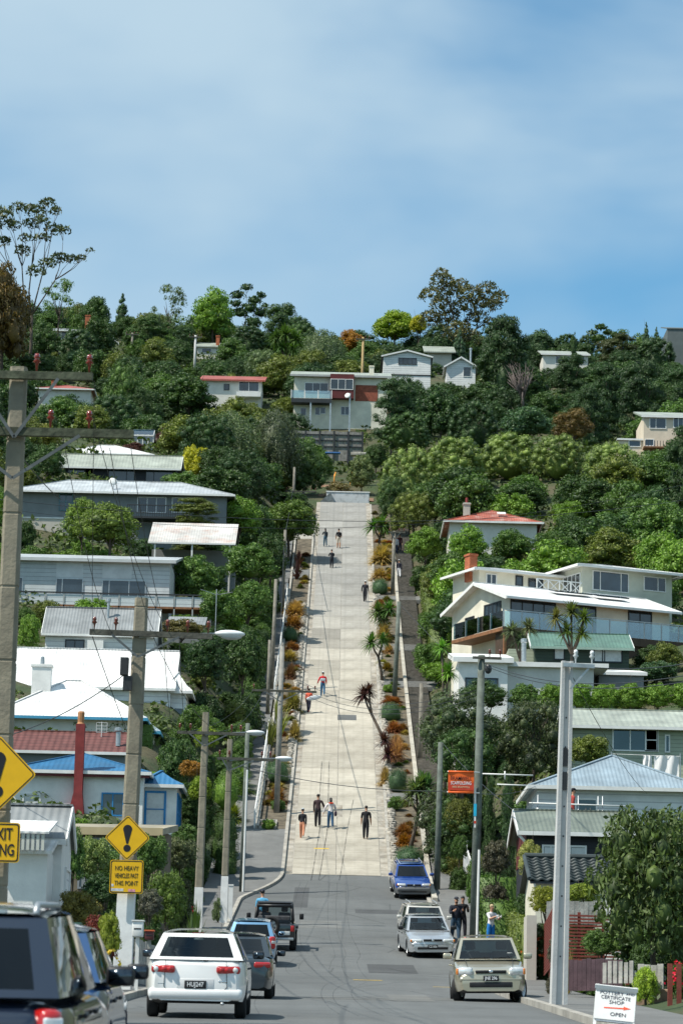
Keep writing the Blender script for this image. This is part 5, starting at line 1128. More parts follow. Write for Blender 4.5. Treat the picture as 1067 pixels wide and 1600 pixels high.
# hillside left, behind
for (a, b, c, d, D_, k_, cl, lb) in ((245, 582, 350, 660, 335, 'round', 'dk2', 'dark round tree left of the red eaved house'), (150, 560, 240, 680, 330, 'fine', 'md', 'tall green tree left of the dry grass patch'), (60, 612, 160, 700, 318, 'round', 'dk', 'dark bank of foliage below the red strip roof'), (130, 610, 230, 700, 312, 'dense', 'dk', 'dense dark tree below the red strip roof'), (-20, 560, 70, 690, 330, 'round', 'dk2', 'dark green tree at the end of the red strip roof'), (190, 600, 260, 690, 322, 'macro', 'dk2', 'dark spreading tree beside the small greenhouse'), (225, 660, 310, 740, 296, 'round', 'dkred', 'purple leaved tree right of the greenhouse'), (300, 560, 345, 600, 400, 'round', 'md', 'green tree below the ridge bungalow'), (190, 525, 240, 575, 425, 'round', 'md', 'leafy tree left of the ridge power pole'), (255, 525, 310, 580, 420, 'round', 'dk2', 'round dark tree near the ridge power pole'), (330, 525, 400, 590, 412, 'round', 'md', 'green tree right of the small brick chimney'), (0, 520, 60, 600, 400, 'round', 'dk2', 'dark tree below the big bronze tree'), (95, 545, 160, 600, 400, 'fine', 'bl', 'bluish shrub tree in front of the brick chimney house'), (280, 690, 330, 760, 284, 'shrub', 'yl', 'yellow flowering shrub beside the weeping tree'), (240, 735, 330, 770, 262, 'shrub', 'md', 'green shrub above the long grey roof'), (175, 690, 240, 715, 300, 'shrub', 'dkred', 'purple shrub behind the pale hip roof')): plant(k_, a, b, c, d, cl, lb, D=D_)
p = hit(240, 605) or at(240, 605, 360); tussock(222, 588, 262, 614, 'tan', 'patch of dry golden grass on the left hillside', D=350, name='dry_grass')
# street head bank
for (a, b, c, d, cl, lb) in ((500, 750, 560, 790, (.10, .09, .05), 'brownish scrub on the bank at the street head'), (470, 640, 560, 668, 'md', 'low hedge along the top of the board fence'), (540, 705, 590, 775, (.08, .11, .05), 'large spiky flax on the bank right of the orange rails'), (480, 700, 525, 760, 'md', 'green shrub left of the orange rails'), (565, 690, 610, 740, 'dk2', 'dark shrub at the end of the board fence')): plant('shrub', a, b, c, d, cl, lb, D=max(hit((a + c) / 2, d).y, 294))
tussock(545, 705, 585, 765, (.10, .13, .06), 'tall flax with pale leaves beside the orange rails', mesh=FLAX, name='flax_bush', cat='flax', D=301)
cabbage([(440, 720, 14), (452, 705, 12)], (447, 768), 'cabbage tree in the shade left of the orange rails', D=297, col='md')
# ---- beds beside the concrete street
GB = 'plants of the street garden beds'
for (x0, y0, x1, y1, cl, lb) in ((440, 933, 482, 966, 'gold', 'golden tussock grass at the top of the left bed'), (438, 957, 478, 984, 'rust', 'rust coloured sedge under the top golden tussock'), (442, 1000, 467, 1018, 'rust', 'small rust sedge below the green dome'), (438, 1012, 469, 1034, 'gold', 'golden tuft in the left bed with stones'), (442, 1030, 466, 1064, (.14, .09, .05), 'brown sedge clump in the left bed'), (438, 1068, 476, 1114, (.22, .16, .06), 'tawny tussock by the wooden pole'), (446, 1118, 474, 1158, 'gold', 'golden tussock beside the yellow flax'), (412, 1222, 454, 1258, 'rust', 'large rust sedge at the pole foot'), (574, 842, 618, 882, 'gold', 'broad golden tussock at the foot of the upper cabbage tree'), (575, 884, 611, 908, 'gold', 'golden tussock above the square clipped shrub'), (580, 934, 606, 952, 'rust', 'rust sedge below the square clipped shrub'), (582, 966, 616, 1002, 'gold', 'golden tussock behind the double cabbage tree'), (596, 1002, 618, 1024, 'gold', 'golden tussock beside the green pole'), (593, 1034, 617, 1050, (.20, .12, .03), 'tawny sedge above the leaning cabbage tree foot'), (592, 1086, 626, 1104, 'rust', 'rust sedge on top of the bluish dome shrub'), (598, 1124, 632, 1148, 'rust', 'rust sedge under the bluish dome shrub'), (598, 1140, 638, 1192, 'gold', 'tall golden tussock at the red cordyline foot'), (588, 1192, 614, 1228, 'gold', 'golden tussock hanging over the kerb'), (612, 1284, 648, 1310, 'rust', 'rust sedge left of the big cabbage tree trunk'), (614, 1298, 646, 1325, 'og', 'orange sedge above the low dome shrub')): tussock(x0, y0, x1, y1, cl, lb, GB)
for (x0, y0, x1, y1, cl, lb) in ((438, 977, 469, 1005, 'bl', 'bluish dome shrub in the upper left bed'), (412, 1183, 456, 1228, 'bl', 'bluish dome shrub beside the lower pole'), (578, 902, 609, 932, 'bl', 'square clipped bluish shrub in the right bed'), (592, 1095, 629, 1130, 'bl', 'bluish dome shrub beside the retaining wall'), (602, 1198, 642, 1242, 'bl', 'larger bluish dome shrub left of the big cabbage tree'), (602, 1242, 634, 1272, 'md', 'small round shrub on the bare bed'), (614, 1320, 662, 1360, 'bl', 'dome shrub right behind the blue wagon'), (596, 1068, 618, 1086, 'br', 'low bright green shrub below the leaning trunk'), (420, 1248, 450, 1272, 'md', 'low green ground shrub at the pole foot'), (406, 1278, 432, 1302, 'br', 'low green shrub in the timber edged bed')): plant('clip' if cl == 'bl' else 'shrub', x0, y0, x1, y1, cl, lb, group=GB, dy=.9)
tussock(412, 1092, 458, 1165, (.20, .19, .05), 'yellow edged flax in the left bed', mesh=FLAX, name='flax_bush', cat='flax')
tussock(405, 1130, 440, 1172, (.14, .15, .05), 'green flax below the yellow edged flax', mesh=FLAX, name='flax_bush', cat='flax')
for (a, b, c, d) in ((455, 862, 478, 890), (452, 880, 476, 908)): tussock(a, b, c, d, 'dkred', 'dark red cordyline beside the upper street', mesh=FLAX, name='cordyline', cat='cordyline', group='red cordylines by the upper street')
cabbage([(583, 822, 15), (597, 820, 16), (604, 828, 12)], (589, 868), 'small cabbage tree at the head of the right bed')
cabbage([(590, 955, 17), (608, 952, 16), (598, 965, 15)], (600, 1000), 'double headed cabbage tree in the middle of the right bed')
cabbage([(580, 1004, 17), (598, 1000, 13)], (598, 1068), 'leaning cabbage tree with one low head')
cabbage([(568, 1086, 17), (576, 1078, 13)], (606, 1172), 'dark red cordyline with a long bowed trunk', col='dkred', name='cordyline'); cabbage([(600, 1156, 15), (606, 1178, 15)], (608, 1200), 'low dark red cordyline at the bowed trunk', col='dkred', name='cordyline')
cabbage([(650, 1235, 24), (668, 1230, 22), (660, 1222, 20), (640, 1245, 16), (676, 1245, 16)], (639, 1330), 'big drooping cabbage tree beside the lower steps', col='gy')
# ---- fill: bank shrubs wherever the slopes would be bare
FNAME = dict(dk2='dark_shrub', md='leafy_tree', dk='evergreen_shrub', br='bright_shrub', ol='olive_shrub')
FILL = [('dk2', 'dark green hillside shrub', 'shrub'), ('md', 'mid green hillside tree', 'round'), ('dk', 'very dark hillside evergreen', 'fine'), ('br', 'bright leafy hillside shrub', 'shrub'), ('ol', 'olive hillside shrub', 'round')]
ZL = lambda x, y: ('on the bank left of the street' if x < 0 else 'on the bank right of the street') if y < 262 else ('on the upper slope below the ridge houses' if y < 380 else 'along the ridge among the houses')
def blocked(c, r_, hh):
    D = c.y; a = proj(c - Vector((r_, 0, 0))); b = proj(c + Vector((r_, 0, hh)))
    for (x0, y0, x1, y1, Dh, dp) in RECTS:
        X0 = (x0 - 533) / FPX * Dh; X1 = (x1 - 533) / FPX * Dh
        if X0 - r_ - .3 < c.x < X1 + r_ + .8 and Dh - r_ - .3 < c.y < Dh + dp + r_: return True
        if D < Dh and a[0] < x1 and b[0] > x0 and b[1] < y1 and a[1] > y0: return True
    return False
y = 166.0
while y < 262:
    cl, k_ = prnd.choice((('dk2', 'shrub'), ('dk', 'shrub'), ('md', 'round'), ('dk2', 'fine'))); r_ = prnd.uniform(.7, 1.15); x = CX - 5.25 - r_ * .75
    root = thing('path_shrub', 'dark leafy shrub crowding the left footpath', 'shrub', (x, y, prof(y)), 0, 'shrubs crowding the left footpath'); hh = prnd.uniform(1.3, 2.4)
    inst('crown', prnd.choice(K[k_]), None, root, (0, 0, hh * .5), prnd.uniform(0, 6), (r_, r_, hh * .55), PAL[cl]); y += r_ * prnd.uniform(1.3, 2.6)
cnt = {}
tries = 0; placed = []
while tries < 22000 and len(placed) < 760:
    tries += 1; y = prnd.uniform(76, 470) ** 1.0; hw = .125 * y + 1.5; x = prnd.uniform(-hw, hw); t = abs(x - CX)
    r_ = prnd.uniform(.8, 1.6) if y < 200 else prnd.uniform(1.5, 3.5)
    if y < 300 and t < (5.35 if x < 0 and y > 160 else 6.4) + r_ * .7: continue
    if 284 < y < 345 and -3.5 < x < 4: continue
    if any((x - a) ** 2 + ((y - b) * .8) ** 2 < (.52 * (r_ + q)) ** 2 for a, b, q in placed): continue
    z = G(x, y); c = Vector((x, y, z)); hh = r_ * prnd.uniform(1.1, 1.7)
    q_ = proj(c)
    if any(a < q_[0] < b_ and e < q_[1] < f for (a, e, b_, f) in ((585, 690, 1015, 800),)) and y > 255: continue
    if blocked(c, r_, hh):
        r_ *= .5; hh *= .5
        if blocked(c, r_, hh): continue
    cl, lb, k_ = prnd.choice(FILL if y < 250 else [FILL[i] for i in ((0, 0, 2, 2, 1, 4) if not (x > 8 and y > 290) else (0, 2, 2))]); placed.append((x, y, r_)); zn = ZL(x, y)
    root = thing(FNAME[cl], lb + ' ' + zn, 'shrub', (x, y, z - .2), 0, lb + 's ' + zn); j = prnd.uniform(.8, 1.2)
    inst('crown', prnd.choice(K[k_]), None, root, (0, 0, hh * .55), prnd.uniform(0, 6.28), (r_, r_, hh * .62), tuple(q * j for q in PAL[cl]))
print('fill', len(placed))
# small shrubs tucked in wherever the beds are bare
BED = [('gold', 'small golden tuft filling the street garden beds'), ('rust', 'small rust tuft filling the street garden beds'), ((.14, .12, .05), 'small tawny tuft filling the street garden beds'), ((.08, .11, .04), 'small green tuft filling the street garden beds')]
for i in range(150):
    sd_ = prnd.choice((-1, 1)); y = prnd.uniform(149, 280) if sd_ > 0 else prnd.uniform(160, 258); x = CX + sd_ * prnd.uniform(3.05, 4.25 if sd_ > 0 else 4.05)
    cl, lb = prnd.choice(BED); cl = PAL[cl] if isinstance(cl, str) else cl; r_ = prnd.uniform(.25, .6)
    rt = thing('grass_tuft', lb, 'grass tuft', (x, y, prof(y) + .08), 0, lb.replace('tuft', 'tufts')); inst('blades', prnd.choice(TUSS), None, rt, (0, 0, 0), prnd.uniform(0, 6), (r_ * 1.1, r_ * 1.1, r_ * prnd.uniform(.8, 1.3)), tuple(q * prnd.uniform(.7, 1.1) for q in cl))
# undergrowth: low greenery in clumps over all visible slopes
PP = []; NN = []; SZ = []; nc = 0
while nc < 5200:
    y = 66 + 414 * prnd.random() ** .9; hw = .125 * y + 3; x = prnd.uniform(-hw, hw); r_ = prnd.uniform(.4, 1.0) * (1 if y < 200 else 1.5)
    if y < 300 and abs(x - CX) < 6.35 + r_ * .5 or (286 < y < 312 and -3 < x < 3.5 and prnd.random() < .75): continue
    if any((X0 - 533) / FPX * Dh - .1 < x < (X1 - 533) / FPX * Dh + .1 and Dh - .2 < y < Dh + dp for (X0, _, X1, _, Dh, dp) in RECTS): continue
    n = 26 if y > 200 else 34; d = unit(rng.normal(size=(n, 3))); d[:, 2] = abs(d[:, 2]); hh = r_ * prnd.uniform(.5, 1.0)
    p = np.array([x, y, 0]) + d * np.array([r_, r_, hh]); p[:, 2] += np.array([G(a, b) for a, b in p[:, :2]]) - .05; PP.append(p); NN.append(d + rng.normal(size=(n, 3)) * .6); SZ.append(np.full(n, (.10 if y < 130 else .16 if y < 220 else .24)) * (.6 + .8 * rng.random(n))); nc += 1
P = np.concatenate(PP); lv = leaf_quads(P, np.concatenate(NN), np.concatenate(SZ), .55)
o = inst('undergrowth', np_mesh('undergrowth', lv, np.arange(len(P) * 4).reshape(-1, 4), (), LEAF), None, color=(.06, .095, .03)); tag(o, 'low mixed green undergrowth covering the banks and slopes', 'undergrowth', kind='stuff')
# ------------------------------------------------------------------ poles, lamps, wires
POLEC = pm('pole_concrete', (.27, .24, .18), .9, .22, 1.2, .5, 18, stain=(.14, .13, .11), stain_amt=.6)
POLEG = pm('pole_concrete_new', (.50, .50, .49), .85, .1, 1.5, .25, 25)
WOODP = pm('pole_timber', (.20, .185, .155), .9, .25, 3, .6, 12); WOODG = pm('pole_timber_green', (.12, .14, .12), .9, .25, 3, .6, 12)
ARM = pm('crossarm_timber', (.085, .085, .07), .9, .3, 4, .7, 14); INSU = pm('insulator_brown', (.16, .03, .02), .2, .2, 4, spec=.7, coat=.6); POLEW = pm('pole_white_paint', (.78, .78, .76), .7, .1, 2.5, .2, 15)
LAMPH = pm('lamp_shell', (.72, .74, .75), .35, .06, 3)
WIRE = pm('wire', (.035, .04, .045), .6, .1, 3)
def pole(label, X, Y, hgt, w0, w1, mat=POLEC, white=0, square=True, lean=0.0, grooves=True, group=None, name='power_pole', zbase=None):
    z = (prof(Y) + .1 if abs(X - CX) < 6.2 else G(X, Y)) if zbase is None else zbase
    root = thing(name, label, 'power pole', (X, Y, z), 0, group, ry=R(lean))
    mb = MB()
    if square:
        def ring(h_): 
            k = (w0 + (w1 - w0) * h_ / hgt) / 2; b = k * .3; return [(-k + b, -k, h_), (k - b, -k, h_), (k, -k + b, h_), (k, k - b, h_), (k - b, k, h_), (-k + b, k, h_), (-k, k - b, h_), (-k, -k + b, h_)]
        hs = [-.3]; 
        if grooves:
            q = 1.9
            while q < hgt - .2: hs += [q, q + .01, q + .04, q + .05]; q += 1.15
        hs.append(hgt); vs = []; fs = []
        for i, h_ in enumerate(hs):
            rr = ring(h_); s_ = .93 if (grooves and i > 0 and i < len(hs) - 1 and (i - 1) % 4 in (1, 2)) else 1
            vs += [(a * s_, b * s_, c) for a, b, c in rr]
        for i in range(len(hs) - 1):
            for k in range(8): fs.append((i*8+k, i*8+(k+1) % 8, (i+1)*8+(k+1) % 8, (i+1)*8+k))
        fs.append(tuple(len(vs) - 8 + k for k in range(8))); mb.add(vs, fs)
    else: mb.tube([(0, 0, -.3), (0, 0, hgt)], [w0 / 2, w1 / 2], 10)
    sh = mb.build('shaft', mat, root, not square)
    if white:
        k0 = w0 / 2 + .004; k1 = (w0 + (w1 - w0) * white / hgt) / 2 + .004
        if square: MB().add([(-k0, -k0, 0), (k0, -k0, 0), (k0, k0, 0), (-k0, k0, 0), (-k1, -k1, white), (k1, -k1, white), (k1, k1, white), (-k1, k1, white)], [(0, 1, 5, 4), (1, 2, 6, 5), (2, 3, 7, 6), (3, 0, 4, 7)]).build('white_band', POLEW, root)
        else: MB().tube([(0, 0, 0), (0, 0, white)], [k0, k1], 10, False).build('white_band', POLEW, root, True)
    return root
def insul(root, x, y, z, mat=INSU, s=1.0):
    MB().lathe([(0, .2*s), (.035*s, .19*s), (.05*s, .13*s), (.03*s, .11*s), (.065*s, .06*s), (.035*s, .04*s), (.02*s, 0), (.012, -.12*s), (0, -.12*s)], 10, c=(x, y, z)).build('insulator', mat, root, True)
BRACE = pm('brace_galv', (.10, .115, .12), .6, .2, 5)
def crossarm(root, z, x0, x1, y=-.2, ins=(), brace=True, th=.12, bz=.55, mat=ARM, ic=INSU):
    a = MB().box(x0, x1, y - .05, y + .05, z - th / 2, z + th / 2).build('crossarm', mat, root)
    for x in ins: insul(root, x, y, z + th / 2 + .1, ic)
    if brace:
        for s in (x0 * .55, x1 * .55): MB().bar((s, y - .06, z - .05), (0, y - .06, z - bz), .05, .012, (0, 1, 0)).build('brace', BRACE, root)
def lamp(root, z, x, y=-.15, arm=.9, d=1):
    MB().tube([(0, y, z - .1), (x * .5, y, z), (x, y, z + .05)], .025, 6).build('lamp_arm', STEEL, root, True)
    l = MB().ball((x + d * .35, y, z + .06), .36, .14, .09, 12, 8).build('lamp_head', LAMPH, root, True); MB().ball((x + d * .38, y, z - .005), .26, .11, .075, 10, 6).build('lamp_lens', pm('lamp_lens', (.5, .52, .52), .2), l, True)
def base_at(px, Y): return at(px, 1400, Y).x
# near left pole with two crossarms
P0 = at(18, 1400, 45); hg = at(22, 575, 45).z - prof(45) - .1
p = pole('weathered concrete pole with two mossy crossarms and red insulators', at(-10, 1500, 45).x, 45, hg, .34, .26, POLEC, 1.6, group=None, lean=.0)
zA = at(60, 592, 45).z - p.location.z; zB = at(60, 680, 45).z - p.location.z
MOSS = pm('crossarm_mossy', (.075, .085, .055), .95, .4, 5, .9, 10); REDI = pm('insulator_red', (.22, .02, .012), .15, .1, 3, coat=1.0)
crossarm(p, zA, -1.2, 1.18, -.22, (1.12, .3, -.9), True, .12, 1.0, MOSS, REDI); crossarm(p, zB, -1.7, 1.85, -.22, (.55, 1.15, -.6, -1.3), True, .13, .75, MOSS, REDI)
# left pole with warning signs
X1 = at(190, 1560, 68).x; h1 = at(215, 935, 68).z - prof(68) - .1
p1 = pole('concrete pole with white base carrying the yellow warning signs', X1, 68, h1, .42, .30, POLEC, 2.45, lean=.9)
zA = at(205, 992, 68).z - p1.location.z
crossarm(p1, zA, -1.15, 1.7, -.22, (-1.05, -.55, .65, 1.12, 1.6), True, .13, .55); lamp(p1, zA + .02, 1.75, -.2, d=1)
tr_ = MB().box(-.38, -.2, -.5, -.25, zA - 1.0, zA - .6).box(-.3, -.1, -.46, -.24, zA - 1.35, zA - 1.02).build('fuse_box', DARKM, p1)
# pair of white based poles
for (px, Yp, top, w0, ext, lab) in ((313, 111, 1113, .33, ((1146, -1.05, 1.5, 1),), 'first of two white based concrete poles behind the parked cars'), (353, 122, 1155, .30, ((1186, -.5, 1.85, 1),), 'second white based concrete pole with a lower street lamp')):
    X = at(px - 4, 1440, Yp).x; hh = at(px + 4, top, Yp).z - prof(Yp) - .1
    q = pole(lab, X, Yp, hh, w0, w0 * .72, POLEC, 2.0 if px < 330 else 1.9, lean=.5)
    for (py, a, b, lm) in ext:
        z = at(px, py, Yp).z - q.location.z; crossarm(q, z, a, b, -.18, (a + .1, a + .5, b - .5, b - .15), True, .11, .5); lamp(q, z + .02, b + .05, -.2)
X = at(378, 1384, 140).x; hh = at(387, 1130, 140).z - prof(140) - .1
q = pole('thin dark pole with a white cable pipe by the left footpath', X, 140, hh, .26, .2, WOODG, 0, False, lean=.5); MB().tube([(.06, -.16, 0), (.06, -.16, hh * .72)], .05, 6).build('cable_pipe', WHITE, q)
# poles up the left side
def side_pole(label, px, foot, top, mat, w0=.3, lean=.6, arms=(), lampz=None, square=False):
    p_ = hit(px, foot); hh = at(px + 2, top, p_.y).z - p_.z
    q_ = pole(label, p_.x, p_.y, hh, w0, w0 * .75, mat, 0, square, lean, zbase=p_.z)
    for (py, a, b) in arms: crossarm(q_, at(px, py, p_.y).z - p_.z, a, b, -.15, (a + .1, b - .1, b - .5), True, .11, .6)
    if lampz: lamp(q_, at(px, lampz, p_.y).z - p_.z, .9, -.15)
    return q_
WOODL = pm('pole_timber_pale', (.27, .26, .235), .9, .2, 3, .5, 12)
LP1 = side_pole('pale timber pole standing in the lower left bed', 432, 1273, 1010, WOODL, .34, .5, ((1080, -1.6, 2.0),))
LP2 = side_pole('timber pole beside the upper left footpath', 424, 1080, 905, WOODP, .3, .9); LP3 = side_pole('tall timber pole at the top golden tussock', 441, 960, 828, WOODP, .3, .6, (), 955); LP4 = side_pole('far timber pole at the head of the left footpath', 458, 800, 730, WOODP, .3, .3, ((768, -.8, 2.2),))
LP5 = side_pole('short timber pole half hidden by left bank trees', 418, 1120, 1000, WOODP, .26, .2)
# poles on the right
RP1 = side_pole('grey timber pole at the foot of the steps', 682, 1394, 1160, WOODG, .32, .6); RP2 = side_pole('tall leaning green tinted pole in the right bed', 616, 1092, 940, WOODG, .36, 1.6); RP3 = side_pole('timber pole beside the upper steps', 613, 930, 830, WOODP, .34, .6, ((832, -.5, .9),)); RP4 = side_pole('stub of a grey pole in front of the pittosporum', 656, 1190, 1068, WOODP, .3, 0)
# banner pole
Yb = 112; X = at(740, 1470, Yb).x; hh = at(752, 1024, Yb).z - prof(Yb) - .1
BP = pole('tall dark timber pole carrying the orange banner', X, Yb, hh, .36, .27, WOODG, 0, False, lean=.75); MB().tube([(.1, -.2, 0), (.1, -.17, 3.6)], .05, 6).build('cable_pipe', WHITE, BP)
mbx = MB().ball((.25, -.3, hh - .55), .14, .12, .2, 8, 6).build('cable_joint', DARKM, BP); crossarm(BP, hh - .12, -.35, .75, -.2, (.3, .7), False, .09)
# new concrete pole on the right kerb (H section)
Yn = 61.5; X = at(872, 1566, Yn).x; hh = at(888, 1033, Yn).z - prof(Yn) - .1
NP = thing('power_pole', 'pale new concrete beam pole on the right kerb', 'power pole', (X, Yn, prof(Yn) + .1), R(8), ry=R(1.0))
def hs(z, k): 
    a, b, c_ = .165 * k, .045, .10 * k; return [(-a, -c_, z), (-a + .09 * k, -c_, z), (-a + .1 * k, -c_ + b, z), (a - .1 * k, -c_ + b, z), (a - .09 * k, -c_, z), (a, -c_, z), (a, c_, z), (-a, c_, z)]
vs = hs(-.3, 1.05) + hs(hh * .55, .85) + hs(hh, .72); fs = [(j*8+k, j*8+(k+1) % 8, (j+1)*8+(k+1) % 8, (j+1)*8+k) for j in (0, 1) for k in range(8)] + [tuple(16 + k for k in range(8))]
MB().add(vs, fs).build('shaft', POLEG, NP)
for i in range(9): MB().ball((.0, -.055, 1 + i * .62), .018, .01, .018, 6, 4).build('bolt_hole', BLACKP, NP)
for i in range(2): MB().box(-.04, .04, -.075 - .001 * i, -.05, hh * .62 + i * .5, hh * .62 + .38 + i * .5).build('cable_slot', DARKM, NP)
crossarm(NP, hh - .1, -.12, .55, -.14, (.15, .5), False, .08, mat=STEEL, ic=LAMPH); MB().bar((.45, -.15, hh - .12), (.05, -.15, hh - .6), .04, .01, (0, 1, 0)).build('brace', STEEL, NP)
# far ridge poles
for (px, py, top, D_, lab, col) in ((206, 560, 520, 405, 'small timber power pole among the ridge trees', WOODP), (304, 584, 524, 395, 'grey power pole with wide crossarm on the left slope', POLEG), (566, 586, 527, 362, 'tan timber power pole above the balcony house', pm('pole_tan', (.36, .26, .12), .8, .2, 3))):
    b_ = at(px, py, D_); q_ = thing('power_pole', lab, 'power pole', b_); hh = at(px, top, D_).z - b_.z; zg_ = G(b_.x, D_) - b_.z
    MB().tube([(0, 0, min(zg_, 0) - .3), (0, 0, hh)], [.2, .15], 8).build('shaft', col, q_, True); MB().box(-.9, .9, -.2, -.08, hh - .35, hh - .2).build('crossarm', ARM, q_)
    for x in (-.8, -.3, .3, .8): insul(q_, x, -.14, hh - .1, s=1.2)
# wires
wn_ = 0
def wire(a, b, label, sag=.5, r=.011, group=None):
    a = Vector(a); b = Vector(b); n = 14; mb = MB(); pts = [a.lerp(b, i / n) - a - Vector((0, 0, sag * 4 * (i / n) * (1 - i / n))) for i in range(n + 1)]
    o = mb.tube(pts, r, 4).build('power_line', WIRE, None, True, a); return tag(o, label, 'power line', group)
def W3(px, py, D): return at(px, py, D)
wire(W3(-60, 560, 38), W3(95, 780, 60), 'dark cable sloping from the red insulators', .2)
for i, (x0, y0, x1, y1, D1) in enumerate(((148, 596, 145, 984, 68), (95, 660, 172, 984, 68), (148, 662, 262, 984, 68), (262, 984, 205, 700, 46), (240, 984, 172, 700, 46))): wire(W3(x0, y0, 45) if i < 3 else W3(x1, y1, 45), W3(x1, y1, D1) if i < 3 else W3(x0, y0, 68), 'overhead cable between the mossy crossarms and the sign pole', .35, .007, 'cables of the near left poles')
wire(W3(-40, 1160, 75), W3(198, 1052, 68), 'black service cable from the sign pole to the left houses', .3, .013)
wire(W3(145, 995, 68), W3(225, 1200, 138), 'thin cable from the sign pole arm to the blue roofed cottage', .2, .012)
for i, (xa, xb) in enumerate(((255, 272), (280, 292), (235, 345))): wire(W3(xa, 984, 68), W3(xb, 1143, 111), 'overhead cable between the sign pole and the white based poles', .5, .009, 'cables over the left footpath')
for i, (xa, xb) in enumerate(((290, 395), (345, 412))): wire(W3(xa, 1143, 111), W3(xb, 1080, LP1.location.y), 'overhead cable between the white based poles and the pale timber pole', .5, .009, 'cables along the left bed')
for i, (ya, yb) in enumerate(((1072, 1080), (1078, 1092), (1082, 1098))): wire(W3(470, ya - 8 + i * 4, LP1.location.y), W3(745, 1078 + i * 6, 112), 'cable crossing the concrete street', .9, .011, 'cables crossing the concrete street')
wire(W3(380, 1198, 122), W3(742, 1235, 112), 'low cable crossing the street above the walkers', .35, .014)
wire(W3(-20, 778, 90), W3(1090, 778, 130), 'single greenish cable spanning the whole valley', .9, .009); wire(W3(-20, 792, 120), W3(1090, 752, 150), 'second cable spanning the valley above the cream house', 1.6, .008)
wire(W3(885, 1040, 61.5), W3(1010, 1240, 125), 'service cable from the new pole to the pale blue roof', .3, .009); wire(W3(896, 1040, 61.5), W3(1100, 1030, 80), 'cable leaving the new pole to the right', .15, .012)
wire(W3(755, 1035, 112), W3(1090, 1052, 70), 'cable passing in front of the green cottage', .5, .013); wire(W3(757, 1040, 112), W3(1090, 1062, 75), 'lower cable passing in front of the green cottage', .5, .013)
wire(W3(692, 1162, RP1.location.y), W3(800, 1265, 110), 'service cable from the steps pole to the dark timber house', .15, .014)
wire(W3(752, 1240, 112), W3(838, 1228, 126), 'cable to the corner of the pale blue roof', .15, .012)
wire(W3(436, 1030, LP1.location.y), W3(444, 850, LP3.location.y), 'cable climbing beside the left bed', .8, .02); wire(W3(445, 835, LP3.location.y), W3(460, 745, LP4.location.y), 'cable climbing to the street head', .5, .02)
wire(W3(626, 945, RP2.location.y), W3(712, 1032, 172), 'guy wire from the leaning pole to the flat white house', .1, .014)
# ------------------------------------------------------------------ vehicles
def carpaint(name, col, metal=.3): return pm(name, col, .28, .03, 1.0, 0, metal=metal, spec=.5, coat=1.0)
CHROME = pm('chrome', (.75, .76, .77), .12, .05, 2, metal=1.0); LRED = pm('tail_red', (.42, .012, .012), .12, .1, 4, coat=1.0); LCLR = pm('lamp_clear', (.72, .73, .72), .1, .15, 9, coat=1.0, metal=.3); LAMB = pm('lamp_amber', (.75, .22, .03), .15, .1, 4, coat=1.0)
PLATE = pm('plate_black', (.02, .02, .022), .4, .1, 5); PLATEW = pm('plate_white', (.7, .7, .68), .5, .1, 5); SEAT = pm('seat_fabric', (.06, .062, .068), .9, .2, 6); CLAD = pm('grey_cladding', (.12, .125, .13), .5, .1, 4); PLTXT = pm('plate_text', (.75, .75, .75), .5, .05, 5)
MIRG = pm('mirror_glass', (.10, .12, .14), .08, .1, 3, metal=1.0)
def apply_bool(o, cutters):
    for c in cutters:
        m = o.modifiers.new('b', 'BOOLEAN'); m.object = c; m.operation = 'DIFFERENCE'; m.solver = 'EXACT'
    dg = bpy.context.evaluated_depsgraph_get(); dg.update(); me = bpy.data.meshes.new_from_object(o.evaluated_get(dg))
    o.modifiers.clear(); o.data = me
    for c in cutters: bpy.data.objects.remove(c)
def lerp_pts(pts, y):
    if y <= pts[0][0]: return pts[0][1]
    for (a, b), (c, d) in zip(pts, pts[1:]):
        if y <= c: t = (y - a) / (c - a); t = t * t * (3 - 2 * t) * .35 + t * .65; return b + (d - b) * t
    return pts[-1][1]
def wheel(root, x, y, r, wd, rimmat, spokes=5, steer=0.0, side=1):
    p = thing('wheel', None, None, (x, y, r), steer); p.parent = root; del_keys = [k for k in ('label', 'category') if k in p]
    a = wd / 2
    ty = MB().lathe([(r * .64, -a), (r * .9, -a), (r * .98, -a * .8), (r, -a * .4), (r, a * .4), (r * .98, a * .8), (r * .9, a), (r * .64, a), (r * .64, -a)], 20, 'x').build('tyre', RUBBER, p, True)
    rm = MB().lathe([(r * .64, -a * .9), (r * .655, -a * .95), (r * .6, -a * .6), (r * .6, a * .6), (r * .655, a * .95), (r * .64, a * .9)], 20, 'x')
    f = a * .75 * side
    rm.lathe([(0, f), (r * .16, f), (r * .17, f - .05 * side), (0, f - .05 * side)], 12, 'x')
    for i in range(spokes):
        t = 2 * math.pi * i / spokes; d = Vector((0, math.cos(t), math.sin(t))); n = Vector((0, -math.sin(t), math.cos(t)))
        c0 = d * r * .12 + Vector((f - .02 * side, 0, 0)); c1 = d * r * .61 + Vector((f - .035 * side, 0, 0))
        rm.add([c0 - n * r * .08, c0 + n * r * .08, c1 + n * r * .11, c1 - n * r * .11, c0 - n * r * .08 - Vector((.03 * side, 0, 0)), c0 + n * r * .08 - Vector((.03 * side, 0, 0)), c1 + n * r * .11 - Vector((.03 * side, 0, 0)), c1 - n * r * .11 - Vector((.03 * side, 0, 0))], [(0, 1, 2, 3), (4, 7, 6, 5), (0, 3, 7, 4), (1, 5, 6, 2)])
    rm.lathe([(0, -f), (r * .6, -f)], 16, 'x').build('rim', rimmat, p, False)
    return p
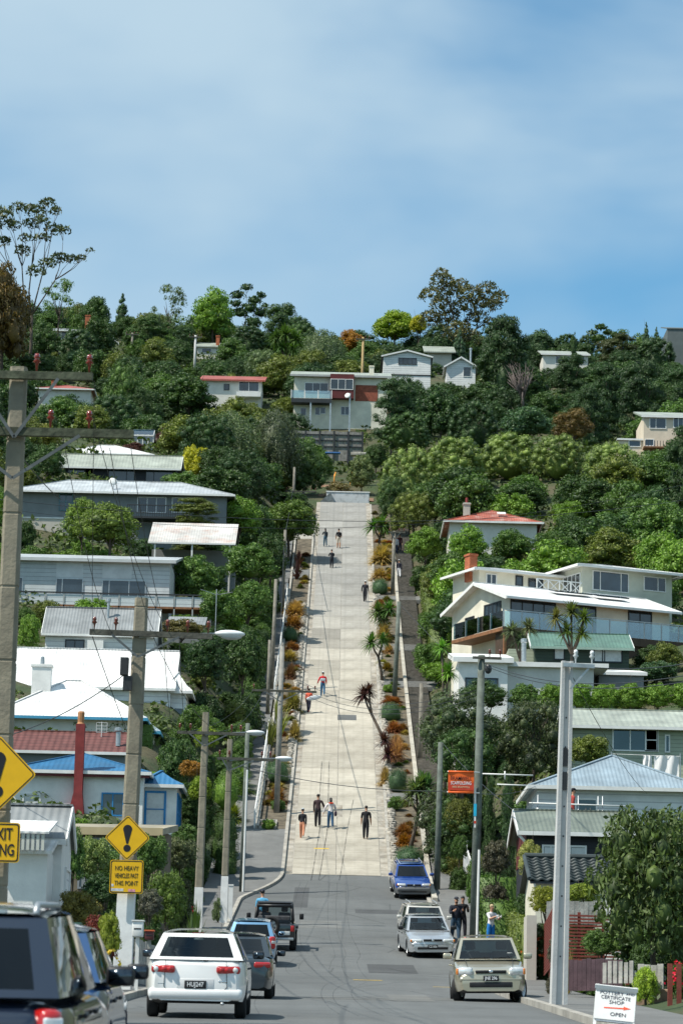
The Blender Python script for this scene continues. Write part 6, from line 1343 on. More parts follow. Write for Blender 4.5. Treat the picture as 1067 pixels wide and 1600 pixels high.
def lbox(name, mat, root, c, size, rz=0.0, bev=.03, rx=0.0):
    w_, d_, h_ = size; o = MB().box(-w_/2, w_/2, -d_/2, d_/2, -h_/2, h_/2).build(name, mat, root, True, c, bev); o.rotation_euler = (rx, 0, rz)
    return o
def patch(A, B, C, D, bul, ss_, tt, nsub=4):
    A, B, C, D, bul = map(Vector, (A, B, C, D, bul))
    def P(s, t): return A.lerp(B, s).lerp(D.lerp(C, s), t) + bul * (4 * s * (1 - s)) * (.35 + .65 * 4 * t * (1 - t) if False else 1.0) * 1.0
    cells = {}
    for i in range(len(ss_) - 1):
        for j in range(len(tt) - 1):
            v = []; f = []
            for a in range(nsub + 1):
                for b in range(nsub + 1): v.append(P(ss_[i] + (ss_[i+1] - ss_[i]) * a / nsub, tt[j] + (tt[j+1] - tt[j]) * b / nsub))
            for a in range(nsub):
                for b in range(nsub): f.append((a*(nsub+1)+b, (a+1)*(nsub+1)+b, (a+1)*(nsub+1)+b+1, a*(nsub+1)+b+1))
            cells[(i, j)] = (v, f)
    return cells
def car(label, sp, loc, rz, group=None, name='parked_car', rx=None, roll=0.0):
    root = thing(name, label, 'car', loc, rz, group); L, W_ = sp['L'], sp['W']; hw = W_ / 2; pt = sp['paint']
    fy = math.cos(rz); root.rotation_euler = Euler((math.atan(slope(loc[1])) * fy, roll, rz), 'XYZ'); root.rotation_mode = 'XYZ'
    zt = sp['top']; cl = sp.get('clear', .19); e0 = L / 2
    ys_ = [-e0, -e0 + .015, -e0 + .05, -e0 + .11, -e0 + .2, -e0 + .32] + frange(-e0 + .48, e0 - .48, (L - .96) / 24) + [e0 - .32, e0 - .2, e0 - .11, e0 - .05, e0 - .015, e0]
    rings = []
    for y in ys_:
        e = e0 - abs(y); k = max(0, 1 - e / .75); w_ = hw * (1 - .17 * k ** 2.2 - (.03 * max(0, 1 - e / .06) ** 2)); top = lerp_pts(zt, y) - .05 * max(0, 1 - e / .1) ** 2; zb = cl + .05 * max(0, 1 - e / .3) ** 2; c_ = .06 if abs(y) > 1 else .05
        zs = top - c_; m = zb + (zs - zb) * .52
        half = [(w_ * .80, zb), (w_ * .95, zb + .04), (w_ * .99, zb + .15), (w_ * 1.0, m - .03), (w_ * .995, m + .06), (w_ * .985, zs - .07), (w_ * .95, zs - .01), (w_ * .82, zs + c_ * .55), (w_ * .45, zs + c_ * .92), (0, top)]
        rings.append([(-x, y, z) for x, z in half[:-1]] [::1] + [(0, y, top)] + [(x, y, z) for x, z in half[:-1]][::-1])
    n = len(rings[0]); vs = [p for r_ in rings for p in r_]; fs = []
    for j in range(len(rings) - 1):
        for i in range(n): fs.append((j*n+i, j*n+(i+1) % n, (j+1)*n+(i+1) % n, (j+1)*n+i))
    fs.append(tuple(range(n))); fs.append(tuple((len(rings)-1)*n + i for i in reversed(range(n))))
    body = MB().add(vs, fs).build('body', pt, root); r_ = sp.get('wr', .3); wb = sp['wb']; fa = sp.get('fa', wb / 2 + .06); ra = fa - wb
    cut = []
    for y in (fa, ra):
        for s in (-1, 1):
            c = MB().lathe([(0, -.17), (r_ * 1.17, -.17), (r_ * 1.17, .3), (0, .3)], 24, 'x').build('cut', None, None, False, (0, 0, 0))
            c.location = (s * (hw - .1), y, r_ + .01); c.scale = (s, 1, 1); c.parent = root; cut.append(c)
    bpy.context.view_layer.update(); apply_bool(body, cut)
    me = body.data; me.materials.clear(); me.materials.append(pt); me.materials.append(sp.get('clad') or BLACKP); me.materials.append(BLACKP); ch = sp.get('cladz', cl + .06)
    for p in me.polygons:
        c = p.center
        if c.z < ch: p.material_index = 1
        for y in (fa, ra):
            if (Vector((c.y - y, c.z - r_ - .01)).length < r_ * 1.15): p.material_index = 2
    me.shade_smooth(); me.set_sharp_from_angle(angle=R(38))
    # cabin
    (wy, wz), (ty, tz), (ry, rz_), (by, bz) = sp['cab']; bw = hw * .92; tw = hw * sp.get('tumble', .74)
    A, B, C, D = (-bw, wy, wz), (bw, wy, wz), (tw, ty, tz), (-tw, ty, tz); RA, RB, RC, RD = (bw, by, bz), (-bw, by, bz), (-tw, ry, rz_), (tw, ry, rz_)
    frame = MB()
    def put(cells, panes, pn, glass):
        for k, (v, f) in cells.items():
            if k in panes: MB().add(v, f).build(pn, glass, root, True)
            else: frame.add(v, f)
    gl = sp.get('glass', CARGLASS)
    put(patch(A, B, C, D, (0, .13, 0), (0, .05, .95, 1), (0, .03, .9, 1), 5), {(1, 1)}, 'windscreen', gl)
    put(patch(RA, RB, RC, RD, (0, -.08, 0), (0, .09, .91, 1), (0, .1, .86, 1), 5), {(1, 1)}, 'rear_window', sp.get('rglass', gl))
    sb = sp.get('pill', (0, .1, .48, .53, .9, 1)); pn = {(i, 1) for i in range(1, len(sb) - 1, 2)}
    put(patch(B, RA, RD, C, (.035, 0, 0), sb, (0, .06, .88, 1), 3), pn, 'side_window', sp.get('sglass', gl)); put(patch(RB, A, D, RC, (-.035, 0, 0), tuple(1 - q for q in reversed(sb)), (0, .06, .88, 1), 3), {(len(sb) - 2 - i, 1) for i, _ in pn}, 'side_window', sp.get('sglass', gl))
    fr = frame.build('cabin_frame', pt, root, True)
    rv = []; rf_ = []; nx, ny = 8, 8
    for i in range(nx + 1):
        for j in range(ny + 1):
            s, t = i / nx, j / ny; x = tw * (2 * s - 1); y = ty + (ry - ty) * t + .13 * 4 * s * (1 - s) * (1 - t) - .08 * 4 * s * (1 - s) * t; rv.append((x * (1 + .0), y, tz + (rz_ - tz) * t + .055 * (1 - (2 * s - 1) ** 4) * 1.0 + .03 * 4 * t * (1 - t)))
    for i in range(nx):
        for j in range(ny): rf_.append((i*(ny+1)+j, (i+1)*(ny+1)+j, (i+1)*(ny+1)+j+1, i*(ny+1)+j+1))
    MB().add(rv, rf_).build('roof', pt, root, True)
    # interior
    sy = wy - 1.05
    for s in (-1, 1):
        st_ = MB().box(-.24, .24, -.07, .07, 0, .62).build('seat', SEAT, root, True, (s * hw * .45, sy, wz - .42), .05); st_.rotation_euler = (R(12), 0, 0); MB().box(-.13, .13, -.05, .05, .66, .86).build('headrest', SEAT, st_, True, None, .04)
    lbox('seat', SEAT, root, (0, max(by + .35, sy - .85), bz - .12), (bw * 1.7, .2, .5)); lbox('dashboard', BLACKP, root, (0, wy - .25, wz - .02), (bw * 1.8, .5, .1)); 
    MB().lathe([(.17 + .02 * math.cos(a), .02 * math.sin(a)) for a in [k * math.pi / 3 for k in range(7)]], 14, 'y', (hw * .42, wy - .5, wz + .02)).build('steering_wheel', BLACKP, root, True)
    # wheels, mirrors, handles
    for y, stv in ((fa, sp.get('steer', 0)), (ra, 0)):
        for s in (-1, 1): wheel(root, s * (hw - .11), y, r_, .19, sp.get('rim', STEEL), sp.get('spokes', 5), stv, s)
    for s in (-1, 1):
        m = lbox('mirror', sp.get('mirror', pt), root, (s * (hw + .12), wy - .32, wz + .08), (.2, .1, .14), 0, .035); lbox('mirror_glass', MIRG, m, (0, -.052, 0), (.16, .005, .1), 0, .0)
        for y in (wy - 1.05, wy - 1.95): lbox('door_handle', sp.get('mirror', pt), root, (s * (hw * .995 + .012), y, wz - .14), (.03, .17, .035), 0, .012)
    return root, dict(hw=hw, e0=e0)
def plate(root, txt, c, rz, w_=.36, h_=.125, mat=None, tm=None):
    p = lbox('number_plate', mat or PLATE, root, c, (w_, .012, h_), rz, .004)
    if txt: text(txt, .105, tm or PLTXT, p, (0, -.008, 0), (R(90), 0, 0), .82, .002)
    return p
def place(px, py, D, dl=0.0): q = at(px, py, D); return (q.x, D + dl, prof(D + dl))
# white hatchback
sp = dict(L=3.92, W=1.68, wb=2.49, paint=carpaint('paint_white', (.76, .76, .75), 0), top=[(-1.96, .93), (-1.8, 1.0), (.9, .98), (1.5, .86), (1.9, .72)], cab=[(1.12, .96), (.35, 1.40), (-1.42, 1.39), (-1.86, .96)], wr=.295, rim=STEEL, clear=.24, mirror=BLACKP, tumble=.69, pill=(0, .1, .45, .49, .78, .82, .92, 1))
WH, g = car('white hatchback with red tail lights and rear wiper at the left kerb', sp, place(304, 1590, 49.2, 1.96), 0)
def rear_lights(root, g, x, z, w_, h_, ang, parts=True, dy=.055, mat=LRED, lens=LCLR):
    for s in (-1, 1):
        l = lbox('tail_light', mat, root, (s * x, -g['e0'] + dy, z), (w_, .12, h_), s * ang, min(.05, h_ * .3))
        if parts:
            for k, m in ((-.28, lens), (.05, mat), (.3, mat)):
                b = MB().ball((0, 0, 0), h_ * .36, .03, h_ * .36, 12, 8).build('lamp_lens', m, l, True, (-s * k * w_, -.055, 0))
rear_lights(WH, g, .535, .80, .40, .125, R(9), True, .035)
for (a_, b_) in (((-.50, .95), (-.52, .52)), ((.50, .95), (.52, .52)), ((-.52, .45), (.52, .45)), ((-.52, .52), (-.46, .45)), ((.52, .52), (.46, .45))): MB().bar((a_[0], -1.962, a_[1]), (b_[0], -1.966, b_[1]), .008, .008).build('panel_gap', BLACKP, WH)
for s in (-1, 1): MB().lathe([(0, -.02), (.045, -.02), (.045, .02)], 12, 'y', (s * .62, -1.915, .44)).build('reflector', LRED, WH)
plate(WH, 'HUJ247', (0, -1.972, .555), 0, .36, .13); lbox('plate_recess', pm('paint_white_recess', (.70, .70, .70), .35, .03, 1), WH, (0, -1.955, .555), (.62, .02, .2), 0, .02)
wp = MB().bar((.16, -1.9, .965), (-.34, -1.86, 1.005), .02, .025).ball((.16, -1.9, .955), .04, .03, .03).build('rear_wiper', BLACKP, WH)
bd = MB()
for k in range(20):
    a, b = 6.283 * k / 20, 6.283 * (k + 1) / 20; bd.bar((.062 * math.cos(a), 0, .05 * math.sin(a)), (.062 * math.cos(b), 0, .05 * math.sin(b)), .012, .014, (0, 1, 0))
bd.bar((-.055, 0, .012), (0, 0, -.018), .014, .014, (0, 1, 0)).bar((0, 0, -.018), (.055, 0, .012), .014, .014, (0, 1, 0)); bd.build('badge', CHROME, WH, True, (0, -1.945, .80))
lbox('badge_script', CHROME, WH, (-.56, -1.955, .56), (.12, .01, .02), 0, .003)
for k in range(3): MB().ball((0, 0, 0), .028, .008, .02, 8, 6).build('badge_script', CHROME, WH, True, (.40 + k * .05, -1.958, .61))
lbox('rear_bumper', sp['paint'], WH, (0, -1.88, .40), (1.56, .22, .2), 0, .07); lbox('brake_light', LRED, WH, (0, -1.45, 1.40), (.2, .04, .02), 0, .005)
lbox('sticker', PLATEW, WH, (.02, -1.56, 1.30), (.16, .004, .03), 0, 0, R(25)); MB().tube([(.35, -.4, 1.44), (.36, -.75, 1.56)], .006, 5).build('aerial', BLACKP, WH)
lbox('exhaust', STEEL, WH, (.45, -1.9, .25), (.06, .2, .05), 0, .02)
# dark sedan ahead of it
sp = dict(L=4.3, W=1.69, wb=2.55, paint=carpaint('paint_slate', (.025, .035, .045)), top=[(-2.15, .86), (-1.9, .95), (-.9, .95), (.95, .93), (1.6, .83), (2.1, .68)], cab=[(1.05, .93), (.3, 1.4), (-.95, 1.38), (-1.65, .93)], wr=.3, mirror=BLACKP, clear=.18)
DS, g = car('dark slate sedan tucked in front of the white hatchback', sp, place(366, 1560, 66, 2.15), 0)
rear_lights(DS, g, .6, .75, .38, .13, R(12), False)
# pale blue hatchback
sp = dict(L=3.83, W=1.675, wb=2.45, paint=carpaint('paint_sky_blue', (.16, .33, .52)), top=[(-1.915, .92), (-1.75, .98), (.8, .97), (1.4, .88), (1.87, .70)], cab=[(1.25, .93), (.45, 1.49), (-1.4, 1.47), (-1.8, .97)], wr=.29, glass=DARKGLASS, rglass=DARKGLASS, clear=.22, tumble=.72)
BF, g = car('pale blue hatchback with dark rear window at the left kerb', sp, place(391, 1523, 99, 1.9), 0)
for s in (-1, 1): 
    l = lbox('tail_light', LRED, BF, (s * .70, -1.80, .82), (.2, .2, .42), s * R(25), .06); lbox('lamp_lens', LCLR, l, (0, -.09, .02), (.14, .04, .1), 0, .02)
lbox('rear_bumper', sp['paint'], BF, (0, -1.85, .42), (1.54, .2, .24), 0, .08); plate(BF, '', (0, -1.93, .62), 0); lbox('badge', CHROME, BF, (.42, -1.93, .80), (.13, .01, .03), 0, .004)
# black soft top off roader
BK = carpaint('paint_black', (.012, .013, .015), 0)
JP = thing('off_roader', 'black open topped off-roader with spare wheel on the tailgate', 'car', place(427, 1479, 108, 1.8), 0); JP.rotation_euler.x = math.atan(slope(110))
JB = MB().box(-.78, .78, -1.75, .55, .42, .98).box(-.74, .74, .55, 1.75, .42, .95).build('body', BK, JP, True, None, .06)
for s in (-1, 1):
    lbox('wheel_flare', BLACKP, JP, (s * .80, -1.1, .72), (.12, .85, .12), 0, .04); lbox('wheel_flare', BLACKP, JP, (s * .80, 1.15, .72), (.12, .85, .12), 0, .04)
    for y in (-1.1, 1.15): wheel(JP, s * .70, y, .36, .24, STEEL, 6, 0, s)
    m = lbox('mirror', BLACKP, JP, (s * .98, .55, 1.14), (.16, .08, .22), 0, .03); lbox('tail_light', LRED, JP, (s * .68, -1.74, .82), (.13, .05, .22), 0, .02)
    st_ = MB().box(-.22, .22, -.06, .06, 0, .6).build('seat', SEAT, JP, True, (s * .36, -.2, .72), .05); MB().box(-.12, .12, -.05, .05, .62, .82).build('headrest', SEAT, st_, True, None, .04)
    MB().tube([(s * .70, -1.6, .95), (s * .62, -1.45, 1.62), (s * .62, .25, 1.64), (s * .68, .75, .95)], .045, 8).build('roll_bar', BLACKP, JP, True); MB().tube([(s * .66, -.3, .95), (s * .62, -.35, 1.63)], .04, 8).build('roll_bar', BLACKP, JP, True)
MB().tube([(-.62, -1.45, 1.62), (.62, -1.45, 1.62)], .06, 8).build('roll_bar', BLACKP, JP, True); MB().tube([(-.62, -.35, 1.63), (.62, -.35, 1.63)], .045, 8).build('roll_bar', BLACKP, JP, True)
MB().box(-.64, .64, -.5, .35, 1.66, 1.7).build('front_hood', BLACKP, JP, True, None, .02)
wsn = MB().box(-.66, .66, .62, .66, .95, 1.0).box(-.66, .66, .36, .40, 1.6, 1.66).build('windscreen_frame', BK, JP); MB().add([(-.64, .64, 1.0), (.64, .64, 1.0), (.6, .4, 1.6), (-.6, .4, 1.6)], [(0, 1, 2, 3)]).build('windscreen', CARGLASS, JP)
sw = wheel(JP, -.12, -1.9, .35, .22, STEEL, 8, R(-90), 1); sw.location = (-.12, -1.9, .92); sw.name = 'spare_wheel'
plate(JP, '', (.42, -1.78, .66), 0, .34, .14, PLATEW); lbox('rear_bumper', STEEL, JP, (.42, -1.82, .45), (.62, .08, .1), 0, .02); lbox('tow_bar', DARKM, JP, (0, -1.85, .32), (.1, .2, .06), 0, .02); lbox('seat', SEAT, JP, (0, -1.2, 1.0), (1.2, .2, .5), 0, .05)
# right side, facing down the street
def front(root, g, hl=(.6, .66, .34, .16), grille=(.5, .66, .07), ang=R(16), lower=(.5, .34, .12), plate_=('', .5), badge=True, amber=True, dy=.09, slat=True, fog=None):
    e = g['e0']; x, z, w_, h_ = hl
    for s in (-1, 1):
        l = lbox('headlight', LCLR, root, (s * x, e - dy, z), (w_, .16, h_), -s * ang, min(.06, h_ * .35))
        if amber: lbox('indicator', LAMB, l, (s * w_ * .42, .03, 0), (w_ * .16, .12, h_ * .7), 0, .015)
    gx, gz, gh = grille; gr = lbox('grille', BLACKP, root, (0, e - .015, gz), (gx * 2, .06, gh), 0, .015)
    if badge: MB().ball((0, 0, 0), .05, .012, .035, 12, 8).build('badge', CHROME, root, True, (0, e + .02, gz + gh * .0))
    lx, lz, lh = lower; lbox('air_intake', BLACKP, root, (0, e - .02, lz), (lx * 2, .06, lh), 0, .02)
    if fog:
        for s in (-1, 1): f = lbox('fog_lamp', LCLR, root, (s * fog[0], e - .09, fog[1]), (.16, .1, .11), -s * ang, .03)
    t, pz = plate_; p = plate(root, t, (0, e + .022, pz), math.pi)
def wipers(root, sp):
    wy, wz = sp['cab'][0]; MB().bar((.45, wy + .06, wz + .03), (-.05, wy + .1, wz + .05), .02, .02).bar((-.1, wy + .1, wz + .03), (-.58, wy + .02, wz + .06), .02, .02).build('wiper', BLACKP, root)
sp = dict(L=4.15, W=1.66, wb=2.37, paint=carpaint('paint_champagne', (.44, .41, .31), .45), top=[(-2.07, .95), (-1.8, 1.02), (-1.0, 1.0), (.75, .98), (1.4, .87), (1.8, .79), (2.05, .70)], cab=[(.95, .97), (.2, 1.48), (-.95, 1.46), (-1.5, 1.0)], wr=.285, steer=R(-20), rim=LAMPH, clear=.2, tumble=.73)
GD, g = car('champagne sedan facing down the street beside the right kerb', sp, place(767, 1564, 69, 2.07), R(180), roll=R(1.5))
front(GD, g, (.60, .70, .38, .20), (.36, .70, .06), R(20), (.5, .40, .13), ('JNE 296', .545)); wipers(GD, sp); lbox('front_bumper', sp['paint'], GD, (0, 1.98, .52), (1.46, .2, .14), 0, .06)
for x_ in (-.56, .56): MB().bar((x_, .98, .985), (x_ * .92, 1.92, .775), .008, .008).build('panel_gap', BLACKP, GD)
lbox('label_card', PLATEW, GD, (-.52, .78, 1.10), (.12, .005, .07), 0, 0, R(-40))
sp = dict(L=4.6, W=1.69, wb=2.63, paint=carpaint('paint_silver', (.50, .52, .54), .5), top=[(-2.3, .88), (-2.0, .96), (-1.0, .95), (.9, .92), (1.6, .80), (2.27, .66)], cab=[(.95, .91), (.2, 1.38), (-1.1, 1.36), (-1.75, .94)], wr=.3, clear=.17, tumble=.74, mirror=BLACKP)
SV, g = car('silver sedan facing down the street ahead of the pale wagon', sp, place(667, 1497, 106, 2.3), R(185), roll=R(1.5))
front(SV, g, (.58, .62, .42, .13), (.34, .64, .08), R(14), (.55, .36, .1), ('CZ1506', .42), fog=(.62, .36)); wipers(SV, sp); lbox('front_bumper', sp['paint'], SV, (0, 2.22, .49), (1.5, .16, .12), 0, .05)
sp = dict(L=4.5, W=1.69, wb=2.6, paint=carpaint('paint_pearl', (.62, .60, .55), .2), top=[(-2.25, .9), (-2.0, .97), (.9, .94), (1.6, .82), (2.22, .66)], cab=[(.95, .93), (.2, 1.42), (-1.9, 1.4), (-2.15, .98)], wr=.3, clear=.18, pill=(0, .1, .4, .43, .72, .75, .93, 1))
PW, g = car('pale cream station wagon parked behind the silver sedan', sp, place(662, 1478, 112.5, 2.25), R(184)); front(PW, g); wipers(PW, sp)
for s in (-1, 1): MB().tube([(s * .52, .1, 1.5), (s * .52, .0, 1.55), (s * .52, -1.7, 1.55), (s * .52, -1.8, 1.49)], .02, 6).build('roof_rail', STEEL, PW, True)
sp = dict(L=4.7, W=1.72, wb=2.63, paint=carpaint('paint_royal_blue', (.006, .045, .24), .0), top=[(-2.35, .95), (-2.0, 1.02), (.95, .98), (1.6, .88), (2.3, .72)], cab=[(1.0, .97), (.25, 1.46), (-1.95, 1.46), (-2.2, 1.02)], wr=.32, clear=.25, clad=CLAD, cladz=.56, glass=DARKGLASS, pill=(0, .1, .4, .43, .72, .75, .93, 1))
BS, g = car('royal blue station wagon with grey lower bumper at the concrete start', sp, place(642, 1407, 139, 2.35), R(183), roll=R(1))
front(BS, g, (.58, .72, .42, .13), (.34, .72, .08), R(14), (.6, .42, .1), ('', .48), fog=(.5, .42)); wipers(BS, sp); lbox('front_bumper', CLAD, BS, (0, 2.3, .52), (1.56, .2, .2), 0, .07)
for s in (-1, 1): MB().tube([(s * .54, .1, 1.52), (s * .54, .0, 1.58), (s * .54, -1.7, 1.58), (s * .54, -1.8, 1.52)], .022, 6).build('roof_rail', STEEL, BS, True)
lbox('sunroof', WINGLASS, BS, (0, -.5, 1.535), (.9, .8, .02), 0, .01)
# two near cars at the left edge, out of focus
sp = dict(L=4.55, W=1.76, wb=2.65, paint=carpaint('paint_midnight', (.008, .014, .03), .0), top=[(-2.27, .98), (-2.05, 1.06), (.9, 1.04), (1.6, .98), (2.22, .82)], cab=[(1.0, 1.06), (.3, 1.56), (-1.6, 1.54), (-2.14, 1.06)], wr=.35, clear=.24, glass=DARKGLASS, pill=(0, .1, .38, .41, .70, .73, .93, 1), mirror=BLACKP, tumble=.76)
q = at(104, 1580, 18)
NS, g = car('dark navy wagon at the near left edge, its right rear corner in view', sp, (q.x - .88, 18 + 2.27, prof(20.3)), R(0.5))
for s in (-1, 1): l = lbox('tail_light', LRED, NS, (s * .73, -2.15, .88), (.15, .26, .24), s * R(28), .05); lbox('lamp_lens', LCLR, l, (0, -.12, -.01), (.13, .03, .16), 0, .02)
for s in (-1, 1): MB().tube([(s * .6, .1, 1.58), (s * .6, .0, 1.62), (s * .6, -1.5, 1.62), (s * .6, -1.6, 1.56)], .022, 6).build('roof_rail', STEEL, NS, True)
sp = dict(sp, paint=carpaint('paint_marine', (.01, .05, .15), .0), L=4.4, top=[(-2.2, .92), (-1.95, 1.0), (.9, .97), (1.6, .88), (2.17, .72)], cab=[(1.0, .97), (.3, 1.42), (-1.3, 1.4), (-1.9, 1.0)], wr=.31, tumble=.73, pill=(0, .1, .46, .5, .9, 1))
q = at(172, 1560, 24.5)
NB, g = car('marine blue car parked just beyond the near navy wagon', sp, (q.x - .95, 24.5 + 2.2, prof(26.7)), R(1)); rear_lights(NB, g, .6, .8, .38, .14, R(12), False)
# ------------------------------------------------------------------ people
_pm = {}
def cloth(col, nm='cloth'):
    k = (nm,) + tuple(col)
    if k not in _pm: _pm[k] = pm('%s_%d' % (nm, len(_pm)), col, .85, .15, 8, .3, 30)
    return _pm[k]
SKIN = pm('skin', (.45, .24, .15), .55, .06, 6); HAIRK = pm('hair_black', (.012, .01, .01), .5, .2, 9); HAIRB = pm('hair_blond', (.42, .32, .18), .6, .2, 9); EYE = pm('eye', (.03, .02, .02), .2, .1, 5)
def person(label, loc, h=1.72, heading=0.0, top=(.02, .02, .025), legs=(.02, .02, .03), shoe=(.1, .1, .1), hair=HAIRK, stride=(18, 8, -16, 20), arms=((8, 12, 8), (-8, 15, 8)), hat=None, brim=True, long_hair=False, shorts=False, sleeve='long', group=None, lean=3, stout=1.0, headturn=0, chest=None, skirt=None):
    root = thing('person', label, 'person', loc, heading, group); k = h / 1.75
    V = []; E = []; Rr = []; B = []
    def add(p, r, par=None, bone='top'):
        V.append(Vector(p)); Rr.append(r); B.append(bone)
        if par is not None: E.append((par, len(V) - 1))
        return len(V) - 1
    ln = math.tan(R(lean)); st = stout * 1.14; Q = 1.22
    pel = add((0, 0, .96), (.125 * st, .10 * st), None, 'legs'); wa = add((0, .14 * ln, 1.10), (.115 * st, .09 * st), pel); chs = add((0, .34 * ln, 1.30), (.135 * st, .095 * st), wa); nb = add((0, .48 * ln, 1.44), (.085, .065), chs); nk = add((0, .52 * ln + .01, 1.50), (.05, .05), nb, 'skin'); h1 = add((0, .55 * ln + .03, 1.58), (.07, .08), nk, 'skin'); h2 = add((0, .57 * ln + .03, 1.67), (.075, .09), h1, 'skin'); h3 = add((0, .57 * ln + .025, 1.735), (.045, .055), h2, 'skin'); 
    for s, (hp, kn) in ((-1, stride[:2]), (1, stride[2:])):
        a = R(hp); b = R(hp - kn); hj = add((s * .085, 0, .90), (.088 * st, .095 * st), pel, 'legs'); kp = Vector((s * .095, math.sin(a) * .44, .90 - math.cos(a) * .44)); kj = add(kp, (.066 * Q, .07 * Q), hj, 'legs'); m = kp + Vector((0, math.sin(b) * .2, -math.cos(b) * .2)); mj = add(m, (.058 * Q, .062 * Q), kj, 'shin'); an = kp + Vector((0, math.sin(b) * .40, -math.cos(b) * .40)); aj = add(an, (.042 * Q, .046 * Q), mj, 'shin'); t = add(an + Vector((0, .1, -.035 if hp > -5 else -.05)), (.038, .03), aj, 'shoe'); add(an + Vector((0, .18, -.04 if hp > -5 else -.065)), (.03, .02), t, 'shoe')
    hands = {}
    for s, (sh, el, out) in ((-1, arms[0]), (1, arms[1])):
        a = R(sh); o_ = R(out * .6); sp_ = Vector((s * .175 * (1 + (st - 1) * .5), .45 * ln, 1.40)); sj = add(sp_, (.062 * Q, .062 * Q), nb if False else chs, 'top'); d = Vector((s * math.sin(o_), math.sin(a) * math.cos(o_), -math.cos(a) * math.cos(o_))); ep = sp_ + d * .29; ej = add(ep, (.05 * Q, .05 * Q), sj, 'top'); c = a + R(el); d2 = Vector((s * math.sin(o_) * .5 - (s * .35 if el > 60 else 0), math.sin(c), -math.cos(c))).normalized(); wp_ = ep + d2 * .25; wj = add(wp_, (.034 * Q, .034 * Q), ej, 'fore'); pp = wp_ + d2 * .07; pj = add(pp, (.034, .02), wj, 'skin'); hands[s] = pp
        side = d2.cross(Vector((1, 0, 0))); 
        if side.length < .1: side = Vector((0, 1, 0))
        side.normalize()
        for q in range(4):
            f0 = pp + d2 * .05 + side * (.027 - q * .018); f1 = f0 + d2 * (.035 + .006 * (1.5 - abs(q - 1.5))); f2 = f1 + d2 * .02 + Vector((-s * .015, 0, 0)); i0 = add(f0, (.009, .009), pj, 'skin'); i1 = add(f1, (.008, .008), i0, 'skin'); add(f2, (.007, .007), i1, 'skin')
        th0 = pp + side * .04; i0 = add(th0, (.01, .01), pj, 'skin'); add(th0 + d2 * .035 + side * .018, (.008, .008), i0, 'skin')
    me = bpy.data.meshes.new('body'); me.from_pydata([v * k for v in V], E, []); o = bpy.data.objects.new('body', me); COL.objects.link(o)
    m = o.modifiers.new('skin', 'SKIN'); m.use_smooth_shade = True
    for i, sv in enumerate(me.skin_vertices[0].data): sv.radius = (Rr[i][0] * k, Rr[i][1] * k); sv.use_root = (i == 0)
    sb = o.modifiers.new('sub', 'SUBSURF'); sb.levels = 1; sb.render_levels = 1
    dg = bpy.context.evaluated_depsgraph_get(); dg.update(); nm = bpy.data.meshes.new_from_object(o.evaluated_get(dg)); o.modifiers.clear(); o.data = nm; bpy.data.meshes.remove(me); o.parent = root
    par = {b: a for a, b in E}; seg = [(V[a] * k, V[b] * k, B[b]) for a, b in E]
    mats = {'top': cloth(top), 'legs': cloth(legs), 'shin': SKIN if shorts else cloth(legs), 'shoe': cloth(shoe), 'skin': SKIN, 'fore': cloth(top) if sleeve == 'long' else SKIN}
    keys = list(mats); nm.materials.clear()
    for q in keys: nm.materials.append(mats[q])
    for p in nm.polygons:
        c = p.center; best = None; bd = 9
        for a, b, bn in seg:
            ab = b - a; t = max(0, min(1, (c - a).dot(ab) / max(ab.length_squared, 1e-9))); dd = (c - a - ab * t).length
            if dd < bd: bd = dd; best = (bn, t)
        bn = best[0]
        if bn == 'skin' and c.z < 1.47 * k and abs(c.x) < .13 * k and c.z > 1.2 * k: bn = 'top'
        if bn == 'legs' and c.z > 1.0 * k: bn = 'top'
        p.material_index = keys.index(bn)
    nm.shade_smooth(); zmin = min(v.co.z for v in nm.vertices); o.location.z = -zmin + .004; dz = o.location.z
    hc = V[h2] * k + Vector((0, 0, dz))
    if hair: MB().ball((0, 0, 0), .083 * k, .10 * k, .085 * k, 12, 8).build('hair', hair, root, True, hc + Vector((0, -.018, .025)) * k)
    if long_hair: MB().tube([(0, -.03, .05), (0, -.075, -.05), (0, -.09, -.22), (0, -.08, -.30)], [.06, .075, .06, .02], 10).build('hair', hair, root, True, hc)
    MB().ball((0, 0, 0), .014 * k, .02 * k, .018 * k, 8, 6).build('nose', SKIN, root, True, hc + Vector((0, .088, -.03)) * k)
    for s in (-1, 1): MB().ball((0, 0, 0), .01 * k, .006, .007 * k, 6, 4).build('eye', EYE, root, True, hc + Vector((s * .028, .078, .0)) * k); MB().ball((0, 0, 0), .012 * k, .02 * k, .028 * k, 6, 5).build('ear', SKIN, root, True, hc + Vector((s * .078, .0, -.02)) * k)
    MB().ball((0, 0, 0), .022 * k, .006, .006 * k, 8, 4).build('mouth', pm('lips', (.35, .1, .08), .5, .05, 5), root, True, hc + Vector((0, .078, -.075)) * k)
    if hat:
        hm = cloth(hat, 'hat'); c = MB().lathe([(0, .075), (.05, .07), (.085, .035), (.092, -.01), (.0, -.012)], 14).build('cap', hm, root, True, hc + Vector((0, 0, .05)) * k); c.scale = (k, k * 1.15, k)
        if brim: MB().add([(-.07, .07, 0), (.07, .07, 0), (.06, .17, -.015), (-.06, .17, -.015), (-.07, .07, -.012), (.07, .07, -.012), (.06, .17, -.025), (-.06, .17, -.025)], [(0, 1, 2, 3), (7, 6, 5, 4), (0, 4, 5, 1), (1, 5, 6, 2), (2, 6, 7, 3), (3, 7, 4, 0)]).build('cap_brim', hm, c)
    if chest: lb = MB().box(-.13, .13, -.02, .02, -.02, .05).build('collar', cloth(chest), root, True, Vector((0, -.09, 1.44)) * k + Vector((0, 0, dz)), .01)
    return root, hands, k, dz
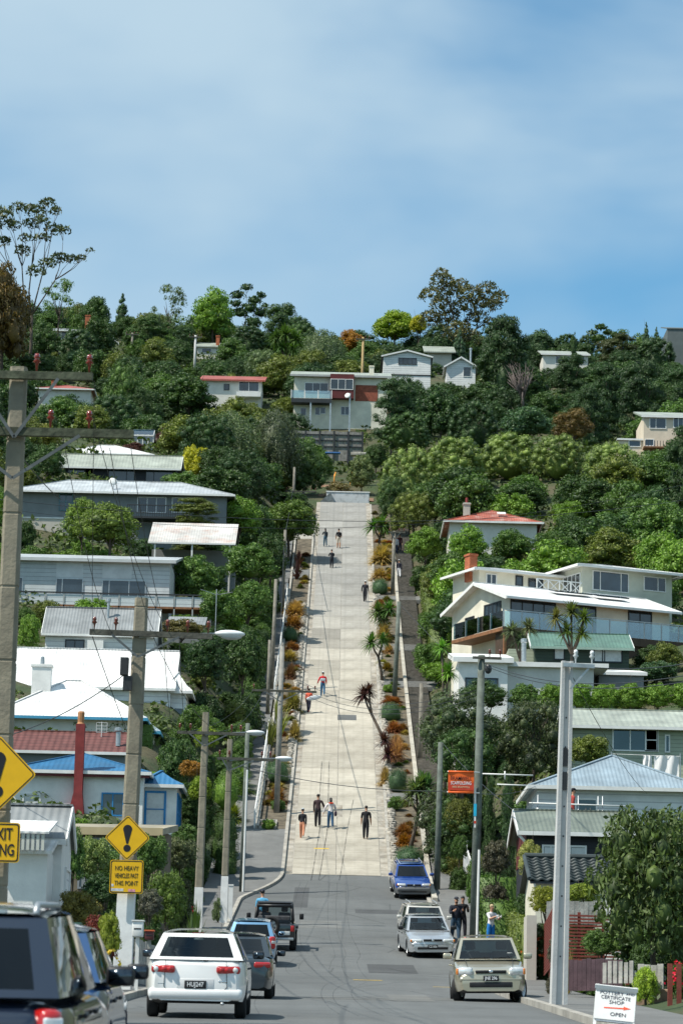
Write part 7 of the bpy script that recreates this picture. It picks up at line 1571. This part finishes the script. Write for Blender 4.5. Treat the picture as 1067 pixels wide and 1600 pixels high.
def feet(px, py, side=False):
    p = hit(px, py); return p
WALK = (20, 4, -18, 22); STAND = (3, 2, -3, 4)
P = feet(472, 1311); person('woman in rust trousers, black top and pale cap walking uphill', P, 1.62, R(-5), (.012, .013, .018), (.55, .24, .14), (.7, .7, .7), stride=WALK, hat=(.45, .5, .55), brim=True, arms=((25, 60, 6), (-10, 15, 6)))
P = feet(496, 1294); person('man in dark top and black trousers reaching to the woman beside him', P, 1.78, R(0), (.05, .028, .032), (.01, .01, .013), (.6, .6, .5), stride=(8, 2, -8, 10), arms=((10, 20, 6), (15, 30, 42)))
P = feet(516, 1296); pr, hn, k_, dz = person('woman with long black hair, white top, jeans and dark handbag', P, 1.66, R(8), (.70, .66, .66), (.035, .09, .17), (.6, .6, .6), stride=(14, 3, -12, 14), long_hair=True, arms=((0, 10, 50), (5, 50, 35)), chest=(.8, .08, .03))
bg_ = lbox('handbag', cloth((.03, .015, .035), 'bag'), None, P + Vector((.27, -.1, .80)), (.14, .28, .24), 0, .04); tag(bg_, 'dark purple handbag hanging at the side of the long haired woman', 'handbag'); MB().tube([(0, -.08, .1), (-.06, 0, .5), (0, .08, .1)], .01, 5).build('strap', cloth((.03, .015, .035), 'bag'), bg_)
P = feet(571, 1312); person('man all in black standing alone on the concrete street', P, 1.74, R(-6), (.010, .011, .015), (.010, .011, .015), (.35, .25, .18), stride=(4, 2, -5, 6), arms=((4, 10, 12), (4, 10, 14)), sleeve='short', stout=1.08)
P = feet(482, 1115); pr, hn, k_, dz = person('walker in orange top carrying a pale board under one arm', P, 1.66, R(-10), (.75, .13, .07), (.018, .02, .04), (.35, .05, .04), stride=WALK, arms=((10, 15, 10), (30, 60, 12)), sleeve='short')
bo = MB().ball((0, 0, 0), .52, .06, .16, 16, 8).build('board', pm('board_pale', (.52, .55, .58), .4, .1, 4), None, True, P + Vector((.34, -.16, 1.0))); bo.rotation_euler = (0, R(-12), R(10)); tag(bo, 'pale oval board held under the arm of the orange walker', 'board')
P = feet(504, 1089); person('walker in red jacket, jeans and white cap heading uphill', P, 1.68, R(4), (.62, .02, .03), (.04, .13, .24), (.6, .55, .5), stride=(12, 3, -12, 16), hat=(.75, .76, .78), arms=((-5, 60, 40), (-5, 60, 15)))
pk = lbox('waist_bag', cloth((.4, .45, .5), 'bag2'), None, P + Vector((0, -.15, 1.12)), (.36, .1, .2), 0, .04); tag(pk, 'pale grey bag worn on the back of the red jacket walker', 'bag')
P = feet(570, 941); person('stout man in black with white cap near the right kerb', P, 1.72, R(-12), (.012, .013, .02), (.015, .016, .022), (.05, .05, .05), stride=(8, 2, -10, 10), hat=(.75, .75, .75), arms=((-10, 30, 20), (0, 20, 14)), stout=1.2)
P = feet(518, 888); person('person in dark clothes pausing on the upper street', P, 1.62, R(15), (.02, .022, .03), (.02, .022, .03), (.1, .1, .1), stride=STAND, arms=((30, 90, 12), (30, 90, 12)), stout=1.1)
P = feet(508, 855); person('woman in jeans with long dark hair on the upper street', P, 1.66, R(20), (.05, .06, .07), (.04, .10, .15), (.5, .5, .5), stride=(6, 2, -6, 6), long_hair=True, arms=((40, 70, 8), (10, 20, 8)))
P = feet(529, 857); person('man in black top and cream shorts on the upper street', P, 1.76, R(10), (.012, .012, .016), (.52, .45, .36), (.15, .05, .05), stride=(5, 2, -6, 6), shorts=True, sleeve='short', arms=((10, 20, 10), (20, 50, 12)))
P = feet(623, 905); person('person in white trousers and dark top on the upper steps', P, 1.66, R(0), (.02, .022, .04), (.6, .6, .62), (.1, .1, .1), stride=WALK, hat=(.6, .6, .62), brim=False)
P = feet(618, 868); person('person in white shirt at the head of the steps', P, 1.7, R(180), (.62, .62, .66), (.03, .04, .08), (.1, .1, .1), stride=STAND)
P = feet(624, 864); person('person in dark red at the head of the steps', P, 1.66, R(180), (.12, .03, .04), (.02, .025, .05), (.1, .1, .1), stride=STAND)
P = feet(711, 1475); pr, hn, k_, dz = person('bearded man in navy jacket, jeans and dark cap on the right footpath', P, 1.76, R(195), (.012, .015, .028), (.045, .09, .15), (.03, .03, .035), stride=(12, 4, -12, 14), hat=(.04, .045, .06), arms=((25, 95, 14), (25, 85, 20)), stout=1.15, hair=None)
MB().ball((0, 0, 0), .06, .05, .055, 10, 6).build('beard', pm('beard', (.10, .05, .03), .8, .2, 9), pr, True, (0, .085, 1.585))
P2 = P + Vector((.28, .55, 0)); P2.z = prof(P2.y) + .12; person('second person in dark coat half hidden behind the man in navy', P2, 1.66, R(190), (.02, .02, .022), (.015, .016, .025), (.65, .2, .2), stride=(10, 4, -14, 10), arms=((20, 100, 10), (20, 70, 16)))
P = Vector((at(766, 1480, 109.6).x, 109.6, prof(109.6) + .12)); person('fair haired woman in white tee and bright blue trousers reading beside the hedge', P, 1.64, R(215), (.66, .64, .66), (.01, .16, .48), (.5, .5, .5), hair=HAIRB, stride=STAND, arms=((40, 70, 6), (40, 70, 6)), sleeve='short')
pb = lbox('paper', PLATEW, None, P + Vector((.17, -.34, 1.17)), (.14, .02, .1), R(35), .0, R(-30)); tag(pb, 'white paper held by the fair haired woman', 'paper')
P = feet(408, 1470); P = Vector((at(409, 1440, 116).x, 116.2, prof(116.2))); person('man in sky blue shirt and dark cap standing beyond the off-roader', P, 1.78, R(0), (.10, .36, .58), (.03, .04, .06), (.1, .1, .1), hat=(.02, .025, .05), stride=STAND, sleeve='short')
ph = at(893, 1270, 124.3); person('man in red jacket and dark cap on the pale blue roofed house terrace', Vector((ph.x, 124.3, ph.z - .75)), 1.75, R(-80), (.35, .05, .04), (.03, .03, .04), (.05, .05, .05), hat=(.02, .02, .03), stride=STAND)
# ------------------------------------------------------------------ signs, fences, street furniture
YSIGN = pm('sign_yellow', (.78, .44, .005), .45, .06, 3); SIGNB = pm('sign_black', (.012, .012, .016), .5, .1, 5); SIGNE = pm('sign_edge', (.16, .07, .01), .6, .2, 6)
def rrect(a, b, r, n=4):
    out = []
    for (cx, cz, t0) in ((a - r, b - r, 0), (-a + r, b - r, 90), (-a + r, -b + r, 180), (a - r, -b + r, 270)):
        for k in range(n + 1): t = R(t0 + 90 * k / n); out.append((cx + r * math.cos(t), cz + r * math.sin(t)))
    return out
def flat(name, poly, y0, y1, mat, parent, loc=(0, 0, 0), roty=0):
    o = MB().ext([(x, y0, z) for x, z in poly], (0, y1 - y0, 0)).build(name, mat, parent, False, loc); o.rotation_euler = (0, roty, 0); return o
def ring_border(name, outer, inner, y0, y1, mat, parent, roty=0):
    n = len(outer); vs = [(x, y0, z) for x, z in outer] + [(x, y0, z) for x, z in inner]; fs = [(i, (i+1) % n, n + (i+1) % n, n + i) for i in range(n)]
    o = MB().add(vs, fs).build(name, mat, parent); o.rotation_euler = (0, roty, 0); return o
def warning(label, px, py, D, side, yaw=0):
    c = at(px, py, D); root = thing('warning_sign', label, 'road sign', c, yaw); a = side / 2
    flat('panel', rrect(a, a, .06), 0, .012, YSIGN, root, (0, 0, 0), R(45)); ring_border('border', rrect(a - .018, a - .018, .05), rrect(a - .034, a - .034, .04), -.003, 0, SIGNB, root, R(45))
    h_ = side * .62; pts = []
    for k in range(13): t = R(180 * k / 12); pts.append((.105 * side / .75 * math.cos(t), h_ * .42 + .105 * side / .75 * math.sin(t)))
    pts += [(-.022 * side / .75, -h_ * .30), (.022 * side / .75, -h_ * .30)]
    flat('exclamation_stroke', pts, -.004, -.001, SIGNB, root); flat('exclamation_dot', [(.085 * side / .75 * math.cos(k * .3927), -h_ * .52 + .085 * side / .75 * math.sin(k * .3927)) for k in range(16)], -.004, -.001, SIGNB, root)
    return root
warning('yellow diamond warning sign with black exclamation mark on the sign pole', 199.5, 1309, 67.6, .74)
s_ = thing('notice_plate', 'yellow plate reading no heavy vehicles past this point below the diamond', 'road sign', at(198, 1370, 67.6))
flat('panel', rrect(.38, .38, .05), 0, .012, YSIGN, s_); ring_border('border', rrect(.365, .365, .045), rrect(.345, .345, .035), -.003, 0, SIGNB, s_)
for t, z, cn in (('NO HEAVY', .19, .72), ('VEHICLES PAST', .02, .53), ('THIS POINT', -.15, .68)): text(t, .15, SIGNB, s_, (.0, -.005, z), (R(90), 0, 0), cn, .0)
for (x, z, w_, mt) in ((-.2, -.30, .28, pm('sticker_white', (.6, .62, .66), .6, .2, 8)), (.13, -.31, .16, pm('sticker_pink', (.7, .3, .35), .6, .3, 20)), (-.31, -.2, .05, pm('sticker_white', (.6, .62, .66)))): flat('sticker', [(x - w_ / 2, z - .025), (x + w_ / 2, z - .03), (x + w_ / 2, z + .03), (x - w_ / 2, z + .035)], -.003, -.0005, mt, s_)
warning('yellow diamond warning sign cut off at the near left pole', -3, 1209, 44.6, .84)
s_ = thing('notice_plate', 'yellow plate ending in exit turning below the near diamond', 'road sign', at(-12, 1316, 44.6))
flat('panel', rrect(.42, .30, .05), 0, .012, YSIGN, s_); ring_border('border', rrect(.405, .285, .045), rrect(.385, .265, .035), -.003, 0, SIGNB, s_)
for t, z in (('NO EXIT', .12), ('TURNING', -.12)): text(t, .25, SIGNB, s_, (.0, -.005, z), (R(90), 0, 0), .62, .004)
# orange banner
ORG = pm('banner_orange', (.80, .13, .015), .6, .08, 3); ORG2 = pm('banner_red', (.55, .05, .02), .6, .08, 3)
b0 = at(720, 1222, 111.6); BN = thing('banner', 'orange scaffolding banner hung on the dark timber pole', 'banner', b0)
bw, bh = .49, .36; n = 10
vs = []; 
for i in range(n + 1):
    for j in range(5): u = i / n; vs.append((-bw + 2 * bw * u, .02 * math.sin(u * 7 + j * .5), -bh + 2 * bh * j / 4))
MB().add(vs, [(i*5+j, (i+1)*5+j, (i+1)*5+j+1, i*5+j+1) for i in range(n) for j in range(4)]).build('cloth', ORG, BN, True)
MB().box(-bw, bw, -.028, -.024, -bh + .05, -.02).build('red_panel', ORG2, BN)
for z in (bh + .03, -bh - .03): MB().tube([(-bw - .03, 0, z), (bw + .22, .1, z)], .025, 8).build('rail', WHITE, BN, True); MB().tube([(-bw, -.001, z), (bw, -.001, z)], .036, 8).build('hem', ORG, BN, True)
text('BRAMWELL', .20, SIGNB, BN, (0, -.034, .13), (R(90), 0, 0), .80, .002); text('SCAFFOLDING', .175, PLTXT, BN, (0, -.034, -.045), (R(90), 0, 0), .68, .002); text('0800 BRAMWELL', .11, pm('banner_pale_text', (.75, .5, .3), .6, .1, 5), BN, (0, -.034, -.19), (R(90), 0, 0), .82, .0)
s_ = thing('pole_flag', 'thin strip with cyan panel strapped to the banner pole', 'sign', at(742, 1262, 111.7)); MB().box(-.03, .03, -.01, .01, -.75, .75).build('strip', WHITE, s_); MB().box(-.055, .055, -.02, -.011, -.32, .15).build('cyan_panel', pm('cyan', (.02, .42, .65), .5, .1, 4), s_); MB().box(-.04, .04, -.02, -.011, -.6, -.5).build('red_panel', ORG2, s_)
# sandwich board
q = at(957, 1590, 45); AB = thing('sandwich_board', 'white pottery and certificate shop sandwich board with red arrow', 'sign', (q.x, 45, prof(45) + .12), R(-4), ry=R(5)); AB.scale = (.92, .92, .66)
zb_ = .12
for s in (-1, 1):
    fr = thing('panel_frame', None, None, (0, s * .2, 0)); fr.parent = AB; fr.rotation_euler = (s * R(14), 0, 0)
    for x in (-.31, .31): MB().box(x - .025, x + .025, -.02, .02, 0, .98).build('leg', WHITE, fr)
    MB().box(-.33, .33, -.03, -.021, .17, .92).build('face', WHITE, fr); MB().box(-.35, .35, -.04, .02, .88, .97).build('top_rail', WHITE, fr); MB().box(-.31, .31, -.02, .02, .12, .16).build('cross_rail', STEEL, fr)
    if s < 0:
        INK = pm('hand_lettering', (.035, .03, .05), .8, .3, 12); fc = -.034
        for t, sz, z, cn, xx in (('POTTERY', .115, .79, .80, -.07), ('AND', .07, .80, .9, .235), ('CERTIFICATE', .115, .685, .72, 0), ('SHOP', .115, .58, .85, .02), ('OPEN', .12, .30, .85, .06)): text(t, sz, INK, fr, (xx, fc, z), (R(90), 0, 0), cn, 0)
        RA_ = pm('arrow_red', (.80, .10, .04), .6, .1, 4); MB().ext([(-.18, fc, .425), (.14, fc, .445), (.14, fc, .42), (.26, fc, .465), (.14, fc, .51), (.14, fc, .475), (-.18, fc, .455)], (0, .003, 0)).build('arrow', RA_, fr)
# right garden fences
REDF = pm('stain_red', (.20, .045, .03), .75, .2, 4, .3, 30); PLUM = pm('stain_plum', (.075, .045, .055), .8, .25, 3, .4, 25); GREYB = pm('weathered_board', (.36, .35, .32), .9, .25, 3, .5, 20); BRN = pm('wall_brown', (.28, .19, .13), .9, .25, 2, .6, 12)
def slat_fence(label, pa, pb, z0, z1, n, mat, horiz=True, name='slat_fence', th=.05, gap=.45, posts=3):
    pa, pb = Vector(pa), Vector(pb); d = pb - pa; l = d.length; root = thing(name, label, 'fence', pa, math.atan2(d.y, d.x))
    if horiz:
        me = MB().box(0, l, -.015, .015, 0, (z1 - z0) / n * (1 - gap)).mesh('slat'); me.materials.append(mat)
        for i in range(n): inst('slat', me, None, root, (0, 0, z0 + (z1 - z0) * i / n))
        for i in range(posts): MB().box(l * i / max(1, posts - 1) - .04, l * i / max(1, posts - 1) + .04, .016, .1, z0 - .3, z1 + .03).build('post', mat, root)
    else:
        w_ = l / n
        for i in range(n): 
            hh = z1 + rnd.uniform(-.03, .03); MB().box(i * w_ + w_ * gap * .5, (i + 1) * w_ - w_ * gap * .5, -.012 + rnd.uniform(-.006, .006), .012, z0, hh).build('board', mat, root)
        for z in (z0 + .25, z1 - .3): MB().box(0, l, .03, .08, z - .04, z + .04).build('rail', mat, root)
    return root
def gp(px, py, D): q = at(px, py, D); return Vector((q.x, D, q.z))
a, b, c_ = gp(866, 1497, 80), gp(980, 1500, 80), gp(849, 1490, 91)
zt_ = at(900, 1427, 80).z - a.z
slat_fence('dark red horizontal slat fence behind the green bush', a, b, -.5, zt_, 19, REDF, posts=4); b2 = Vector((a.x, a.y, a.z)); slat_fence('dark red slat fence running back along the footpath', Vector((c_.x, 91, a.z + .25)), b2 + Vector((-.02, .12, 0)), -.4, zt_ - .02, 18, REDF, posts=3)
slat_fence('weathered grey board fence below the tiled garage', gp(853, 1432, 88), gp(948, 1434, 88), -.2, at(900, 1408, 88).z - gp(853, 1432, 88).z, 13, GREYB, False, 'board_fence', gap=.06)
a = gp(888, 1552, 71.5); slat_fence('plum stained board gate by the pavement', a, gp(972, 1556, 70.5), .06, at(930, 1499, 71).z - a.z, 12, PLUM, False, 'board_gate', gap=.05)
a = gp(996, 1552, 67.5); slat_fence('weathered pale boards above the low brown wall', a, gp(1036, 1556, 67), .1, at(1010, 1508, 67.5).z - a.z, 4, GREYB, False, 'board_fence', gap=.06)
a = gp(940, 1540, 69.5); slat_fence('short grey paling section beside the plum gate', a, gp(990, 1545, 68.8), .05, at(960, 1502, 69).z - a.z, 6, GREYB, False, 'board_fence', gap=.3)
for px in (1046, 1060): 
    q = gp(px, 1575, 64.5); tag(MB().box(-.05, .05, -.05, .05, -.3, .95).build('fence_stake', REDF, None, False, q), 'rust red stake by the rose bush', 'stake', 'rust red stakes')
q = gp(975, 1562, 68); w_ = MB().box(0, 1.5, 0, .25, -.5, .28).build('garden_wall', BRN, None, False, (q.x, 67.6, prof(67.6) + .12), .02); w_.rotation_euler = (0, 0, R(-12)); tag(w_, 'low brown rendered garden wall under the lush plant', 'wall')
q = gp(945, 1432, 84); w_ = MB().box(0, .45, 0, .3, -1.5, at(950, 1387, 84).z - q.z).build('wall_pier', STU_W, None, False, q); tag(w_, 'white rendered wall pier behind the red slats', 'wall')
q = gp(1000, 1495, 78); w_ = MB().box(0, 1.6, 0, .3, -1.5, at(1010, 1455, 78).z - q.z).build('garden_wall', STU_C, None, False, q); tag(w_, 'pale rough wall under the rhododendron', 'wall')
q = gp(822, 1500, 90); hh = at(825, 1430, 90).z - q.z; w_ = MB().box(0, .3, 0, 1.4, -1, hh).build('garden_wall', STU_B, None, False, q); tag(w_, 'beige boundary wall below the flower vine', 'wall')
# white rails
def picket(label, x, ya, yb, hgt, step, name='handrail_fence'):
    root = thing(name, label, 'fence', (x, ya, prof(ya) + .12)); z0 = prof(ya) + .12
    pm_ = MB().box(-.05, .05, -.05, .05, -.2, hgt + .06).mesh('post'); pm_.materials.append(WHITE); y = ya; prev = None
    while y <= yb:
        z = prof(y) + .12 - z0; inst('post', pm_, None, root, (0, y - ya, z))
        if prev is not None:
            for k in (hgt, hgt * .5): MB().bar((0, prev[0] + .05, prev[1] + k), (0, y - ya - .05, z + k), .05, .1).build('rail', WHITE, root)
        prev = (y - ya, z); y += step
picket('white timber handrail along the left footpath', CX - 4.43, 158.6, 186, .95, 1.7); picket('white timber handrail higher up the left footpath', CX - 4.43, 199, 240, .95, 2.0)
picket('short white picket rail right of the steps foot', CX + 6.5, 139, 147, 1.3, 1.0)
q = gp(705, 1325, 146); 
for (px, py, D_, hh, lb) in ((361, 1392, 124, 1.5, 'white gate post between the two white based poles'), (727, 1310, 147, 1.9, 'slim white pipe post beside the picket rail')): q = gp(px, py, D_); q.z = max(G(q.x, D_), prof(D_)); tag(MB().box(-.09, .09, -.09, .09, -.2, hh).box(-.11, .11, -.11, .11, hh, hh + .06).build('gate_post', WHITE, None, False, q), lb, 'post')
# washing and line
q = gp(958, 1178, 141); lp = gp(1062, 1182, 141); WL = thing('clothes_line', 'washing line in front of the pale green house', 'clothes line', q); l = lp.x - q.x
for x in (-.1, l): MB().tube([(x, 0, -3.4), (x, 0, .1)], .03, 6).build('post', STEEL, WL)
MB().tube([(-.1, 0, 0), (l, 0, -.05)], .012, 4).build('line', WHITE, WL)
def sheet(label, x0, x1, dz):
    vs = []; n = 12
    for i in range(n + 1):
        for j in range(7): u, v_ = i / n, j / 6; vs.append((x0 + (x1 - x0) * u, .06 * math.sin(u * 14 + v_ * 2), -.02 - v_ * (dz * (.75 + .4 * u))))
    tag(MB().add(vs, [(i*7+j, (i+1)*7+j, (i+1)*7+j+1, i*7+j+1) for i in range(n) for j in range(6)]).build('hung_sheet', pm('sheet_white', (.78, .76, .75), .9, .05, 3), None, True, q), label, 'laundry')
x_ = lambda px: gp(px, 1180, 141).x - q.x
sheet('small white cloth hanging on the washing line', x_(1004), x_(1018), .6); sheet('large white sheet hanging on the washing line', x_(1021), x_(1060), .9)
# scaffold pipes on the pale blue roofed house
q = gp(838, 1262, 123); sc = thing('scaffolding', 'galvanised pipe scaffolding along the pale blue roofed house', 'scaffolding', q); xx = lambda px: gp(px, 1262, 123).x - q.x; zz = lambda py: gp(900, py, 123).z - q.z
for py in (1258, 1287): MB().tube([(xx(826), 0, zz(py) + .05), (xx(985), 0, zz(py))], .028, 6).build('ledger', WHITE, sc, True)
for px in (840, 903, 934, 941): MB().tube([(xx(px), .05, -3), (xx(px), .05, zz(1243))], .028, 6).build('standard', STEEL, sc, True)
for (xa, xb, py) in ((752, 832, 1212), (776, 822, 1228)): MB().tube([(xx(xa), .1, zz(py)), (xx(xb), .1, zz(py) - .02)], .03, 6).build('ledger', WHITE, sc, True)
MB().tube([(xx(788), .1, zz(1220)), (xx(788), .1, zz(1207))], .03, 6).build('standard', WHITE, sc, True)
# clothes line on left slope
q = hit(338, 945) or gp(338, 945, 200); q = gp(338, 945, 203); ho = thing('rotary_clothes_line', 'rotary clothes line above the left bank shrubs', 'clothes line', q); MB().tube([(0, 0, -2), (0, 0, 1.1)], .035, 6).build('post', STEEL, ho)
for a_ in range(4): MB().tube([(0, 0, .7), (1.2 * math.cos(a_ * 1.571 + .4), 1.2 * math.sin(a_ * 1.571 + .4), 1.0)], .02, 5).build('arm', STEEL, ho)
# letterboxes behind the near cars
for (px, py, D_, w__, h__, mt, lb, cp) in ((112, 1452, 62, .38, .22, pm('letterbox_green', (.05, .12, .09), .5, .15, 4), 'green letterbox behind the near cars', True), (216, 1452, 66, .24, .34, WHITE, 'white letterbox on a post beside the pole', True), (234, 1462, 70, .2, .2, pm('letterbox_dark', (.1, .03, .03), .5, .1, 4), 'dark letterbox with orange lid left of the white hatchback', True)):
    q = gp(px, py, D_); lt = thing('letterbox', lb, 'letterbox', (q.x, D_, prof(D_) + .12)); zc = q.z - lt.location.z
    lbox('box', mt, lt, (0, 0, zc), (w__, .3, h__), 0, .02); MB().box(-.04, .04, -.04, .04, -.1, zc - h__ / 2).build('post', WHITE if px > 150 and px < 225 else GREYB, lt); MB().box(-w__ / 2 - .02, w__ / 2 + .02, -.17, .17, zc + h__ / 2, zc + h__ / 2 + .03).build('lid', mt if px < 220 else pm('lid_orange', (.6, .13, .05), .5, .1, 4), lt); MB().box(-.08, .08, -.155, -.15, zc - .01, zc + .02).build('slot', BLACKP, lt)
q = gp(103, 1457, 58); tag(MB().ball((0, 0, .0), .11, .11, .12, 12, 8).lathe([(.05, -.5), (.05, -.1), (.0, -.1)], 8).build('garden_lamp', WHITE, None, True, q), 'round white garden lamp globe by the green letterbox', 'garden lamp')
slat_fence('grey paling fence behind the white letterbox', gp(210, 1515, 72), gp(262, 1512, 80), -.3, .75, 14, GREYB, False, 'board_fence', gap=.1)
slat_fence('dark timber trellis fence under the pale bush', gp(95, 1420, 80), gp(160, 1420, 84), -1.0, .6, 4, pm('trellis_dark', (.03, .025, .02), .8, .2, 4), True, 'trellis_fence', gap=.6)
# small timber edged bed on the left, raised kerb box
q = hit(419, 1296); bb = thing('planter_edging', 'timber edged planting box at the foot of the left bed', 'planter', q)
for (x0, x1, y0, y1) in ((-.55, .45, -.45, -.38), (-.55, .45, 1.3, 1.37), (-.55, -.48, -.38, 1.3), (.38, .45, -.38, 1.3)): MB().add([(x0, y0, slope(q.y) * y0), (x1, y0, slope(q.y) * y0), (x1, y1, slope(q.y) * y1), (x0, y1, slope(q.y) * y1), (x0, y0, slope(q.y) * y0 + .25), (x1, y0, slope(q.y) * y0 + .25), (x1, y1, slope(q.y) * y1 + .25), (x0, y1, slope(q.y) * y1 + .25)], [(0,3,2,1),(4,5,6,7),(0,1,5,4),(1,2,6,5),(2,3,7,6),(3,0,4,7)]).build('edging_board', GREYB, bb)
# ---- head of the street
q = gp(543, 797, 287.2); WB = thing('painted_block', 'white painted concrete barrier with faded marks across the street head', 'barrier', (q.x, 287.2, prof(286.5))); hw_ = (578 - 510) / 2 * 287 / FPX
MB().box(-hw_, hw_, 0, .6, -.5, 1.15).build('block', pm('barrier_white', (.62, .64, .65), .8, .3, 1.6, .3, 20, stain=(.3, .32, .34), stain_amt=.8), WB, False, None, .04); MB().box(-hw_ - .05, hw_ + .05, -.05, .65, 1.15, 1.25).build('coping', WHITE, WB)
q2 = gp(513, 798, 286.6); tag(MB().ext([(-.85, 0, -.4), (.55, 0, -.4), (.55, 0, .1), (.2, 0, 1.05), (-.85, 0, .05)], (0, 1.2, 0)).build('stone_wedge', pm('wedge_grey', (.16, .19, .2), .9, .4, 2, .5, 10), None, False, (q2.x, 286.6, prof(286.4))), 'dark grey concrete wedge left of the white barrier', 'wedge')
tag(MB().box(-1.2, 1.2, 0, .3, 0, .25).build('log', BARK, None, False, gp(555, 779, 289), .08), 'dark fallen log behind the white barrier', 'log')
EARTH = pm('bare_earth', (.20, .12, .075), .95, .3, .8, .8, 4)
for (a, b, x0, x1) in ((289, 293.5, -1.6, 3.2), (294.5, 298, -2.4, 2.4), (300.5, 303, -2.2, -.2)): grid_obj('earth_path', frange(x0, x1, .5), frange(a, b, .5), lambda x, y: Gm(x, y) + .06 + .06 * math.sin(x * 3 + y * 2), EARTH)
OR_ = pm('rail_orange', (.62, .26, .03), .6, .2, 4)
q = gp(535, 745, 302); rs = thing('play_frame', 'orange railed timber steps on the bank at the street head', 'steps', (q.x, 302, G(q.x, 302)))
for s in (-.85, .85):
    MB().tube([(s, 0, -.3), (s, .1, 1.4), (s + .12 * (1 if s > 0 else 1), .4, 2.1)], .07, 6).build('handrail', OR_, rs, True); MB().tube([(s, 0, .7), (s, .5, 1.9)], .05, 6).build('handrail', OR_, rs, True)
for i in range(5): MB().box(-.8, .8, .1 + i * .32, .38 + i * .32, .2 + i * .2, .28 + i * .2).build('tread', GREYB, rs)
q = gp(520, 708, 305); tag(lbox('bench_top', pm('bench_blue', (.05, .16, .4), .6, .2, 4), None, (q.x, 305, q.z), (1.6, .6, .15), 0, .02), 'blue topped bench beside the orange rails', 'bench')
q = gp(560, 710, 306); tag(lbox('stone_slab', STONE, None, (q.x, 306, q.z), (1.6, .8, .35), 0, .05), 'pale stone slab right of the orange rails', 'slab')
# board fence below the balcony house
a = gp(455, 702, 322); b = gp(566, 703, 322); BFN = thing('board_fence', 'weathered board retaining fence with dark posts below the balcony house', 'fence', a); l = b.x - a.x; hh = at(510, 674, 322).z - a.z
nb_ = 24
for i in range(nb_): MB().box(l * i / nb_ + .01, l * (i + 1) / nb_ - .01, 0, .05, -1.2, hh + rnd.uniform(-.04, .04)).build('board', pm('fence_silver', (.26, .25, .235), .9, .3, 2, .4, 10), BFN)
for z in (.4, 1.1, 1.75): MB().box(0, l, -.09, -.001, z - .06, z + .06).build('rail', TRIM_D, BFN)
for i in range(6): MB().box(l * i / 5 - .1, l * i / 5 + .1, -.2, -.092, -1.5, hh + .02).build('post', TRIM_D, BFN)
# notice board by the left path
q = hit(402, 985) or gp(402, 985, 205); nb2 = thing('notice_board', 'white framed notice board on the left bank', 'notice board', (q.x, q.y, q.z)); MB().box(-.05, .05, -.05, .05, -.3, 2.3).build('post', GREYB, nb2); lbox('panel', WHITE, nb2, (.3, 0, 1.7), (.7, .06, 1.1), 0, .02); lbox('poster', PLATEW, nb2, (.3, -.04, 1.7), (.5, .01, .8), 0, 0)
